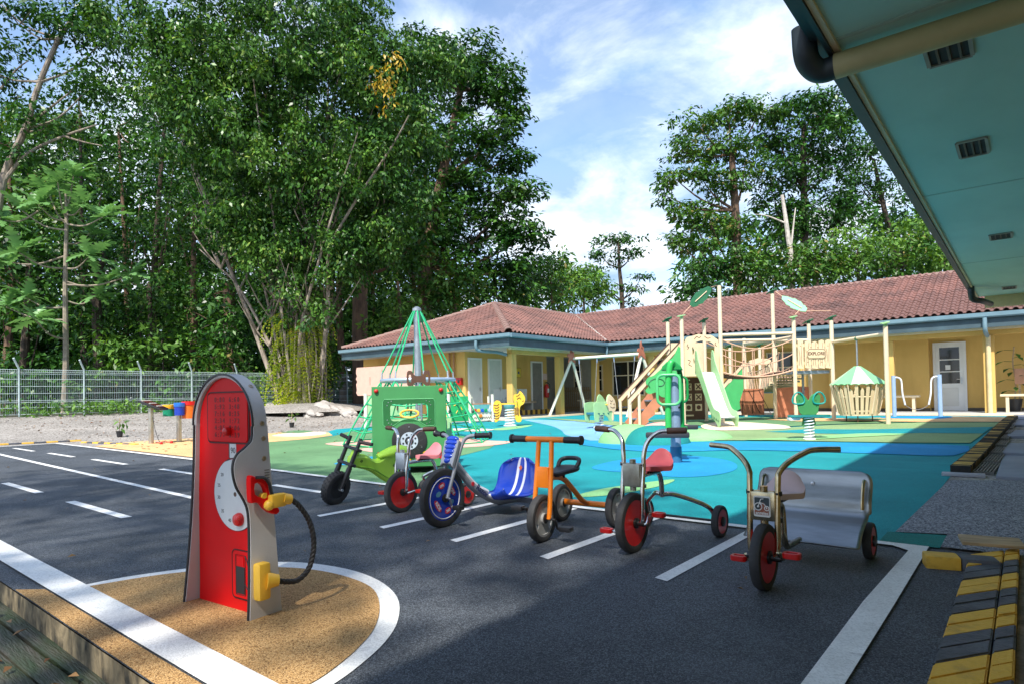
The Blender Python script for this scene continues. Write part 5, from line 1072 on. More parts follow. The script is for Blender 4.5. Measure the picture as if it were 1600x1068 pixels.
for k in range(6): a = k*math.pi/3; hut('strut', beige, lambda b: b.tube([(.40*math.cos(a), .40*math.sin(a), .2), (.56*math.cos(a), .56*math.sin(a), .86)], .014, 6))
for k in range(3): a = k*2.09+.3; hut('leg', brownl, lambda b: b.tube([(.3*math.cos(a), .3*math.sin(a), 0), (.3*math.cos(a), .3*math.sin(a), .17)], .012, 6))
# ------------------------------------------------------------------ swing set
S = thing('swing_set', 'cream A-frame swing with two swings and reddish animal plates on its top corners', 'swing set', (-11.5, 18.2, .16)); S0 = Vector((-11.5, 18.2, .16))
def sw(name, m, fn, parent=None): b = MB(); fn(b); return b.build(name, m, parent or S)
lf_, rf_ = Vector((-1.05, -1.0, 0)), Vector((1.72, -.60, 0)); bk = Vector((.19, .98, 0)).normalized()*1.9; tl = lf_+bk*.5+Vector((.22, -.04, 1.98)); tr_ = rf_+bk*.5+Vector((-.12, .02, 2.02))
cr = P('swing_cream', (.78, .72, .58), .45, var=.05)
for a, t_ in ((lf_, tl), (lf_+bk, tl), (rf_, tr_), (rf_+bk, tr_)): sw('leg', cr, lambda b: b.tube([a-Vector((0, 0, .05)), t_], .05, 12))
sw('crossbar', cr, lambda b: b.tube([tl, tr_], .05, 12))
for t_ in (tl, tr_):
    pl_ = spline([(-.16, -.2), (-.12, -.02), (-.2, .02), (-.14, .12), (-.06, .1), (-.04, .28), (.02, .36), (.05, .2), (.13, .16), (.12, .06), (.18, -.05), (.2, -.22), (.08, -.16), (0, -.1), (-.08, -.14)], 3, True)
    ap_ = sw('animal_plate', P('plate_redbrown', (.42, .14, .08), .55, var=.15), lambda b: b.prism(pl_, .025, frame(t_+Vector((.03, -.1, .05)), bk, (0, 0, 1)) ))
    sw('carved_eye', brownl, lambda b: b.sphere(tuple(t_+Vector((.06, -.08, .2))), .025, seg=8), ap_)
bar = tr_-tl
def swing(f, wd):
    c = tl+bar*f; u = bar.normalized()
    s_ = sw('swing_seat', P('seat_blue_black', (.03, .035, .05), .5), lambda b: b.box(tuple(c+Vector((0, -.02, -1.72))), (.44, .17, .04), math.atan2(u.y, u.x), bev=.012))
    for k in (-1, 1): sw('chain', steel, lambda b: b.tube([c+u*k*wd-Vector((0, 0, .05)), c+u*k*.21+Vector((0, -.02, -1.7))], .013, 6), s_); sw('hanger', bluepost, lambda b: b.tube([c+u*k*wd-Vector((0, 0, .03)), c+u*k*wd*.98-Vector((0, .0, .2))], .02, 6), s_)
swing(.24, .33); swing(.76, .36)
# ------------------------------------------------------------------ spring riders
def spring(parent, r, z0, z1, n, w_=.014, m=None):
    b = MB(); N_ = n*14; b.tube([(r*math.cos(i*2*math.pi/14), r*math.sin(i*2*math.pi/14), z0+(z1-z0)*i/N_) for i in range(N_+1)], w_, 6)
    o = b.build('spring', m or P('spring_white', (.74, .76, .78), .4, var=.05), parent); MB().lathe([(r*1.35, 0), (r*1.35, .02), (r*1.1, .035), (0, .035)], (0, 0, z0-.03), seg=20).build('base_plate', white_m, parent); return o
t = thing('lion_spring_rider', 'pale green spring rider shaped like a lion with cream face plate', 'spring rider', (-7.92, 12.89, .09), math.radians(76))
spring(t, .10, .04, .30, 4)
LZ = lambda pts: [((x-800)*.00286, (905-y)*.0020+.16) for x, y in pts]
lo_ = spline(LZ([(682, 700), (700, 678), (760, 668), (822, 668), (832, 620), (855, 582), (880, 592), (918, 650), (930, 715), (912, 765), (905, 850), (892, 905), (858, 908), (842, 862), (800, 826), (745, 832), (738, 895), (712, 906), (692, 890), (684, 800)]), 3, True)
for y in (-.17, .15): MB().prism(lo_, .022, XZ((0, y, 0)), bev=.004).build('body_board', lgreen, t)
fc = MB().prism(spline(LZ([(838, 612), (862, 590), (890, 612), (918, 655), (930, 712), (926, 770), (906, 800), (902, 880), (888, 900), (882, 850), (890, 800), (872, 778), (850, 785), (832, 735), (826, 670)]), 3, True), .020, XZ((0, -.193, 0)), bev=.004).build('face_board', beigeb, t)
for (x, z) in LZ([(868, 690), (905, 700)]): MB().sphere((x, -.215, z), .014, seg=8).build('eye', brownl, fc)
squig(LZ([(862, 730), (890, 745), (915, 735)]), fc, -.215, .007); squig(LZ([(858, 650), (875, 668), (890, 655)]), fc, -.215, .006)
for q in range(3): MB().prism(LZ([(720+q*55, 800), (745+q*55, 800), (742+q*55, 830)])[::-1], .003, XZ((0, -.1925, 0))).build('carved_mark', P('mark_teal', (.01, .16, .15), .5), t)
MB().box((-.12, 0, .36), (.34, .28, .05), bev=.01).build('seat', P('seat_teal', (.02, .16, .25), .5), t); MB().lathe([(.11, 0), (.11, .04)], (0, 0, .30), seg=16).build('mount', bluepost, t)
MB().tube([(.05, -.26, .56), (.05, .22, .56)], .014, 8).build('handle', yel_m, t)
t = thing('tiger_spring_rider', 'yellow striped tiger spring rider on a white coil', 'spring rider', (-10.71, 12.92, .09), math.radians(30))
spring(t, .13, .04, .46, 6, .016)
MB().lathe([(.12, 0), (.16, .05), (.17, .12), (.05, .13)], (0, 0, .46), seg=18).build('mount', P('mount_teal', (.12, .33, .36), .5), t); MB().box((0, 0, .60), (.62, .16, .045), bev=.01).build('seat', yel_m, t)
tg = P('tiger_yellow', (.78, .46, .04), .45, var=.06); st_ = []
tb_ = MB().prism(spline([(-.40, .12), (-.30, .16), (-.24, .34), (-.20, .52), (-.24, .66), (-.34, .70), (-.42, .62), (-.44, .44), (-.38, .28)], 3, True), .03, XZ((0, -.06, 0)), bev=.004).build('rear_board', tg, t)
th = MB().prism(spline([(.18, .14), (.30, .12), (.33, .22), (.28, .34), (.30, .52), (.40, .60), (.44, .74), (.38, .86), (.30, .94), (.24, .86), (.14, .84), (.12, .72), (.16, .58), (.14, .40)], 3, True), .03, XZ((0, -.06, 0)), bev=.004).build('head_board', tg, t)
for q in range(6): squig([(-.42+.02*q*(q < 3), .58-q*.07), (-.33, .56-q*.07), (-.27, .60-q*.07)], tb_, -.092, .012)
for q in range(6): squig([(.15, .40+q*.035-.1), (.21, .42+q*.035-.1), (.26, .38+q*.035-.1)], th, -.092, .010)
squig([(.22, .72), (.28, .76), (.32, .72)], th, -.092, .012); squig([(.2, .8), (.26, .82), (.3, .86)], th, -.092, .010); squig([(.36, .66), (.40, .68)], th, -.092, .010)
MB().tube([(.22, -.22, .66), (.22, .16, .66)], .014, 8).build('handle', steel, t)
t = thing('seesaw_spring_rider', 'teal spring see-saw with green heart board and looped handles', 'spring rider', (-2.87, 11.42, .05), math.radians(35))
spring(t, .075, .04, .40, 7, .013)
MB().prism(rrect(0, 0, .68, .22, .09), .035, Matrix.Translation((0, 0, .40))).build('seat_board', P('rider_teal', (.02, .22, .20), .45), t)
hb = spline([(-.12, .44), (-.18, .60), (-.20, .74), (-.14, .79), (-.06, .76), (0, .68), (.05, .76), (.13, .80), (.20, .74), (.17, .58), (.12, .44)], 3, True)
h_ = MB().prism(hb, .03, XZ((0, .02, 0)), bev=.004).build('heart_board', panelgreen, t); MB().prism([(p[0]*.55, .44-(p[1]-.44)*.6) for p in hb][::-1], .03, XZ((0, .02, 0))).build('lower_board', panelgreen, t)
for s in (-1, 1): MB().tube([(s*(.17+.10*math.cos(a)), -.02, .70+.10*math.sin(a)-.02*math.cos(2*a)) for a in [k*.35 for k in range(18)]], .014, 8, True).build('handle', P('handle_teal', (.01, .30, .24), .4), t)
for (x, z) in ((.1, .74), (.12, .68), (.08, .62), (.13, .58), (-.15, .68)): MB().lathe([(.010, 0), (.010, .003)], (x, -.011, z), (0, -1, 0), 8).build('carved_mark', dgreen, h_)
MB().box((-.25, .0, .37), (.18, .14, .05), bev=.01).build('under_block', white_m, t)
# ------------------------------------------------------------------ rubber mounds
for (px, py, r, h_, m, lb) in ((985, 690, .50, .34, R_lgreen, 'light green rubber mound, left of the three'), (1026, 692, .50, .33, rub('mound_teal', (.01, .24, .22)), 'dark teal rubber mound in front of the green one'), (1042, 678, .55, .27, R_pink, 'low pink rubber mound behind the teal one'), (1085, 684, .6, .18, R_lgreen, 'flat green rubber mound behind the exercise machine')):
    p = G(px, py); b = MB(); b.lathe([(r*1.02*math.cos(a*math.pi/20)**.8 if a < 10 else 0, h_*math.sin(a*math.pi/20)**1.2) for a in range(11)][::1], (0, 0, 0), seg=36)
    for v in b.b.verts: v.co.x *= 1.15; v.co.z -= .01
    tag(b.build('rubber_mound', m, loc=(p.x, p.y, p.z)), lb, 'mound', 'rubber mounds').rotation_euler = (0, 0, .6)
# ------------------------------------------------------------------ exercise machine
t = thing('exercise_machine', 'green and blue outdoor exercise machine with looped handles on a blue post', 'exercise machine', (-3.54, 7.64, 0), math.radians(25)); eg = P('machine_green', (.04, .46, .10), .32, var=.08); egd = P('machine_dark_green', (.01, .26, .06), .4, var=.08)
ex = lambda name, m, fn, parent=None: (lambda b: (fn(b), b.build(name, m, parent or t))[1])(MB())
ex('post', bluepost, lambda b: b.tube([(0, 0, .0), (0, 0, 1.12)], .066, 20)); ex('sleeve', P('sleeve_blue', (.03, .14, .27), .5), lambda b: b.tube([(0, 0, -.01), (0, 0, .21)], .073, 20))
ex('head', egd, lambda b: b.box((.02, .03, 1.05), (.13, .15, .20), bev=.015)); ex('roof_cap', egd, lambda b: b.prism([(-.16, 1.20), (.11, 1.20), (.09, 1.245), (.02, 1.31), (-.09, 1.31), (-.15, 1.25)], .20, XZ((0, .12, 0)), bev=.01))
ex('arm', eg, lambda b: b.tube(spline([(-.088, -.10, .40), (-.086, -.105, .70), (-.078, -.11, 1.0), (-.06, -.115, 1.20), (-.04, -.11, 1.285), (-.022, -.09, 1.30), (-.01, -.06, 1.27)], 6), .040, 16)); ex('arm', egd, lambda b: b.tube(spline([(.085, .09, .42), (.085, .09, .8), (.08, .08, 1.1), (.06, .06, 1.22)], 5), .034, 14))
lp = lambda cx, y, w_, h2, zc: [(cx+px_, y, zc+pz_) for px_, pz_ in rrect(0, 0, w_, h2, .075, 6)]
hg = P('handle_green', (.10, .52, .18), .35); ex('handle', hg, lambda b: b.tube(lp(-.072, -.155, .285, .38, .95), .018, 12, True)); ex('handle', egd, lambda b: b.tube(lp(.10, .13, .13, .34, .95), .017, 12, True))
ex('foot_bracket', egd, lambda b: b.box((-.06, -.13, .40), (.10, .14, .05), bev=.006)); ex('foot_bracket', egd, lambda b: b.box((.10, .10, .43), (.10, .12, .07), bev=.006))
ex('foot_bar', P('foot_black', (.03, .033, .04), .5), lambda b: b.box((-.10, -.22, .375), (.54, .11, .07), bev=.018)); ex('foot_bar', MATS['foot_black'], lambda b: b.box((.19, .20, .45), (.20, .10, .06), bev=.016))
for z in (.72, .80): ex('bolt', blackp, lambda b: b.lathe([(.016, 0), (.012, .01)], (.052, -.045, z), (.7, -.7, 0), 10))
# ------------------------------------------------------------------ rope pyramid
N0 = Vector((-9.56, 8.63, 0)); t = thing('climbing_net', 'green rope climbing pyramid round a galvanised pole with a ring', 'climbing net', N0)
ex('pole', galv, lambda b: b.tube([(0, 0, -.02), (0, 0, 2.68)], .068, 18)); ex('pole_cap', galv, lambda b: b.lathe([(.09, 0), (.09, .05), (.03, .09), (0, .09)], (0, 0, 2.66), seg=16))
nz = 6; ang = [k*math.pi/4+.2 for k in range(8)]; rp = lambda r, a, z: Vector((r*math.cos(a), r*math.sin(a), z))
ex('ring', P('ring_blue_grey', (.40, .50, .62), .4, .5), lambda b: b.tube([rp(.73, k*math.pi/24, 1.26) for k in range(48)], .042, 10, True))
for a in ang:
    ex('stay_rope', greenrope, lambda b: b.tube([rp(.05, a, 2.70), rp(.72, a, 1.40)], .017, 6)); ex('clamp', steel, lambda b: b.tube([rp(.715, a, 1.43), rp(.73, a, 1.28)], .018, 6))
    ex('net_rope', greenrope, lambda b: b.tube([rp(.74, a, 1.24), rp(1.1, a, .72), rp(1.5, a, .01)], .018, 6))
    a2 = a+math.pi/8
    ex('net_rope', greenrope, lambda b: b.tube([rp(.66, a2, 1.22), rp(1.0, a2, .66), rp(1.36, a2, .02)], .016, 6))
    ex('arch_rope', greenrope, lambda b: b.tube(spline([rp(.80, a-.20, .86), rp(.76, a-.13, 1.12), rp(.74, a, 1.21), rp(.76, a+.13, 1.12), rp(.80, a+.20, .86)], 4), .016, 6))
    for (z, r) in ((1.02, .88), (.80, 1.01), (.56, 1.16), (.30, 1.32)):
        rm = r*.93; ex('cross_rope', greenrope, lambda b: b.tube([rp(r, a, z), rp(rm, a2, z-.05), rp(r, a+math.pi/4, z)], .015, 5)); ex('knot', P('knot_green', (.01, .3, .13), .6), lambda b: b.sphere(tuple(rp(r, a, z)), .026, seg=8))
    ex('cross_rope', greenrope, lambda b: b.tube([rp(1.48, a, .03), rp(1.36, a2, .03), rp(1.48, a+math.pi/4, .03)], .012, 5)); ex('knot', P('knot_dark', (.015, .08, .05), .6), lambda b: b.sphere(tuple(rp(1.13, a, .60)), .03, seg=8))
# ------------------------------------------------------------------ jeep play panel
JL, JR = G(583, 741), G(699, 738); jm = (JL+JR)/2; ja = math.atan2((JR-JL).y, (JR-JL).x); jw = (JR-JL).length/2
t = thing('play_jeep', 'green play jeep seen from behind with spare wheel and red lamps', 'play jeep', jm, ja)
hole = rrect(0, .765, .56*jw*2*.62, .2, .04)
hole = rrect(0, .74, 1.02*jw, .205, .045)
jp = ex('back_panel', panelgreen, lambda b: b.prism([(-jw, .09), (jw, .09), (jw, 1.055), (-jw, 1.055)], .022, XZ((0, .0, 0)), [hole], bev=.004))
ins = [(-.66*jw, .90), (.66*jw, .90), (.70*jw, .87), (.70*jw, .60), (.66*jw, .575), (.46*jw, .575)]+[(.225*math.cos(a), .44+.225*math.sin(a)) for a in [math.radians(d_) for d_ in (48, 60, 75, 90, 105, 120, 132)]]+[(-.46*jw, .575), (-.66*jw, .575), (-.70*jw, .60), (-.70*jw, .87)]
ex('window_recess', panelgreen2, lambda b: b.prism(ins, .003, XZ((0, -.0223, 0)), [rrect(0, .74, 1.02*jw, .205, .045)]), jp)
b = MB(); b.tube([(p[0], -.024, p[1]) for p in ins], .005, 4, closed=True); b.build('recess_edge', P('edge_green', (.12, .42, .17), .5), jp)
for k in range(12):
    p = rrect(0, .74, 1.17*jw, .275, .05, 2)[k]; ex('bolt', steel, lambda b: b.lathe([(.008, 0), (.006, .004)], (p[0], -.0255, p[1]), (0, -1, 0), 8), jp)
sw_ = ex('spare_wheel', P('tyre_black', (.016, .016, .017), .7, var=.2), lambda b: b.lathe([(.21, 0), (.21, .014), (.20, .018), (.0, .018)], (0, -.0225, .40), (0, -1, 0), 40))
ex('rim', P('rim_grey', (.42, .48, .55), .45, var=.06), lambda b: b.lathe([(.105, 0), (.105, .005), (0, .005)], (0, -.041, .40), (0, -1, 0), 28), sw_)
for k in range(8): a = k*math.pi/4+.39; ex('lug', blackp, lambda b: b.lathe([(.012, 0), (.012, .003)], (.078*math.cos(a), -.0465, .40+.078*math.sin(a)), (0, -1, 0), 8), sw_)
ex('hub', blackp, lambda b: b.lathe([(.052, 0), (.052, .005)], (0, -.0465, .40), (0, -1, 0), 18), sw_); ex('hub_cap', galv, lambda b: b.sphere((0, -.055, .40), .03, seg=12), sw_)
for a in (1.57, 3.6, 5.8): ex('bolt', steel, lambda b: b.lathe([(.010, 0), (.008, .005)], (.165*math.cos(a), -.041, .40+.165*math.sin(a)), (0, -1, 0), 8), sw_)
for k in range(16): a = k*.39; ex('tread_mark', P('tread_grey', (.05, .05, .05), .6), lambda b: b.tube([(.13*math.cos(a), -.042, .40+.13*math.sin(a)), (.165*math.cos(a+.06), -.042, .40+.165*math.sin(a+.06))], .0025, 4), sw_)
for s in (-1, 1):
    ex('red_lamp', red_m, lambda b: b.sphere((s*.87*jw, -.03, 1.0), .027, seg=14))
    ex('tail_lamp', red_m, lambda b: b.prism([(s*.86*jw, .27), (s*.55*jw, .27), (s*.86*jw, .17)][::s], .010, XZ((0, -.0225, 0))))
ex('number_plate', yel_m, lambda b: b.prism([(-.02, .15), (.26, .15), (.26, .27), (-.02, .27)], .008, XZ((0, -.0225, 0)), [[(.01, .17), (.23, .17), (.23, .25), (.01, .25)]]))
for s in (-1, 1): ex('side_panel', panelgreen, lambda b: b.prism([(.03, .10), (1.15, .10), (1.15, .55), (.9, .58), (.85, .5), (.3, .5), (.25, .62), (.03, .66)], .022, YZ((s*(jw-.03), 0, 0))))
ex('front_panel', lgreen, lambda b: b.prism([(-jw, .09), (jw, .09), (jw, .62), (-jw, .62)], .022, XZ((0, 1.18, 0)))); ex('bench', blackp, lambda b: b.box((0, .35, .30), (1.7*jw, .28, .03)))
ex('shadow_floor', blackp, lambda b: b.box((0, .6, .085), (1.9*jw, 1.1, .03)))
for s in (-1, 1):
    for y in (.1, 1.1): ex('foot', galv, lambda b: b.box((s*.8*jw, y, .035), (.06, .06, .08)))
ex('steering_wheel', yel_m, lambda b: b.tube([(-.10+.12*math.cos(a), .86+.05*math.sin(a), .70+.05*math.sin(a)) for a in [k*.3142 for k in range(20)]], .014, 8, True))
for s in (-.3, .3): ex('bar', galv, lambda b: b.tube([(s*jw*.25+.0, 1.16, .6), (s*jw*.25, 1.16, 1.12)], .014, 6))
ex('grip_plate', P('grip_brown', (.10, .045, .025), .5, var=.1), lambda b: b.prism(spline([(-.155, 1.09), (-.155, 1.27), (-.09, 1.28), (-.05, 1.22), (.05, 1.22), (.09, 1.28), (.155, 1.27), (.155, 1.09), (.09, 1.08), (.05, 1.12), (-.05, 1.12), (-.09, 1.08)], 3, True), .025, XZ((0, 1.15, 0)), [rrect(-.118, 1.18, .035, .11, .015, 2), rrect(.118, 1.18, .035, .11, .015, 2)]))
# ------------------------------------------------------------------ play panels behind the net
p0, p1, p2_ = Vector((-13.2, 13.1, .11)), Vector((-12.92, 13.72, .12)), Vector((-12.56, 14.34, .13))
cp_ = P('panel_cream', (.76, .70, .56), .5, var=.06)
t = thing('activity_stand', 'white activity board with a row of coloured discs and carved marks', 'activity board', p1, math.atan2((p2_-p1).y, (p2_-p1).x)); L = (p2_-p1).length
for x in (0, L): ex('post', cp_, lambda b: b.tube([(x, 0, -.03), (x, 0, .84)], .045, 10)); ex('post', cp_, lambda b: b.tube([(x+(.09 if x == 0 else -.09), .12, -.03), (x+(.09 if x == 0 else -.09), .12, .78)], .035, 10))
ex('board', cp_, lambda b: b.box((L/2, 0, .30), (L-.14, .03, .48))); ex('header', P('panel_teal', (.10, .33, .33), .5), lambda b: b.prism([(.1, .54), (L-.1, .54), (L-.13, .42), (L/2, .36), (.13, .42)], .01, XZ((0, -.016, 0)))); ex('top_rail', P('rail_brown', (.40, .18, .08), .6), lambda b: b.box((L/2, 0, .56), (L-.12, .06, .03)))
for k, m in enumerate([red_m, yel_m, P('disc_blue', (.01, .10, .5), .4), P('disc_green', (.01, .28, .1), .4), P('disc_pale', (.35, .5, .7), .4), P('disc_orange', (.7, .22, .02), .4)]):
    x, z = (.14+k*.115, .36) if k < 5 else (.32, .20); ex('disc', m, lambda b: b.lathe([(.052, 0), (.052, .03), (.02, .035)], (x, -.03, z), (0, -1, 0), 16))
for k in range(8): squig([(.12+k*.07, .12), (.15+k*.07, .17), (.18+k*.07, .10)], t, -.018, .008, brownl)
t = thing('activity_stand', 'dark green activity board between cream posts behind the net', 'activity board', p0, math.atan2((p1-p0).y, (p1-p0).x)); L = (p1-p0).length
ex('post', cp_, lambda b: b.tube([(0, 0, -.03), (0, 0, .9)], .05, 10)); gb = ex('board', P('panel_bright_green', (.02, .36, .10), .5, var=.06), lambda b: b.box((L/2, 0, .44), (L-.12, .03, .74), bev=.004))
for (x, z, a) in ((.2, .55, .4), (.35, .65, 1.2), (.4, .45, 2), (.25, .35, 1), (.5, .58, .2), (.42, .25, 1.5)): ex('yellow_mark', yel_m, lambda b: b.tube([(x-.05*math.cos(a), -.018, z-.05*math.sin(a)), (x+.05*math.cos(a), -.018, z+.05*math.sin(a))], .014, 5), gb)
p3_, p4_ = G(572, 668), G(655, 664); t = thing('activity_stand', 'pale green activity board with cream posts to the left behind the jeep', 'activity board', p3_, math.atan2((p4_-p3_).y, (p4_-p3_).x)); L = (p4_-p3_).length
for x in (0, L): ex('post', cp_, lambda b: b.tube([(x, 0, -.03), (x, 0, 1.0)], .055, 10))
ex('board', lgreen, lambda b: b.box((L/2, 0, .62), (L-.12, .03, .62), bev=.004))
for x in (.5, .9, 1.2): ex('hanging_bar', brownl, lambda b: b.tube([(x, -.05, .9), (x, -.05, .5)], .02, 6))
sc = [(-15.95, 2.06), (-15.95, 1.02)]+[(-19.45-.10*abs(math.sin(k*1.3)), 1.02+k*.105) for k in range(11)]
t = thing('mural_board', 'pinkish beige board with scalloped edge in front of the side wall', 'board', (-17.8, 14.55, .2))
ex('board', P('mural_pink', (.66, .42, .33), .6, var=.06), lambda b: b.prism([(x+17.8, z-.2) for x, z in sc], .03, XZ((0, 0, 0))))
for x in (-1.1, 1.5): ex('post', wood_m, lambda b: b.box((x, .06, .85), (.09, .09, 1.8)))
for (x, z0, z1) in ((-.9, 1.2, 1.5), (-.2, 1.45, 1.75), (.7, 1.2, 1.4)): ex('groove', brownl, lambda b: b.box((x, -.032, (z0+z1)/2), (.02, .004, z1-z0)))
# ------------------------------------------------------------------ blue posts with a sling
t = thing('sling_walk', 'two pale blue posts with white arms and a slack rope between them', 'balance sling', (-2.56, 18.12, .16)); q = Vector((.92, .36, 0)); pb = P('post_pale_blue', (.36, .50, .70), .4, .2, var=.08)
for o, s in ((Vector((0, 0, 0)), 1), (q, -1)):
    ex('post', pb, lambda b: b.tube([o, o+Vector((0, 0, 1.05))], .048, 14)); d = q.normalized()*s
    ex('arm', white_m, lambda b: b.tube(spline([o+Vector((0, 0, 1.0)), o+d*.1+Vector((0, 0, 1.0)), o+d*.17+Vector((0, 0, .92)), o+d*.19+Vector((0, 0, .6)), o+d*.24+Vector((0, 0, .32))], 5), .020, 8))
d = q.normalized(); ex('rope', P('grey_rope', (.2, .17, .15), .8), lambda b: b.tube(sag(d*.24+Vector((0, 0, .32)), q-d*.24+Vector((0, 0, .32)), .12), .010, 6))
# ------------------------------------------------------------------ music post and drums on the peach path
ster = P('post_steel', (.50, .47, .40), .35, .8, var=.2, scale=5)
t = thing('xylophone_table', 'steel post with a tilted black xylophone top', 'xylophone', (-15.01, 5.64, 0), math.radians(39)); 
ex('post', ster, lambda b: b.tube([(0, 0, -.02), (0, 0, .80)], .052, 16)); m4 = Matrix.Translation((.06, 0, .86)) @ Matrix.Rotation(math.radians(22), 4, 'Y')
ex('tray', blackp, lambda b: b.box((0, 0, 0), (.50, .36, .05), bev=.012, mat=m4))
for k in range(8): ex('bar', P('bar_dark_red', (.10, .015, .012), .4) if k % 3 else P('bar_pale', (.45, .4, .36), .4), lambda b: b.box((-.19+k*.054, 0, .035), (.04, .30-.015*k, .014), mat=m4))
ex('cord', blackp, lambda b: b.tube(spline([(.06, -.03, .6), (.12, -.04, .3), (.22, -.05, .05), (.34, -.06, .02)], 6), .006, 5))
t = thing('drum_post', 'steel post carrying green, blue and orange drums', 'drums', (-15.05, 6.22, 0), math.radians(39)); ex('post', ster, lambda b: b.tube([(.03, 0, -.02), (.03, 0, .72)], .055, 16)); ex('base_plate', blackp, lambda b: b.box((.03, 0, .01), (.2, .2, .02)))
for (x, y, r, z0, z1, m, m2, nm) in ((-.20, 0, .13, .60, .86, P('drum_green', (.0, .20, .11), .4), yel_m, 'drum'), (.10, -.10, .11, .62, .90, P('drum_blue', (.01, .04, .38), .4), P('rim_blue', (.02, .16, .65), .4), 'drum'), (.22, .10, .16, .54, .93, P('drum_orange', (.70, .14, .01), .4), red_m, 'drum')):
    dr = ex(nm, m, lambda b: b.lathe([(r*.95, z0), (r*.95, z1-.06)], (x, y, 0), seg=24)); ex('drum_rim', m2, lambda b: b.lathe([(r, z1-.09), (r*1.06, z1-.08), (r*1.06, z1), (r*.9, z1+.005), (0, z1)], (x, y, 0), seg=24), dr)
for (a, c, lb) in ((G(243, 692), G(252, 694), 'nearer red mallet lying on the peach path'), (G(254, 690.5), G(268, 692.5), 'farther red mallet lying on the peach path')):
    t = thing('mallet', lb, 'mallet', c); d = a-c; ex('stick', red_m, lambda b: b.tube([(0, 0, .035), (d.x, d.y, .03)], .010, 6)); ex('head', red_m, lambda b: b.sphere((0, 0, .035), .036, seg=12))
# ------------------------------------------------------------------ wheels and pedals (shared by the riding toys; axles along x)
tyre = P('tyre_rubber', (.022, .022, .024), .75, c2=(.05, .05, .05), scale=14, bump=.2, bscale=80, thr=(.2, .75)); redw = P('wheel_red', (.62, .014, .009), .3, var=.12, scale=9, coat=.3)
darkmetal = P('dark_metal', (.06, .06, .06), .4, .8)
def wheel(parent, c, R, w_, disc, hubm=None, spokes=False, name='wheel'):
    c = Vector(c); X = (1, 0, 0); t = w_/2; ri = R*.76
    b = MB(); b.lathe([(ri, -t*.85), (R*.88, -t), (R*.96, -t*.85), (R, -t*.4), (R, t*.4), (R*.96, t*.85), (R*.88, t), (ri, t*.85)], c, X, 44, closed=True); w0 = b.build(name, tyre, parent)
    if spokes:
        b = MB(); b.lathe([(ri+.002, -t*.7), (ri+.002, t*.7), (ri*.88, t*.75), (ri*.88, -t*.75)], c, X, 40, closed=True)
        for k in range(3):
            a = k*2.094+.5; u = Vector((0, math.cos(a), math.sin(a))); v = Vector((0, -math.sin(a), math.cos(a)))
            b.prism([(.02, -.05*R/.145), (ri*.92, -.075*R/.145), (ri*.92, .075*R/.145), (.02, .05*R/.145)], t*.9, frame(c-Vector((t*.45, 0, 0)), u, v))
        b.lathe([(.035, -t*1.1), (.035, t*1.1)], c, X, 18); b.build('rim', disc, w0)
    else:
        b = MB(); b.lathe([(ri*1.01, -t*.8), (ri*.94, -t*.75), (ri*.86, -t*.25), (R*.2, -t*.7), (0, -t*.7)], c, X, 40); b.lathe([(ri*1.01, t*.8), (ri*.94, t*.75), (ri*.86, t*.25), (R*.2, t*.7), (0, t*.7)], c, X, 40); b.build('rim', disc, w0)
    b = MB(); b.lathe([(.022, -t*1.35), (.030, -t*1.2), (.030, t*1.2), (.022, t*1.35)], c, X, 16); b.build('hub', hubm or darkmetal, w0); return w0
def pedal(parent, p, m, w_=.075, d=.055, ang=0, ring=True):
    p = Vector(p); b = MB(); M_ = Matrix.Translation(p) @ Matrix.Rotation(ang, 4, 'X')
    if ring: b.prism(rrect(0, 0, w_, d, .018, 3), .026, M_ @ Matrix.Translation((0, 0, -.013)), [rrect(0, 0, w_-.03, d-.03, .008, 3)], bev=.003); b.cyl(M_ @ Vector((-w_*.55, 0, 0)), M_ @ Vector((w_*.5, 0, 0)), .006, seg=8)
    else: b.box((0, 0, 0), (w_, d, .03), bev=.008, mat=M_)
    return b.build('pedal', m, parent)
def cranks(parent, c, off, ln, ang, m, cm, **k):
    c = Vector(c)
    for s, a in ((1, ang), (-1, ang+math.pi)):
        e = Vector((0, math.cos(a), math.sin(a)))*ln; o = c+Vector((s*off, 0, 0)); q = o+e
        MB().tube(spline([c+Vector((s*.03, 0, 0)), o, o+e*.15+Vector((s*.008, 0, 0)), q, q+Vector((s*.02, 0, 0))], 5), .008, 8).build('crank', cm, parent)
        pedal(parent, q+Vector((s*.062, 0, 0)), m, **k)
def wrapT(name, m, parent, pts, r, seg=12, n=6): return MB().tube(spline(pts, n), r, seg).build(name, m, parent)
def saddle(parent, c, m, L=.21, W=.19, H=.095):
    """moulded seat with a raised curved back lip; front towards -y"""
    c = Vector(c); nu, nv = 12, 10; vs = []
    for i in range(nu+1):
        u = i/nu; y = (-.5+u)*L; w_ = W*(.30+.70*min(1, (u*1.5))**.8)*(1-.35*max(0, u-.82)/.18)
        for j in range(nv+1):
            v = -1+2*j/nv; z = H*max(0, (u-.62)/.38)**1.6*(1-.25*v*v)+.012*(v*v)*(1-u)-.010*abs(v)**3
            vs.append((c.x+v*w_/2, c.y+y, c.z+z))
    n = len(vs); vs += [(x, y, z-.028) for x, y, z in vs]; q = nv+1; fs = []
    for i in range(nu):
        for j in range(nv): a = i*q+j; fs += [(a, a+1, a+q+1, a+q), (n+a, n+a+q, n+a+q+1, n+a+1)]
    rim = [j for j in range(q)]+[i*q+nv for i in range(1, nu+1)]+[nu*q+j for j in range(nv-1, -1, -1)]+[i*q for i in range(nu-1, 0, -1)]
    for i in range(len(rim)): a, b_ = rim[i], rim[(i+1) % len(rim)]; fs.append((b_, a, n+a, n+b_))
    o = pydata('seat', vs, fs, m, parent, smooth=True); o.data.set_sharp_from_angle(angle=math.radians(50)); return o
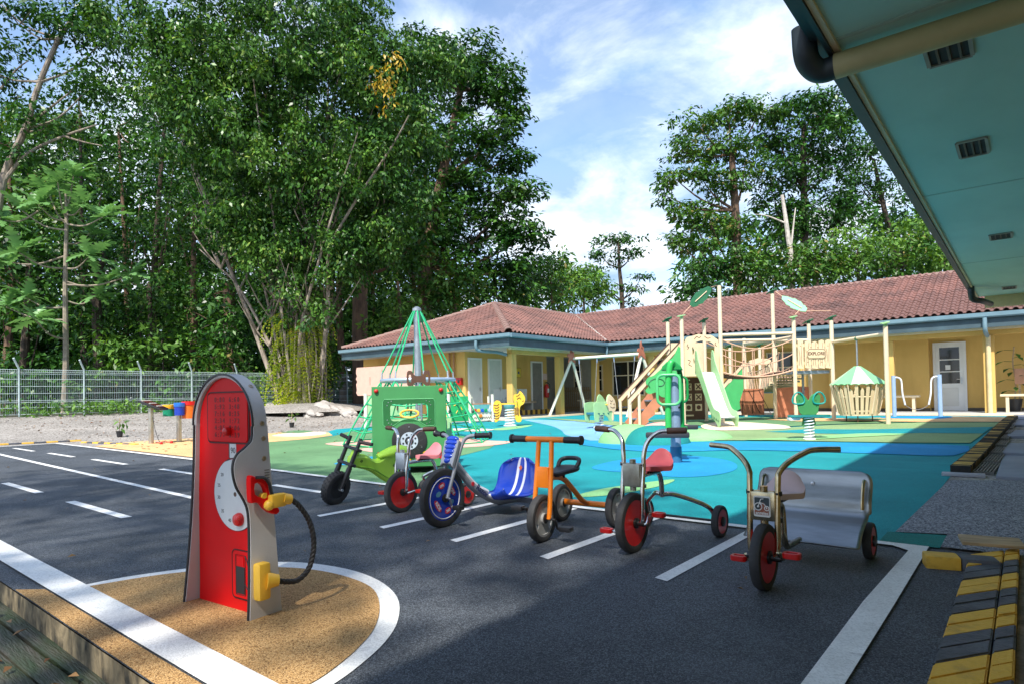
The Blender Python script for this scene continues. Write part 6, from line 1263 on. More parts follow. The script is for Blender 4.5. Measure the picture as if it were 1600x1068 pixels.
gripm = P('grip_brown', (.075, .035, .025), .7, var=.4, scale=20)
def chrome_trike(name, label, loc, R, top, seatm, rz=0, grips=True, plate=None, crank=.6, rear=.65, tr=.26, rr=.10, cm=chrome):
    t = thing(name, label, 'tricycle', (*loc, 0), rz, 'riding toys parked in the bays')
    wheel(t, (0, 0, R), R, .050, redw); z0 = R
    for s in (-1, 1):
        MB().tube(spline([(s*.040, 0, z0), (s*.062, .0, z0+.03), (s*.064, .006, z0+.18), (s*.064, .025, top-.22), (s*.067, .032, top-.13), (s*.085, .05, top-.06), (s*.135, .068, top-.012), (s*.185, .08, top), (s*.28, .105, top+.003)], 6), .0135, 12).build('fork_tube', cm, t)
        if grips: MB().cyl((s*.19, .081, top), (s*.295, .109, top+.003), .0185, seg=14).build('grip', gripm, t)
        MB().cyl((s*.034, 0, z0), (s*.075, 0, z0), .016, seg=12).build('axle_nut', darkmetal, t)
    b = MB(); b.box((0, .018, top-.255), (.112, .055, .135), bev=.012); b.cyl((0, .018, top-.345), (0, .018, top-.165), .018, seg=12); pb_ = b.build('head_box', plate or P('head_plate', (.46, .46, .38), .35, .7, c2=(.30, .28, .22), scale=12), t)
    for s in (-1, 1):
        for zz in (top-.195, top-.315): MB().tube([(s*.064, .020, zz-.010), (s*.064, .020, zz+.010)], .0175, 12).build('clamp', darkmetal if cm is brass else cm, t); MB().cyl((s*.064, -.002, zz), (s*.064, .004, zz), .006, seg=6).build('bolt', darkmetal, t)
        MB().lathe([(.008, 0), (.007, .006), (0, .007)], (s*.072, 0, z0), (s, 0, 0), 6).build('axle_bolt', steel, t)
    cranks(t, (0, 0, z0), .078, .075, crank, red_m, cm if cm is brass else chrome)
    zs = top-.27
    wrapT('frame_tube', cm, t, [(0, .03, top-.28), (0, .12, top-.272), (0, .30, zs), (0, .345, zs-.01), (0, .375, zs-.06), (0, .385, .29), (0, .39, .27)], .0155)
    for s in (-1, 1): wrapT('rear_leg', cm, t, [(s*.008, .385, .285), (s*.06, .42, .283), (s*.15, rear-.12, .235), (s*(tr-.05), rear-.05, .19), (s*(tr-.034), rear-.01, .14), (s*(tr-.032), rear, .10)], .0145); wheel(t, (s*tr, rear, rr), rr, .046, redw)
    MB().cyl((-tr+.02, rear, rr), (tr-.02, rear, rr), .008).build('rear_axle', darkmetal, t)
    saddle(t, (0, .29, zs+.045), seatm); MB().box((0, .29, zs+.012), (.05, .14, .02)).build('seat_bracket', darkmetal, t)
    return t, pb_
chrome_trike('tricycle', 'chrome tricycle with red wheels and pinkish red seat, second from the right', (-1.775, 3.23), .172, .70, P('seat_coral', (.62, .10, .11), .5, var=.12, scale=6), crank=.75)
chrome_trike('tricycle', 'chrome tricycle with pink seat beside the green balance bike', (-3.89, 3.31), .165, .665, pinkseat, crank=.1, rear=.50, tr=.24, plate=P('head_plate_blue', (.52, .56, .60), .3, .8, var=.15))
# --- orange tricycle
om = P('orange_paint', (.82, .21, .008), .35, var=.08, coat=.3)
t = thing('tricycle', 'orange tricycle with grey spoked wheels and black seat', 'tricycle', (-2.36, 3.14, 0), math.radians(5), 'riding toys parked in the bays')
grw = P('wheel_grey', (.30, .30, .29), .5, var=.12); R = .148
wheel(t, (0, 0, R), R, .052, grw, spokes=True)
for s in (-1, 1): MB().tube(spline([(s*.052, 0, R), (s*.056, .01, .24), (s*.052, .035, .42), (s*.047, .06, .63)], 6), .0155, 12).build('fork_tube', om, t)
MB().cyl((-.16, .062, .636), (.16, .062, .636), .019, seg=14).build('handlebar', om, t)
for s in (-1, 1): MB().tube([(s*.14, .062, .636), (s*.245, .062, .636), (s*.25, .062, .636), (s*.262, .062, .636)], [.0215, .022, .030, .029], 16).build('grip', blackp, t)
MB().box((0, .033, .40), (.085, .036, .13), bev=.006).build('head_box', om, t)
wrapT('frame_tube', om, t, [(0, .05, .375), (0, .16, .385), (0, .28, .36), (0, .40, .28), (0, .52, .19), (0, .60, .15)], .0185)
MB().cyl((-.19, .62, .145), (.19, .62, .145), .021, seg=14).build('rear_axle', om, t)
for s in (-1, 1): wheel(t, (s*.215, .62, .135), .135, .05, grw, spokes=True)
sp = spline([(-.035, -.11), (0, -.125), (.035, -.11), (.06, -.02), (.085, .06), (.07, .12), (0, .14), (-.07, .12), (-.085, .06), (-.06, -.02)], 3, True)
st = MB().prism(sp, .03, Matrix.Translation((0, .26, .40)) @ Matrix.Rotation(math.radians(6), 4, 'X'), bev=.008).build('seat', P('seat_black', (.025, .025, .028), .38, var=.1), t)
MB().tube(spline([(-.07, .33, .43), (-.072, .37, .47), (-.04, .40, .485), (.04, .40, .485), (.072, .37, .47), (.07, .33, .43)], 5), .015, 8).build('seat_handle', MATS['seat_black'], st); MB().cyl((0, .26, .37), (0, .26, .41), .022).build('seat_post', blackp, t)
cranks(t, (0, 0, R), .085, .075, -.95, blackp, darkmetal, ring=False, w_=.08, d=.06)
# --- blue and grey drifting trike
t = thing('drift_trike', 'blue and grey low trike with big front wheel and blue bucket seat', 'tricycle', (-3.2, 3.10, 0), 0, 'riding toys parked in the bays')
bm_ = P('blue_gloss', (.008, .045, .42), .2, var=.08, coat=.4); gy = P('grey_gloss', (.30, .32, .36), .35, .3, var=.08); R = .208
w0 = wheel(t, (0, 0, R), R, .058, bm_)
for s in (-1, 1):
    MB().lathe([(.150, 0), (.150, .004), (0, .006)], (s*.018, 0, R), (s, 0, 0), 40).build('disc', bm_, w0)
    MB().tube([(s*.0245, .143*math.cos(a), R+.143*math.sin(a)) for a in [k*math.pi/24 for k in range(48)]], .0035, 5, True).build('white_ring', white_m, w0)
rdk = P('print_red', (.6, .02, .03), .4, var=0); pal = P('print_pale', (.75, .75, .80), .4, var=0); sft = P('print_teal', (.10, .30, .42), .4, var=0)
for a, tx in ((.6, 'RIDE'), (3.74, 'RIDE')):
    c = Vector((.0245, .085*math.cos(a), R+.085*math.sin(a))); u = Vector((0, math.sin(a)*-1, math.cos(a))); f = frame(c, u, Vector((1, 0, 0)).cross(u))
    MB().prism([(p[0], p[1]) for p in circ(0, 0, .05, 20, .020)], .0015, frame(c-Vector((.001, 0, 0)), u, Vector((1, 0, 0)).cross(u))).build('print_oval', rdk, w0)
    f.translation = c+Vector((.0014, 0, 0)); text('lettering', tx, .034, f, pal, w0, .0006, bold=.001)
for a in (1.9, 5.0):
    c = Vector((.0240, .095*math.cos(a), R+.095*math.sin(a))); u = Vector((0, -math.sin(a), math.cos(a))); f = frame(c+Vector((.0016, 0, 0)), u, Vector((1, 0, 0)).cross(u))
    MB().prism(circ(0, 0, .030, 18, .022), .0015, frame(c, u, Vector((1, 0, 0)).cross(u))).build('print_oval', rdk, w0); text('lettering', '360', .026, f, pal, w0, .0006, bold=.001)
    q = Vector((.0240, .07*math.cos(a+.75), R+.07*math.sin(a+.75))); MB().prism(circ(0, 0, .026, 12, .018), .0012, frame(q, u, Vector((1, 0, 0)).cross(u))).build('print_patch', sft, w0)
for k in range(4): a = k*1.571+.4; MB().lathe([(.008, 0), (.008, .003)], (.0245, .128*math.cos(a), R+.128*math.sin(a)), (1, 0, 0), 10).build('bolt', P('bolt_blue', (.01, .02, .15), .4), w0)
for s in (-1, 1):
    MB().tube(spline([(s*.046, 0, R), (s*.048, .03, R+.08), (s*.05, .085, R+.22), (s*.056, .12, R+.31)], 5), [.013]*16, 10).build('fork_blade', gy, t)
    wrapT('handlebar', gy, t, [(s*.056, .115, R+.30), (s*.066, .135, R+.36), (s*.085, .15, R+.405), (s*.13, .165, R+.428), (s*.20, .185, R+.432)], .0135)
    MB().tube([(s*.165, .176, R+.431), (s*.17, .178, R+.431), (s*.265, .205, R+.434), (s*.27, .207, R+.434), (s*.28, .21, R+.434)], [.026, .019, .019, .026, .025], 16).build('grip', blackp, t)
f = frame((0, .072, R+.235), (1, 0, 0), Vector((0, .36, 1)).normalized()); f2 = f.copy(); f2.translation = f.translation+Vector((0, -.022, 0))
MB().prism([(-.062, -.03), (-.04, -.01), (.04, -.01), (.062, -.03), (.066, .05), (.072, .16), (.05, .17), (.035, .10), (-.035, .10), (-.05, .17), (-.072, .16), (-.066, .05)], .03, f, bev=.004).build('yoke', gy, t)
pdd = MB()
for k, (w_, h_) in enumerate(((.034, .022), (.048, .055), (.056, .088), (.062, .121), (.066, .154), (.06, .182))):
    pdd.sphere(tuple(f2 @ Vector((0, h_, 0))), 1, (w_, .024, .024), 14)
pdd.build('pad', bm_, t)
wrapT('frame_tube', gy, t, [(0, .10, .44), (0, .18, .37), (0, .30, .25), (0, .44, .165), (0, .60, .10), (0, .86, .085)], .027, 14)
text('lettering', 'Razor', .06, frame((.0285, .385, .208), Vector((0, .80, -.58)), Vector((0, .58, .80))), P('print_navy', (.03, .04, .12), .4, var=0), t, .001, bold=.001)
MB().prism(circ(0, 0, .016, 14), .003, frame((.0265, .285, .272), (0, 1, 0), (0, 0, 1))).build('print_dot', rdk, t); wrapT('print_stripe', pal, t, [(.006, .14, .44), (.010, .24, .335), (.010, .34, .25), (.010, .46, .19)], .019, 8)
MB().box((0, .87, .075), (.56, .05, .045), bev=.01).build('rear_bar', gy, t)
for s in (-1, 1):
    MB().box((s*.245, .88, .065), (.05, .06, .03), bev=.005).build('caster_plate', bm_, t); wheel(t, (s*.245, .90, .034), .034, .022, P('caster_brown', (.20, .12, .05), .5), name='caster_wheel'); MB().box((s*.262, .89, .05), (.006, .04, .045)).build('caster_fork', galv, t)
nu, nv = 20, 16; vs = []; pr = spline([(.47, .175), (.50, .135), (.60, .12), (.72, .115), (.80, .13), (.855, .19), (.89, .27), (.91, .36), (.915, .41)], 3)
for i, (y, z) in enumerate(pr):
    f_ = i/(len(pr)-1); w_ = .165+.035*math.sin(min(.5, f_)*math.pi) if f_ < .76 else .2*math.sqrt(max(.2, 1-((f_-.76)/.28)**2))
    for j in range(nv+1):
        v = -1+2*j/nv; lift = .055*abs(v)**3*max(0, 1-f_*1.2)-.03*abs(v)**5*max(0, f_-.75)*4; fw_ = .075*v*v*min(1, max(0, f_-.3)*1.6)*(1-.45*max(0, f_-.75)*4)
        vs.append((v*w_, y-fw_, z+lift))
n = len(vs); q = nv+1; m_ = len(pr)-1; fs = [(i*q+j, i*q+j+1, (i+1)*q+j+1, (i+1)*q+j) for i in range(m_) for j in range(nv)]
se = pydata('bucket_seat', vs, fs, [bm_, pal], t, midx=[1 if j in (6, 9) or (j in (5,) and False) else 0 for i in range(m_) for j in range(nv)], smooth=True); so = se.modifiers.new('shell', 'SOLIDIFY'); so.thickness = .008; so.offset = -1
MB().prism([(0, -.024), (.018, .0), (0, .02), (-.018, 0)], .002, frame((0, .885, .33), (1, 0, 0), Vector((0, .2, 1)).normalized())).build('print_mark', P('print_orange', (.7, .12, .03), .4, var=0), se)
cranks(t, (0, 0, R), .062, .07, -1.15, blackp, steel, ring=False, w_=.07, d=.055)
# --- green and black balance bike
FORK = []
t = thing('balance_bike', 'lime green and black balance bike at the left end of the row', 'balance bike', (-4.70, 3.24, 0), math.radians(-4), 'riding toys parked in the bays')
lime = P('lime_plastic', (.42, .74, .06), .38, var=.06); R = .148
w0 = MB().lathe([(.085, -.03), (.120, -.040), (.138, -.034), (R, -.018), (R, .018), (.138, .034), (.120, .040), (.085, .03)], (0, 0, R), (1, 0, 0), 40, closed=True).build('wheel', tyre, t)
b = MB()
for k in range(26):
    a = k*2*math.pi/26
    for s in (-1, 0, 1): m4 = Matrix.Translation((s*.020, (R-.001-abs(s)*.004)*math.cos(a+s*.08), R+(R-.001-abs(s)*.004)*math.sin(a+s*.08))) @ Matrix.Rotation(a, 4, 'X'); b.box((0, 0, 0), (.014, .012, .016), mat=m4)
tag(b.build('tread_blocks', black_m, w0), kind='stuff')
MB().lathe([(.088, -.02), (.08, -.012), (.03, -.022), (0, -.022)], (0, 0, R), (1, 0, 0), 28).build('rim', blackp, w0); MB().lathe([(.088, .02), (.08, .012), (.03, .022), (0, .022)], (0, 0, R), (1, 0, 0), 28).build('rim', blackp, w0)
rk_ = Vector((0, .40, 1)).normalized(); A0 = Vector((0, 0, R))
for s in (-1, 1):
    x = Vector((s*.062, 0, 0)); MB().tube([A0+x*.9, A0+x+rk_*.14, A0+x+rk_*.47], [.016, .021, .016], 10).build('fork_leg', blackp, t); MB().tube([A0+x+rk_*.10, A0+x+rk_*.20], .024, 10).build('fork_sleeve', blackp, t)
    MB().cyl(A0+x+rk_*.44, A0+Vector((s*.19, .02, 0))+rk_*.445, .0165, seg=12).build('grip', P('grip_dark', (.05, .032, .03), .7), t)
    MB().cyl(A0+x*.7, A0+x*1.35, .012, seg=8).build('axle_nut', galv, t)
fr = lambda h: frame(A0+rk_*h, (1, 0, 0), Vector((0, 1, -.40)).normalized())
for h in (.215, .355): MB().prism(rrect(0, .012, .19, .075, .025, 3), .028, fr(h), [rrect(s*.055, -.005, .028, .018, .006, 2) for s in (-1, 1)][:0], bev=.005).build('fork_bridge', blackp, t)
MB().tube([A0+rk_*.215+Vector((0, .035, 0)), A0+rk_*.36+Vector((0, .035, 0))], .036, 14).build('head_tube', lime, t)
of = spline([(.10, .40), (.13, .43), (.26, .425), (.33, .385), (.40, .37), (.50, .43), (.60, .455), (.66, .43), (.66, .34), (.64, .24), (.62, .155), (.52, .145), (.44, .19), (.36, .245), (.26, .295), (.14, .33), (.10, .36)], 4, True)
b = MB(); b.prism(of, .085, YZ((-.0425, 0, 0)), bev=.018); bd = b.build('body', lime, t)
for (y, z, s) in ((.20, .385, .5), (.56, .31, 1)): MB().lathe([(.012, 0), (.012, .003), (.008, .003), (.006, -.004), (0, -.004)], (.0425, y, z), (1, 0, 0), 12).build('screw', P('lime_dark', (.05, .14, .01), .5), bd)
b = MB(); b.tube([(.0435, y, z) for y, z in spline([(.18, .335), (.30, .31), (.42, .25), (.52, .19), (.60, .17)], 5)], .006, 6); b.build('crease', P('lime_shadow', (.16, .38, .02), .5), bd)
b = MB(); sp = spline([(0, .40, .375), (0, .46, .40), (0, .53, .425), (0, .60, .445), (0, .66, .44), (0, .70, .415)], 4); n_ = len(sp); b.tube(sp, [.030+.045*math.sin(min(1, i_/(n_-1)*1.25)*math.pi/2)*(1 if i_ < n_-4 else (1-(i_-n_+4)*.22)) for i_ in range(n_)], 16)
for v in b.b.verts: v.co.z = .425+(v.co.z-.425)*.62; v.co.x *= 1.1
b.build('seat', lime, t)
rear_w = wheel(t, (0, .68, .135), .135, .055, blackp)
for s in (-1, 1): MB().tube([(s*.04, .58, .22), (s*.045, .68, R)], .016, 8).build('rear_fork', blackp, t)
for o in t.children:
    if o.name.split('.')[0] in ('rim', 'wheel', 'fork_leg', 'fork_sleeve', 'grip', 'axle_nut', 'fork_bridge') and o is not rear_w: o.rotation_euler = (0, 0, math.radians(13))
t.rotation_euler = (0, math.radians(13), math.radians(-4))      # leans to its left side against the next tricycle
# --- tricycle with passenger bench
t, pb_ = chrome_trike('bench_tricycle', 'nearest tricycle with brassy frame and wide bare metal passenger bench', (-.955, 2.97), .152, .640, P('seat_pale', (.62, .45, .43), .5, var=.08), grips=False, crank=2.6, rear=.86, tr=.28, rr=.098, cm=brass, plate=brass)
for o in [c for c in t.children if c.name.startswith(('fork_tube', 'rear_leg', 'frame_tube', 'crank'))]: pass
for o in [c for c in t.children if c.name.startswith(('fork_tube', 'frame_tube', 'rear_leg'))]: bpy.data.objects.remove(o)
top = .64
for s in (-1, 1): MB().tube(spline([(s*.040, 0, .152), (s*.060, .0, .18), (s*.062, .006, .33), (s*.064, .02, top-.14), (s*.068, .03, top-.10), (s*.10, .055, top-.055), (s*.16, .09, top-.012), (s*.20, .11, top+.003), (s*.30, .15, top+.006)], 6), .0135, 12).build('fork_tube', brass, t)
wrapT('frame_tube', brass, t, [(0, .03, .36), (0, .15, .365), (0, .24, .36), (0, .285, .33), (0, .30, .26), (0, .31, .18), (0, .345, .135), (0, .42, .125), (0, .86, .11)], .016)
for o in [c for c in t.children if c.name.startswith('head_box')]: HB = o
zc = top-.255; yf = .018-.0285
pl_ = MB().prism(rrect(0, zc, .075, .095, .008, 3), .003, XZ((0, yf, 0))).build('badge', P('badge_white', (.72, .70, .66), .45, var=.05), HB)
MB().prism(rrect(0, zc+.012, .066, .058, .005, 3), .001, XZ((0, yf-.0032, 0))).build('badge_field', P('badge_dark', (.03, .05, .055), .5, var=0), pl_)
MB().prism([(-.005, zc+.012), (.006, zc+.02), (.03, zc-.005), (.03, zc-.038), (-.033, zc-.038), (-.033, zc-.018), (-.01, zc-.018)], .0012, XZ((0, yf-.0036, 0))).build('badge_brown', P('badge_rust', (.30, .09, .045), .5, var=0), pl_)
b = MB()
for (x, z, r) in ((-.016, zc-.001, .0165), (.022, zc-.007, .010)): b.tube([(x+r*math.cos(a), yf-.006, z+r*math.sin(a)) for a in [k*.314 for k in range(20)]], .0022, 5, True); b.sphere((x, yf-.006, z), r*.33, seg=8)
b.tube([(p[0], yf-.006, p[1]) for p in [(-.016, zc), (-.004, zc+.034), (.008, zc+.036)]], .002, 4); b.tube([(p[0], yf-.006, p[1]) for p in [(-.009, zc+.018), (.012, zc+.012), (.022, zc-.005)]], .002, 4)
b.build('badge_trike', P('badge_line', (.8, .78, .74), .5, var=0), pl_)
text('lettering', 'angeles', .0195, frame((0, yf-.006, zc-.030), (1, 0, 0), (0, 0, 1)), MATS['badge_line'], pl_, .0006, bold=.0004)
bs = P('bench_metal', (.40, .41, .41), .36, .9, c2=(.25, .26, .26), scale=5, bump=.05, bscale=60, detail=8, stretch=(.4, 2, 2))
pr = spline([(.535, .125), (.545, .118), (.575, .128), (.64, .175), (.71, .205), (.775, .222), (.805, .236), (.822, .262), (.828, .30), (.845, .335), (.872, .38), (.885, .43), (.90, .462)], 3); nv = 30; W = .30; vs = []
for i, (y, z) in enumerate(pr):
    for j in range(nv+1):
        v = -1+2*j/nv; f_ = i/(len(pr)-1); e = W*(1 if f_ > .55 else .96); zz = z
        if f_ > .86: e = W*(.80+.20*math.sqrt(max(0, 1-((f_-.86)/.14)**2)))
        if f_ < .10: e = W*(.80+.16*math.sqrt(f_/.10))
        vs.append((v*e, y+.0*v, zz))
q = nv+1; fs = [(i*q+j, i*q+j+1, (i+1)*q+j+1, (i+1)*q+j) for i in range(len(pr)-1) for j in range(nv)]
se = pydata('bench', vs, fs, bs, t, smooth=True); so = se.modifiers.new('shell', 'SOLIDIFY'); so.thickness = .006; so.offset = -1
MB().lathe([(.011, 0), (.009, .006), (0, .008)], (0, .872, .385), (0, -1, .2), 12).build('bolt', steel, se)
for s in (-1, 1): MB().tube(spline([(s*.262, .895, .41), (s*.262, .845, .412), (s*.262, .80, .33), (s*.262, .79, .27)], 4), .0085, 8).build('arm_rest', brass, se)
for s in (-1, 1): MB().tube(spline([(0, .84, .11), (s*.15, .85, .108), (s*.28, .86, .098)], 3), .014, 8).build('rear_axle_tube', brass, t)
# ------------------------------------------------------------------ the toy petrol pump
T = thing('toy_petrol_pump', 'red and grey toy petrol pump on the sand coloured island', 'petrol pump', (-2.752, 1.335, .012), math.radians(6))
gpl = P('pump_grey', (.57, .56, .565), .45, c2=(.50, .485, .485), scale=2.2, bump=.15, bscale=180, detail=8); rpl = P('pump_red', (.66, .004, .006), .42, var=.07, scale=3, spec=.2); yk = P('pump_yellow', (.84, .50, .05), .4, var=.05)
def pp(name, m, fn, parent=None, **k): b = MB(); fn(b); return b.build(name, m, parent or T, **k)
HW, RT, ZC = .250, .229, .80
ol = [(HW, 0), (HW-.005, .1), (RT+.018, .45), (RT, ZC)]+[(RT*math.cos(a), ZC+RT*math.sin(a)) for a in [math.pi*k/24 for k in range(1, 24)]]+[(-RT, ZC), (-RT-.018, .45), (-HW+.005, .1), (-HW, 0)]
inn = [(x*.925 if abs(x) > .01 else x, (z if z < ZC else ZC+(z-ZC)*.925)) for x, z in ol]
arc_o = [p for p in ol if p[1] >= .74]; arc_i = [p for p in inn if p[1] >= .74]
pp('top_arch', gpl, lambda b: b.prism(arc_o+arc_i[::-1], -.066, XZ((0, -.010, 0)), bev=.004))
pp('arch_edge', blackp, lambda b: (b.prism([(x*1.004, ZC+(z-ZC)*1.006) for x, z in arc_o]+[(x*.975, ZC+(z-ZC)*.975) for x, z in arc_o][::-1], -.006, XZ((0, -.0168, 0)))))
pp('front_panel', rpl, lambda b: b.prism([(x*.96, min(z, 9)) for x, z in inn], -.012, XZ((0, .006, 0))))
pp('back_panel', rpl, lambda b: b.prism([(x*.96, min(z, 9)) for x, z in inn], -.010, XZ((0, .042, 0))))
# side boards: profile in y-z
front = spline([(-.010, .800), (-.012, .76), (-.020, .735), (-.048, .71), (-.088, .68), (-.104, .63), (-.092, .56), (-.060, .50), (-.042, .45), (-.038, .36), (-.044, .15), (-.052, 0)], 5)
backl = [(.10, 0), (.088, .2), (.072, .5), (.056, .800)]
prof_r = front+backl
frontl = spline([(-.010, .800), (-.013, .6), (-.022, .4), (-.036, .2), (-.055, 0)], 5)
prof_l = frontl+backl
def sidex(z): return RT+.0 if z > .80 else (RT+(HW-RT)*(.80-z)/.80)
def sboard(sgn):
    prof = prof_r if sgn > 0 else prof_l; front_ = front if sgn > 0 else frontl
    def fn(b):
        n = len(prof); th = .020; vs = []
        for k in (0, 1):
            for (y, z) in prof: vs.append((sgn*(sidex(z)-th*k), y, z))
        f = [(tuple(range(n)) if sgn < 0 else tuple(range(n-1, -1, -1))), (tuple(range(2*n-1, n-1, -1)) if sgn < 0 else tuple(range(n, 2*n)))]
        f += [((i, n+i, n+(i+1) % n, (i+1) % n) if sgn < 0 else (i, (i+1) % n, n+(i+1) % n, n+i)) for i in range(n)]
        b.verts(vs, f); bmesh.ops.recalc_face_normals(b.b, faces=b.b.faces[:])
    o = pp('side_board', gpl, fn)
    eb = MB(); eb.tube([(sgn*(sidex(z)-.010), y-.002, z) for y, z in front_], .0065, 6); eb.build('board_edge', blackp, o); return o
SR = sboard(1); SLb = sboard(-1)
for (y, z) in ((.035, .745), (.035, .66), (.03, .20), (.03, .81), (.03, .97)):
    x = sidex(z) if z < .78 else math.sqrt(max(0, RT**2-(z-ZC)**2)); nrm = (1, 0, 0) if z < .8 else (x, 0, z-ZC)
    s0 = pp('screw', P('screw_brass', (.45, .36, .26), .4, .7), lambda b: b.lathe([(.011, 0), (.010, .003), (.004, .003), (.004, .001), (0, .001)], (x, y, z), nrm, 14))
lb = pp('label_plate', P('label_tan', (.36, .28, .16), .5, var=.1), lambda b: b.prism(rrect(.045, .585, .034, .075, .010, 3), .0015, frame((sidex(.535)+.0005, 0, 0), (0, 1, 0), (-.058, 0, 1))), SR)
for k in range(6): pp('print_line', P('print_dark', (.10, .07, .04), .6), lambda b: b.box((sidex(.61-k*.011)+.0028, .045, .61-k*.011), (.001, .024, .003)), lb)
# display on the red front: groove frame, digits, knob
Y = lambda d=0: .0058-d
def grv(pts, r=.003, m=None, parent=None, closed=True): b = MB(); b.tube([(p[0], Y(.0005), p[1]) for p in pts], r, 5, closed=closed); return b.build('groove', m or P('groove_dark', (.05, .004, .004), .5, var=0), parent or T)
grv(rrect(.02, .835, .31, .225, .022, 4), .0035); dsp = pp('display_plate', rpl, lambda b: b.prism(rrect(.02, .835, .298, .213, .018, 4), .006, XZ((0, Y(), 0)), bev=.002))
dm = P('digit_dark', (.16, .002, .002), .5, var=0)
cols = [(-.085, '0'), (-.05, '1'), (-.02, '2'), (.045, '3'), (.08, '4'), (.115, '5'), (.14, '6')]
for i in range(6): text('lettering', ['0 : 8 0    6 : 6 0', '5 : 9 2    3 : 4 8', '7 : 1 6    8 : 2 5', '2 : 3 4    1 : 7 2', '4 : 0 5    9 : 0 6', '6 : 7 1    5 : 3 9'][i], .030, frame((.02, Y(.0063), .913-i*.031), (1, 0, 0), (0, 0, 1)), dm, dsp, .0006, bold=.0006)
pp('knob', red_m, lambda b: b.lathe([(.018, 0), (.02, .006), (.016, .022), (.006, .028), (0, .028)], (.035, Y(.006), .775), (0, -1, 0), 18), dsp)
nb_ = pp('number_window', P('pump_white', (.66, .66, .66), .5, var=.04), lambda b: b.prism(rrect(.055, .690, .048, .066, .004, 2), .002, XZ((0, Y(), 0)))); pp('window_edge', blackp, lambda b: b.box((.028, Y(.0012), .690), (.006, .0024, .066)), nb_)
text('lettering', '90', .036, frame((.057, Y(.0022), .690), (1, 0, 0), (0, 0, 1)), P('digit_black', (.03, .03, .03), .5, var=0), nb_, .0005)
grv([(.055, .652), (.055, .62)], .002, closed=False)
C_ = (.07, .500); DR = .158
dl = [(C_[0]+DR*math.cos(a), C_[1]+DR*math.sin(a)) for a in [math.radians(k) for k in range(118, 424, 8)]]
dl += [(C_[0]+.01+.035*math.cos(a), C_[1]+.135+.035*math.sin(a)) for a in [math.radians(k) for k in (-20, -60, -100, -140, -175, -210)]]
dl = [p for p in dl if p[0] < .222]
dial = pp('dial', P('dial_white', (.62, .65, .66), .45, var=.05), lambda b: b.prism(dl, .003, XZ((0, Y(), 0)))); grv(circ(C_[0], C_[1], DR, 40), .003, parent=dial)
pp('dial_center', P('hole_brown', (.10, .06, .04), .6), lambda b: b.lathe([(.010, 0), (.010, .001)], (C_[0], Y(.0031), C_[1]), (0, -1, 0), 12), dial)
for k, s in enumerate(['15', '10', '5', '0', '45', '40', '35', '30']): a = math.radians(150+k*30); 
for s, a in (('20', 140), ('25', 165), ('30', 190), ('35', 220), ('40', 250), ('50', 290), ('55', 320), ('0', 345)): text('lettering', s, .022, frame((C_[0]+.125*math.cos(math.radians(a)), Y(.0032), C_[1]+.125*math.sin(math.radians(a))), (1, 0, 0), (0, 0, 1)), MATS['digit_black'], dial, .0004)
pp('pointer_knob', red_m, lambda b: (b.lathe([(.028, 0), (.03, .008), (.024, .022), (0, .028)], (C_[0]+.035, Y(.003), C_[1]-.105), (0, -1, 0), 18), b.sphere((C_[0]+.055, Y(.02), C_[1]-.095), .013, seg=10)), dial)
# engraved pump symbol
grv(rrect(.115, .155, .15, .21, .022, 4), .003); sy = pp('symbol_plate', rpl, lambda b: b.prism(rrect(.115, .155, .14, .20, .018, 4), .004, XZ((0, Y(), 0)), bev=.0015))
pp('symbol', blackp, lambda b: b.prism([(.075, .075), (.135, .075), (.135, .19), (.075, .19)], .002, XZ((0, Y(.0042), 0))), sy); pp('symbol_window', rpl, lambda b: b.prism([(.080, .195), (.130, .195), (.130, .235), (.080, .235)], .003, XZ((0, Y(.0042), 0))), sy)
b = MB(); b.tube([(p[0], Y(.005), p[1]) for p in spline([(.14, .12), (.155, .10), (.165, .13), (.163, .19), (.15, .225), (.14, .24)], 4)], .0028, 5); b.tube([(p[0], Y(.005), p[1]) for p in [(.072, .07), (.14, .07), (.14, .24), (.072, .24), (.072, .07)]], .002, 4); b.build('symbol_line', MATS['groove_dark'], sy)
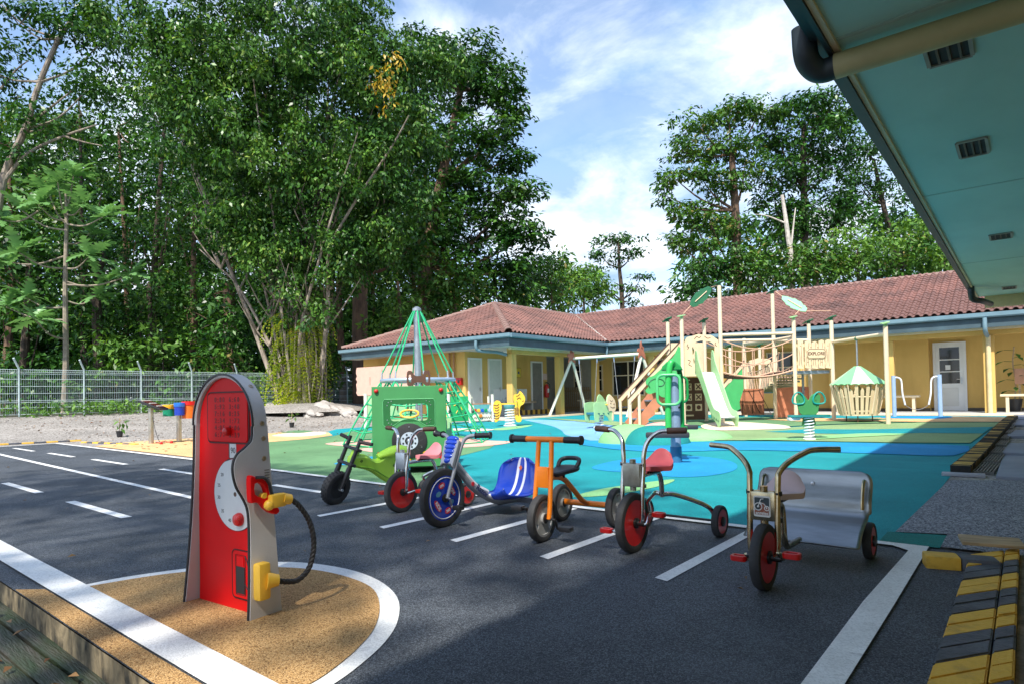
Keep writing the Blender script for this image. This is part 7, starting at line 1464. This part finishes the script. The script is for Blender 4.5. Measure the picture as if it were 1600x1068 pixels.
# nozzle, sockets and twisted hose on each side
def fuel(sgn):
    S_ = lambda z: sgn*(sidex(z)+.002); par = SR if sgn > 0 else SLb
    nz = pp('nozzle', rpl, lambda b: b.prism(spline([(-.085, .565), (-.088, .50), (-.083, .44), (-.06, .435), (-.03, .425), (-.01, .40), (.02, .375), (.055, .36), (.075, .375), (.06, .40), (.035, .43), (.02, .47), (.01, .515), (-.015, .545), (-.05, .555)], 3, True), sgn*.03, frame((S_(.55)+sgn*.012, .012, .112), (0, 1, 0), (0, 0, 1)) @ Matrix.Diagonal((.86, .86, 1, 1)), [spline([(-.06, .525), (-.03, .525), (-.008, .50), (.0, .455), (-.025, .455), (-.06, .475)], 2, True)], bev=.004), par)
    pp('nozzle_trim', blackp, lambda b: b.tube([(S_(.55)+sgn*.046, y*.86+.012, z*.86+.112) for y, z in spline([(-.06, .556), (-.012, .548), (.014, .515), (.025, .47), (.045, .435), (.08, .41)], 4)], .007, 6), nz)
    pp('nozzle_grip', yk, lambda b: (b.box((S_(.50)+sgn*.048, .055, .482), (.044, .075, .058), bev=.014), b.sphere((S_(.5)+sgn*.048, .018, .468), .023, seg=12), b.cyl((S_(.5)+sgn*.05, .08, .486), (S_(.5)+sgn*.055, .118, .478), .026, .022, 16), b.cyl((S_(.5)+sgn*.012, .01, .50), (S_(.5)+sgn*.04, .01, .50), .02)), nz)
    pp('socket', yk, lambda b: (b.box((S_(.12)+sgn*.02, -.008, .155), (.05, .056, .155), bev=.014), b.cyl((S_(.12)+sgn*.035, .004, .155), (S_(.12)+sgn*.055, .047, .15), .036, .024, 16)), par)
    x = S_(.3); pth = spline([(x+sgn*.055, .10, .486), (x+sgn*.06, .15, .45), (x+sgn*.07, .20, .37), (x+sgn*.08, .215, .27), (x+sgn*.08, .19, .175), (x+sgn*.07, .14, .13), (x+sgn*.06, .09, .132), (x+sgn*.055, .035, .15)], 16)
    pts = [Vector(p) for p in pth]; hb = MB(); ns = 3
    for s in range(ns):
        q = []; L_ = 0
        for i, p in enumerate(pts):
            tn = (pts[min(i+1, len(pts)-1)]-pts[max(i-1, 0)]).normalized(); u = tn.cross(Vector((1, 0, 0))).normalized(); v = tn.cross(u)
            if i: L_ += (p-pts[i-1]).length
            a = L_*105+s*2*math.pi/ns; q.append(p+(u*math.cos(a)+v*math.sin(a))*.0056)
        hb.tube(q, .0070, 7)
    hb.build('hose', black_m, par)
NZ = -.055
fuel(1)
q = spline([(-.30, .10, .52), (-.345, .13, .45), (-.36, .14, .34), (-.345, .13, .22), (-.31, .10, .16)], 6); MB().tube(q, .0125, 8).build('hose', black_m, SLb)
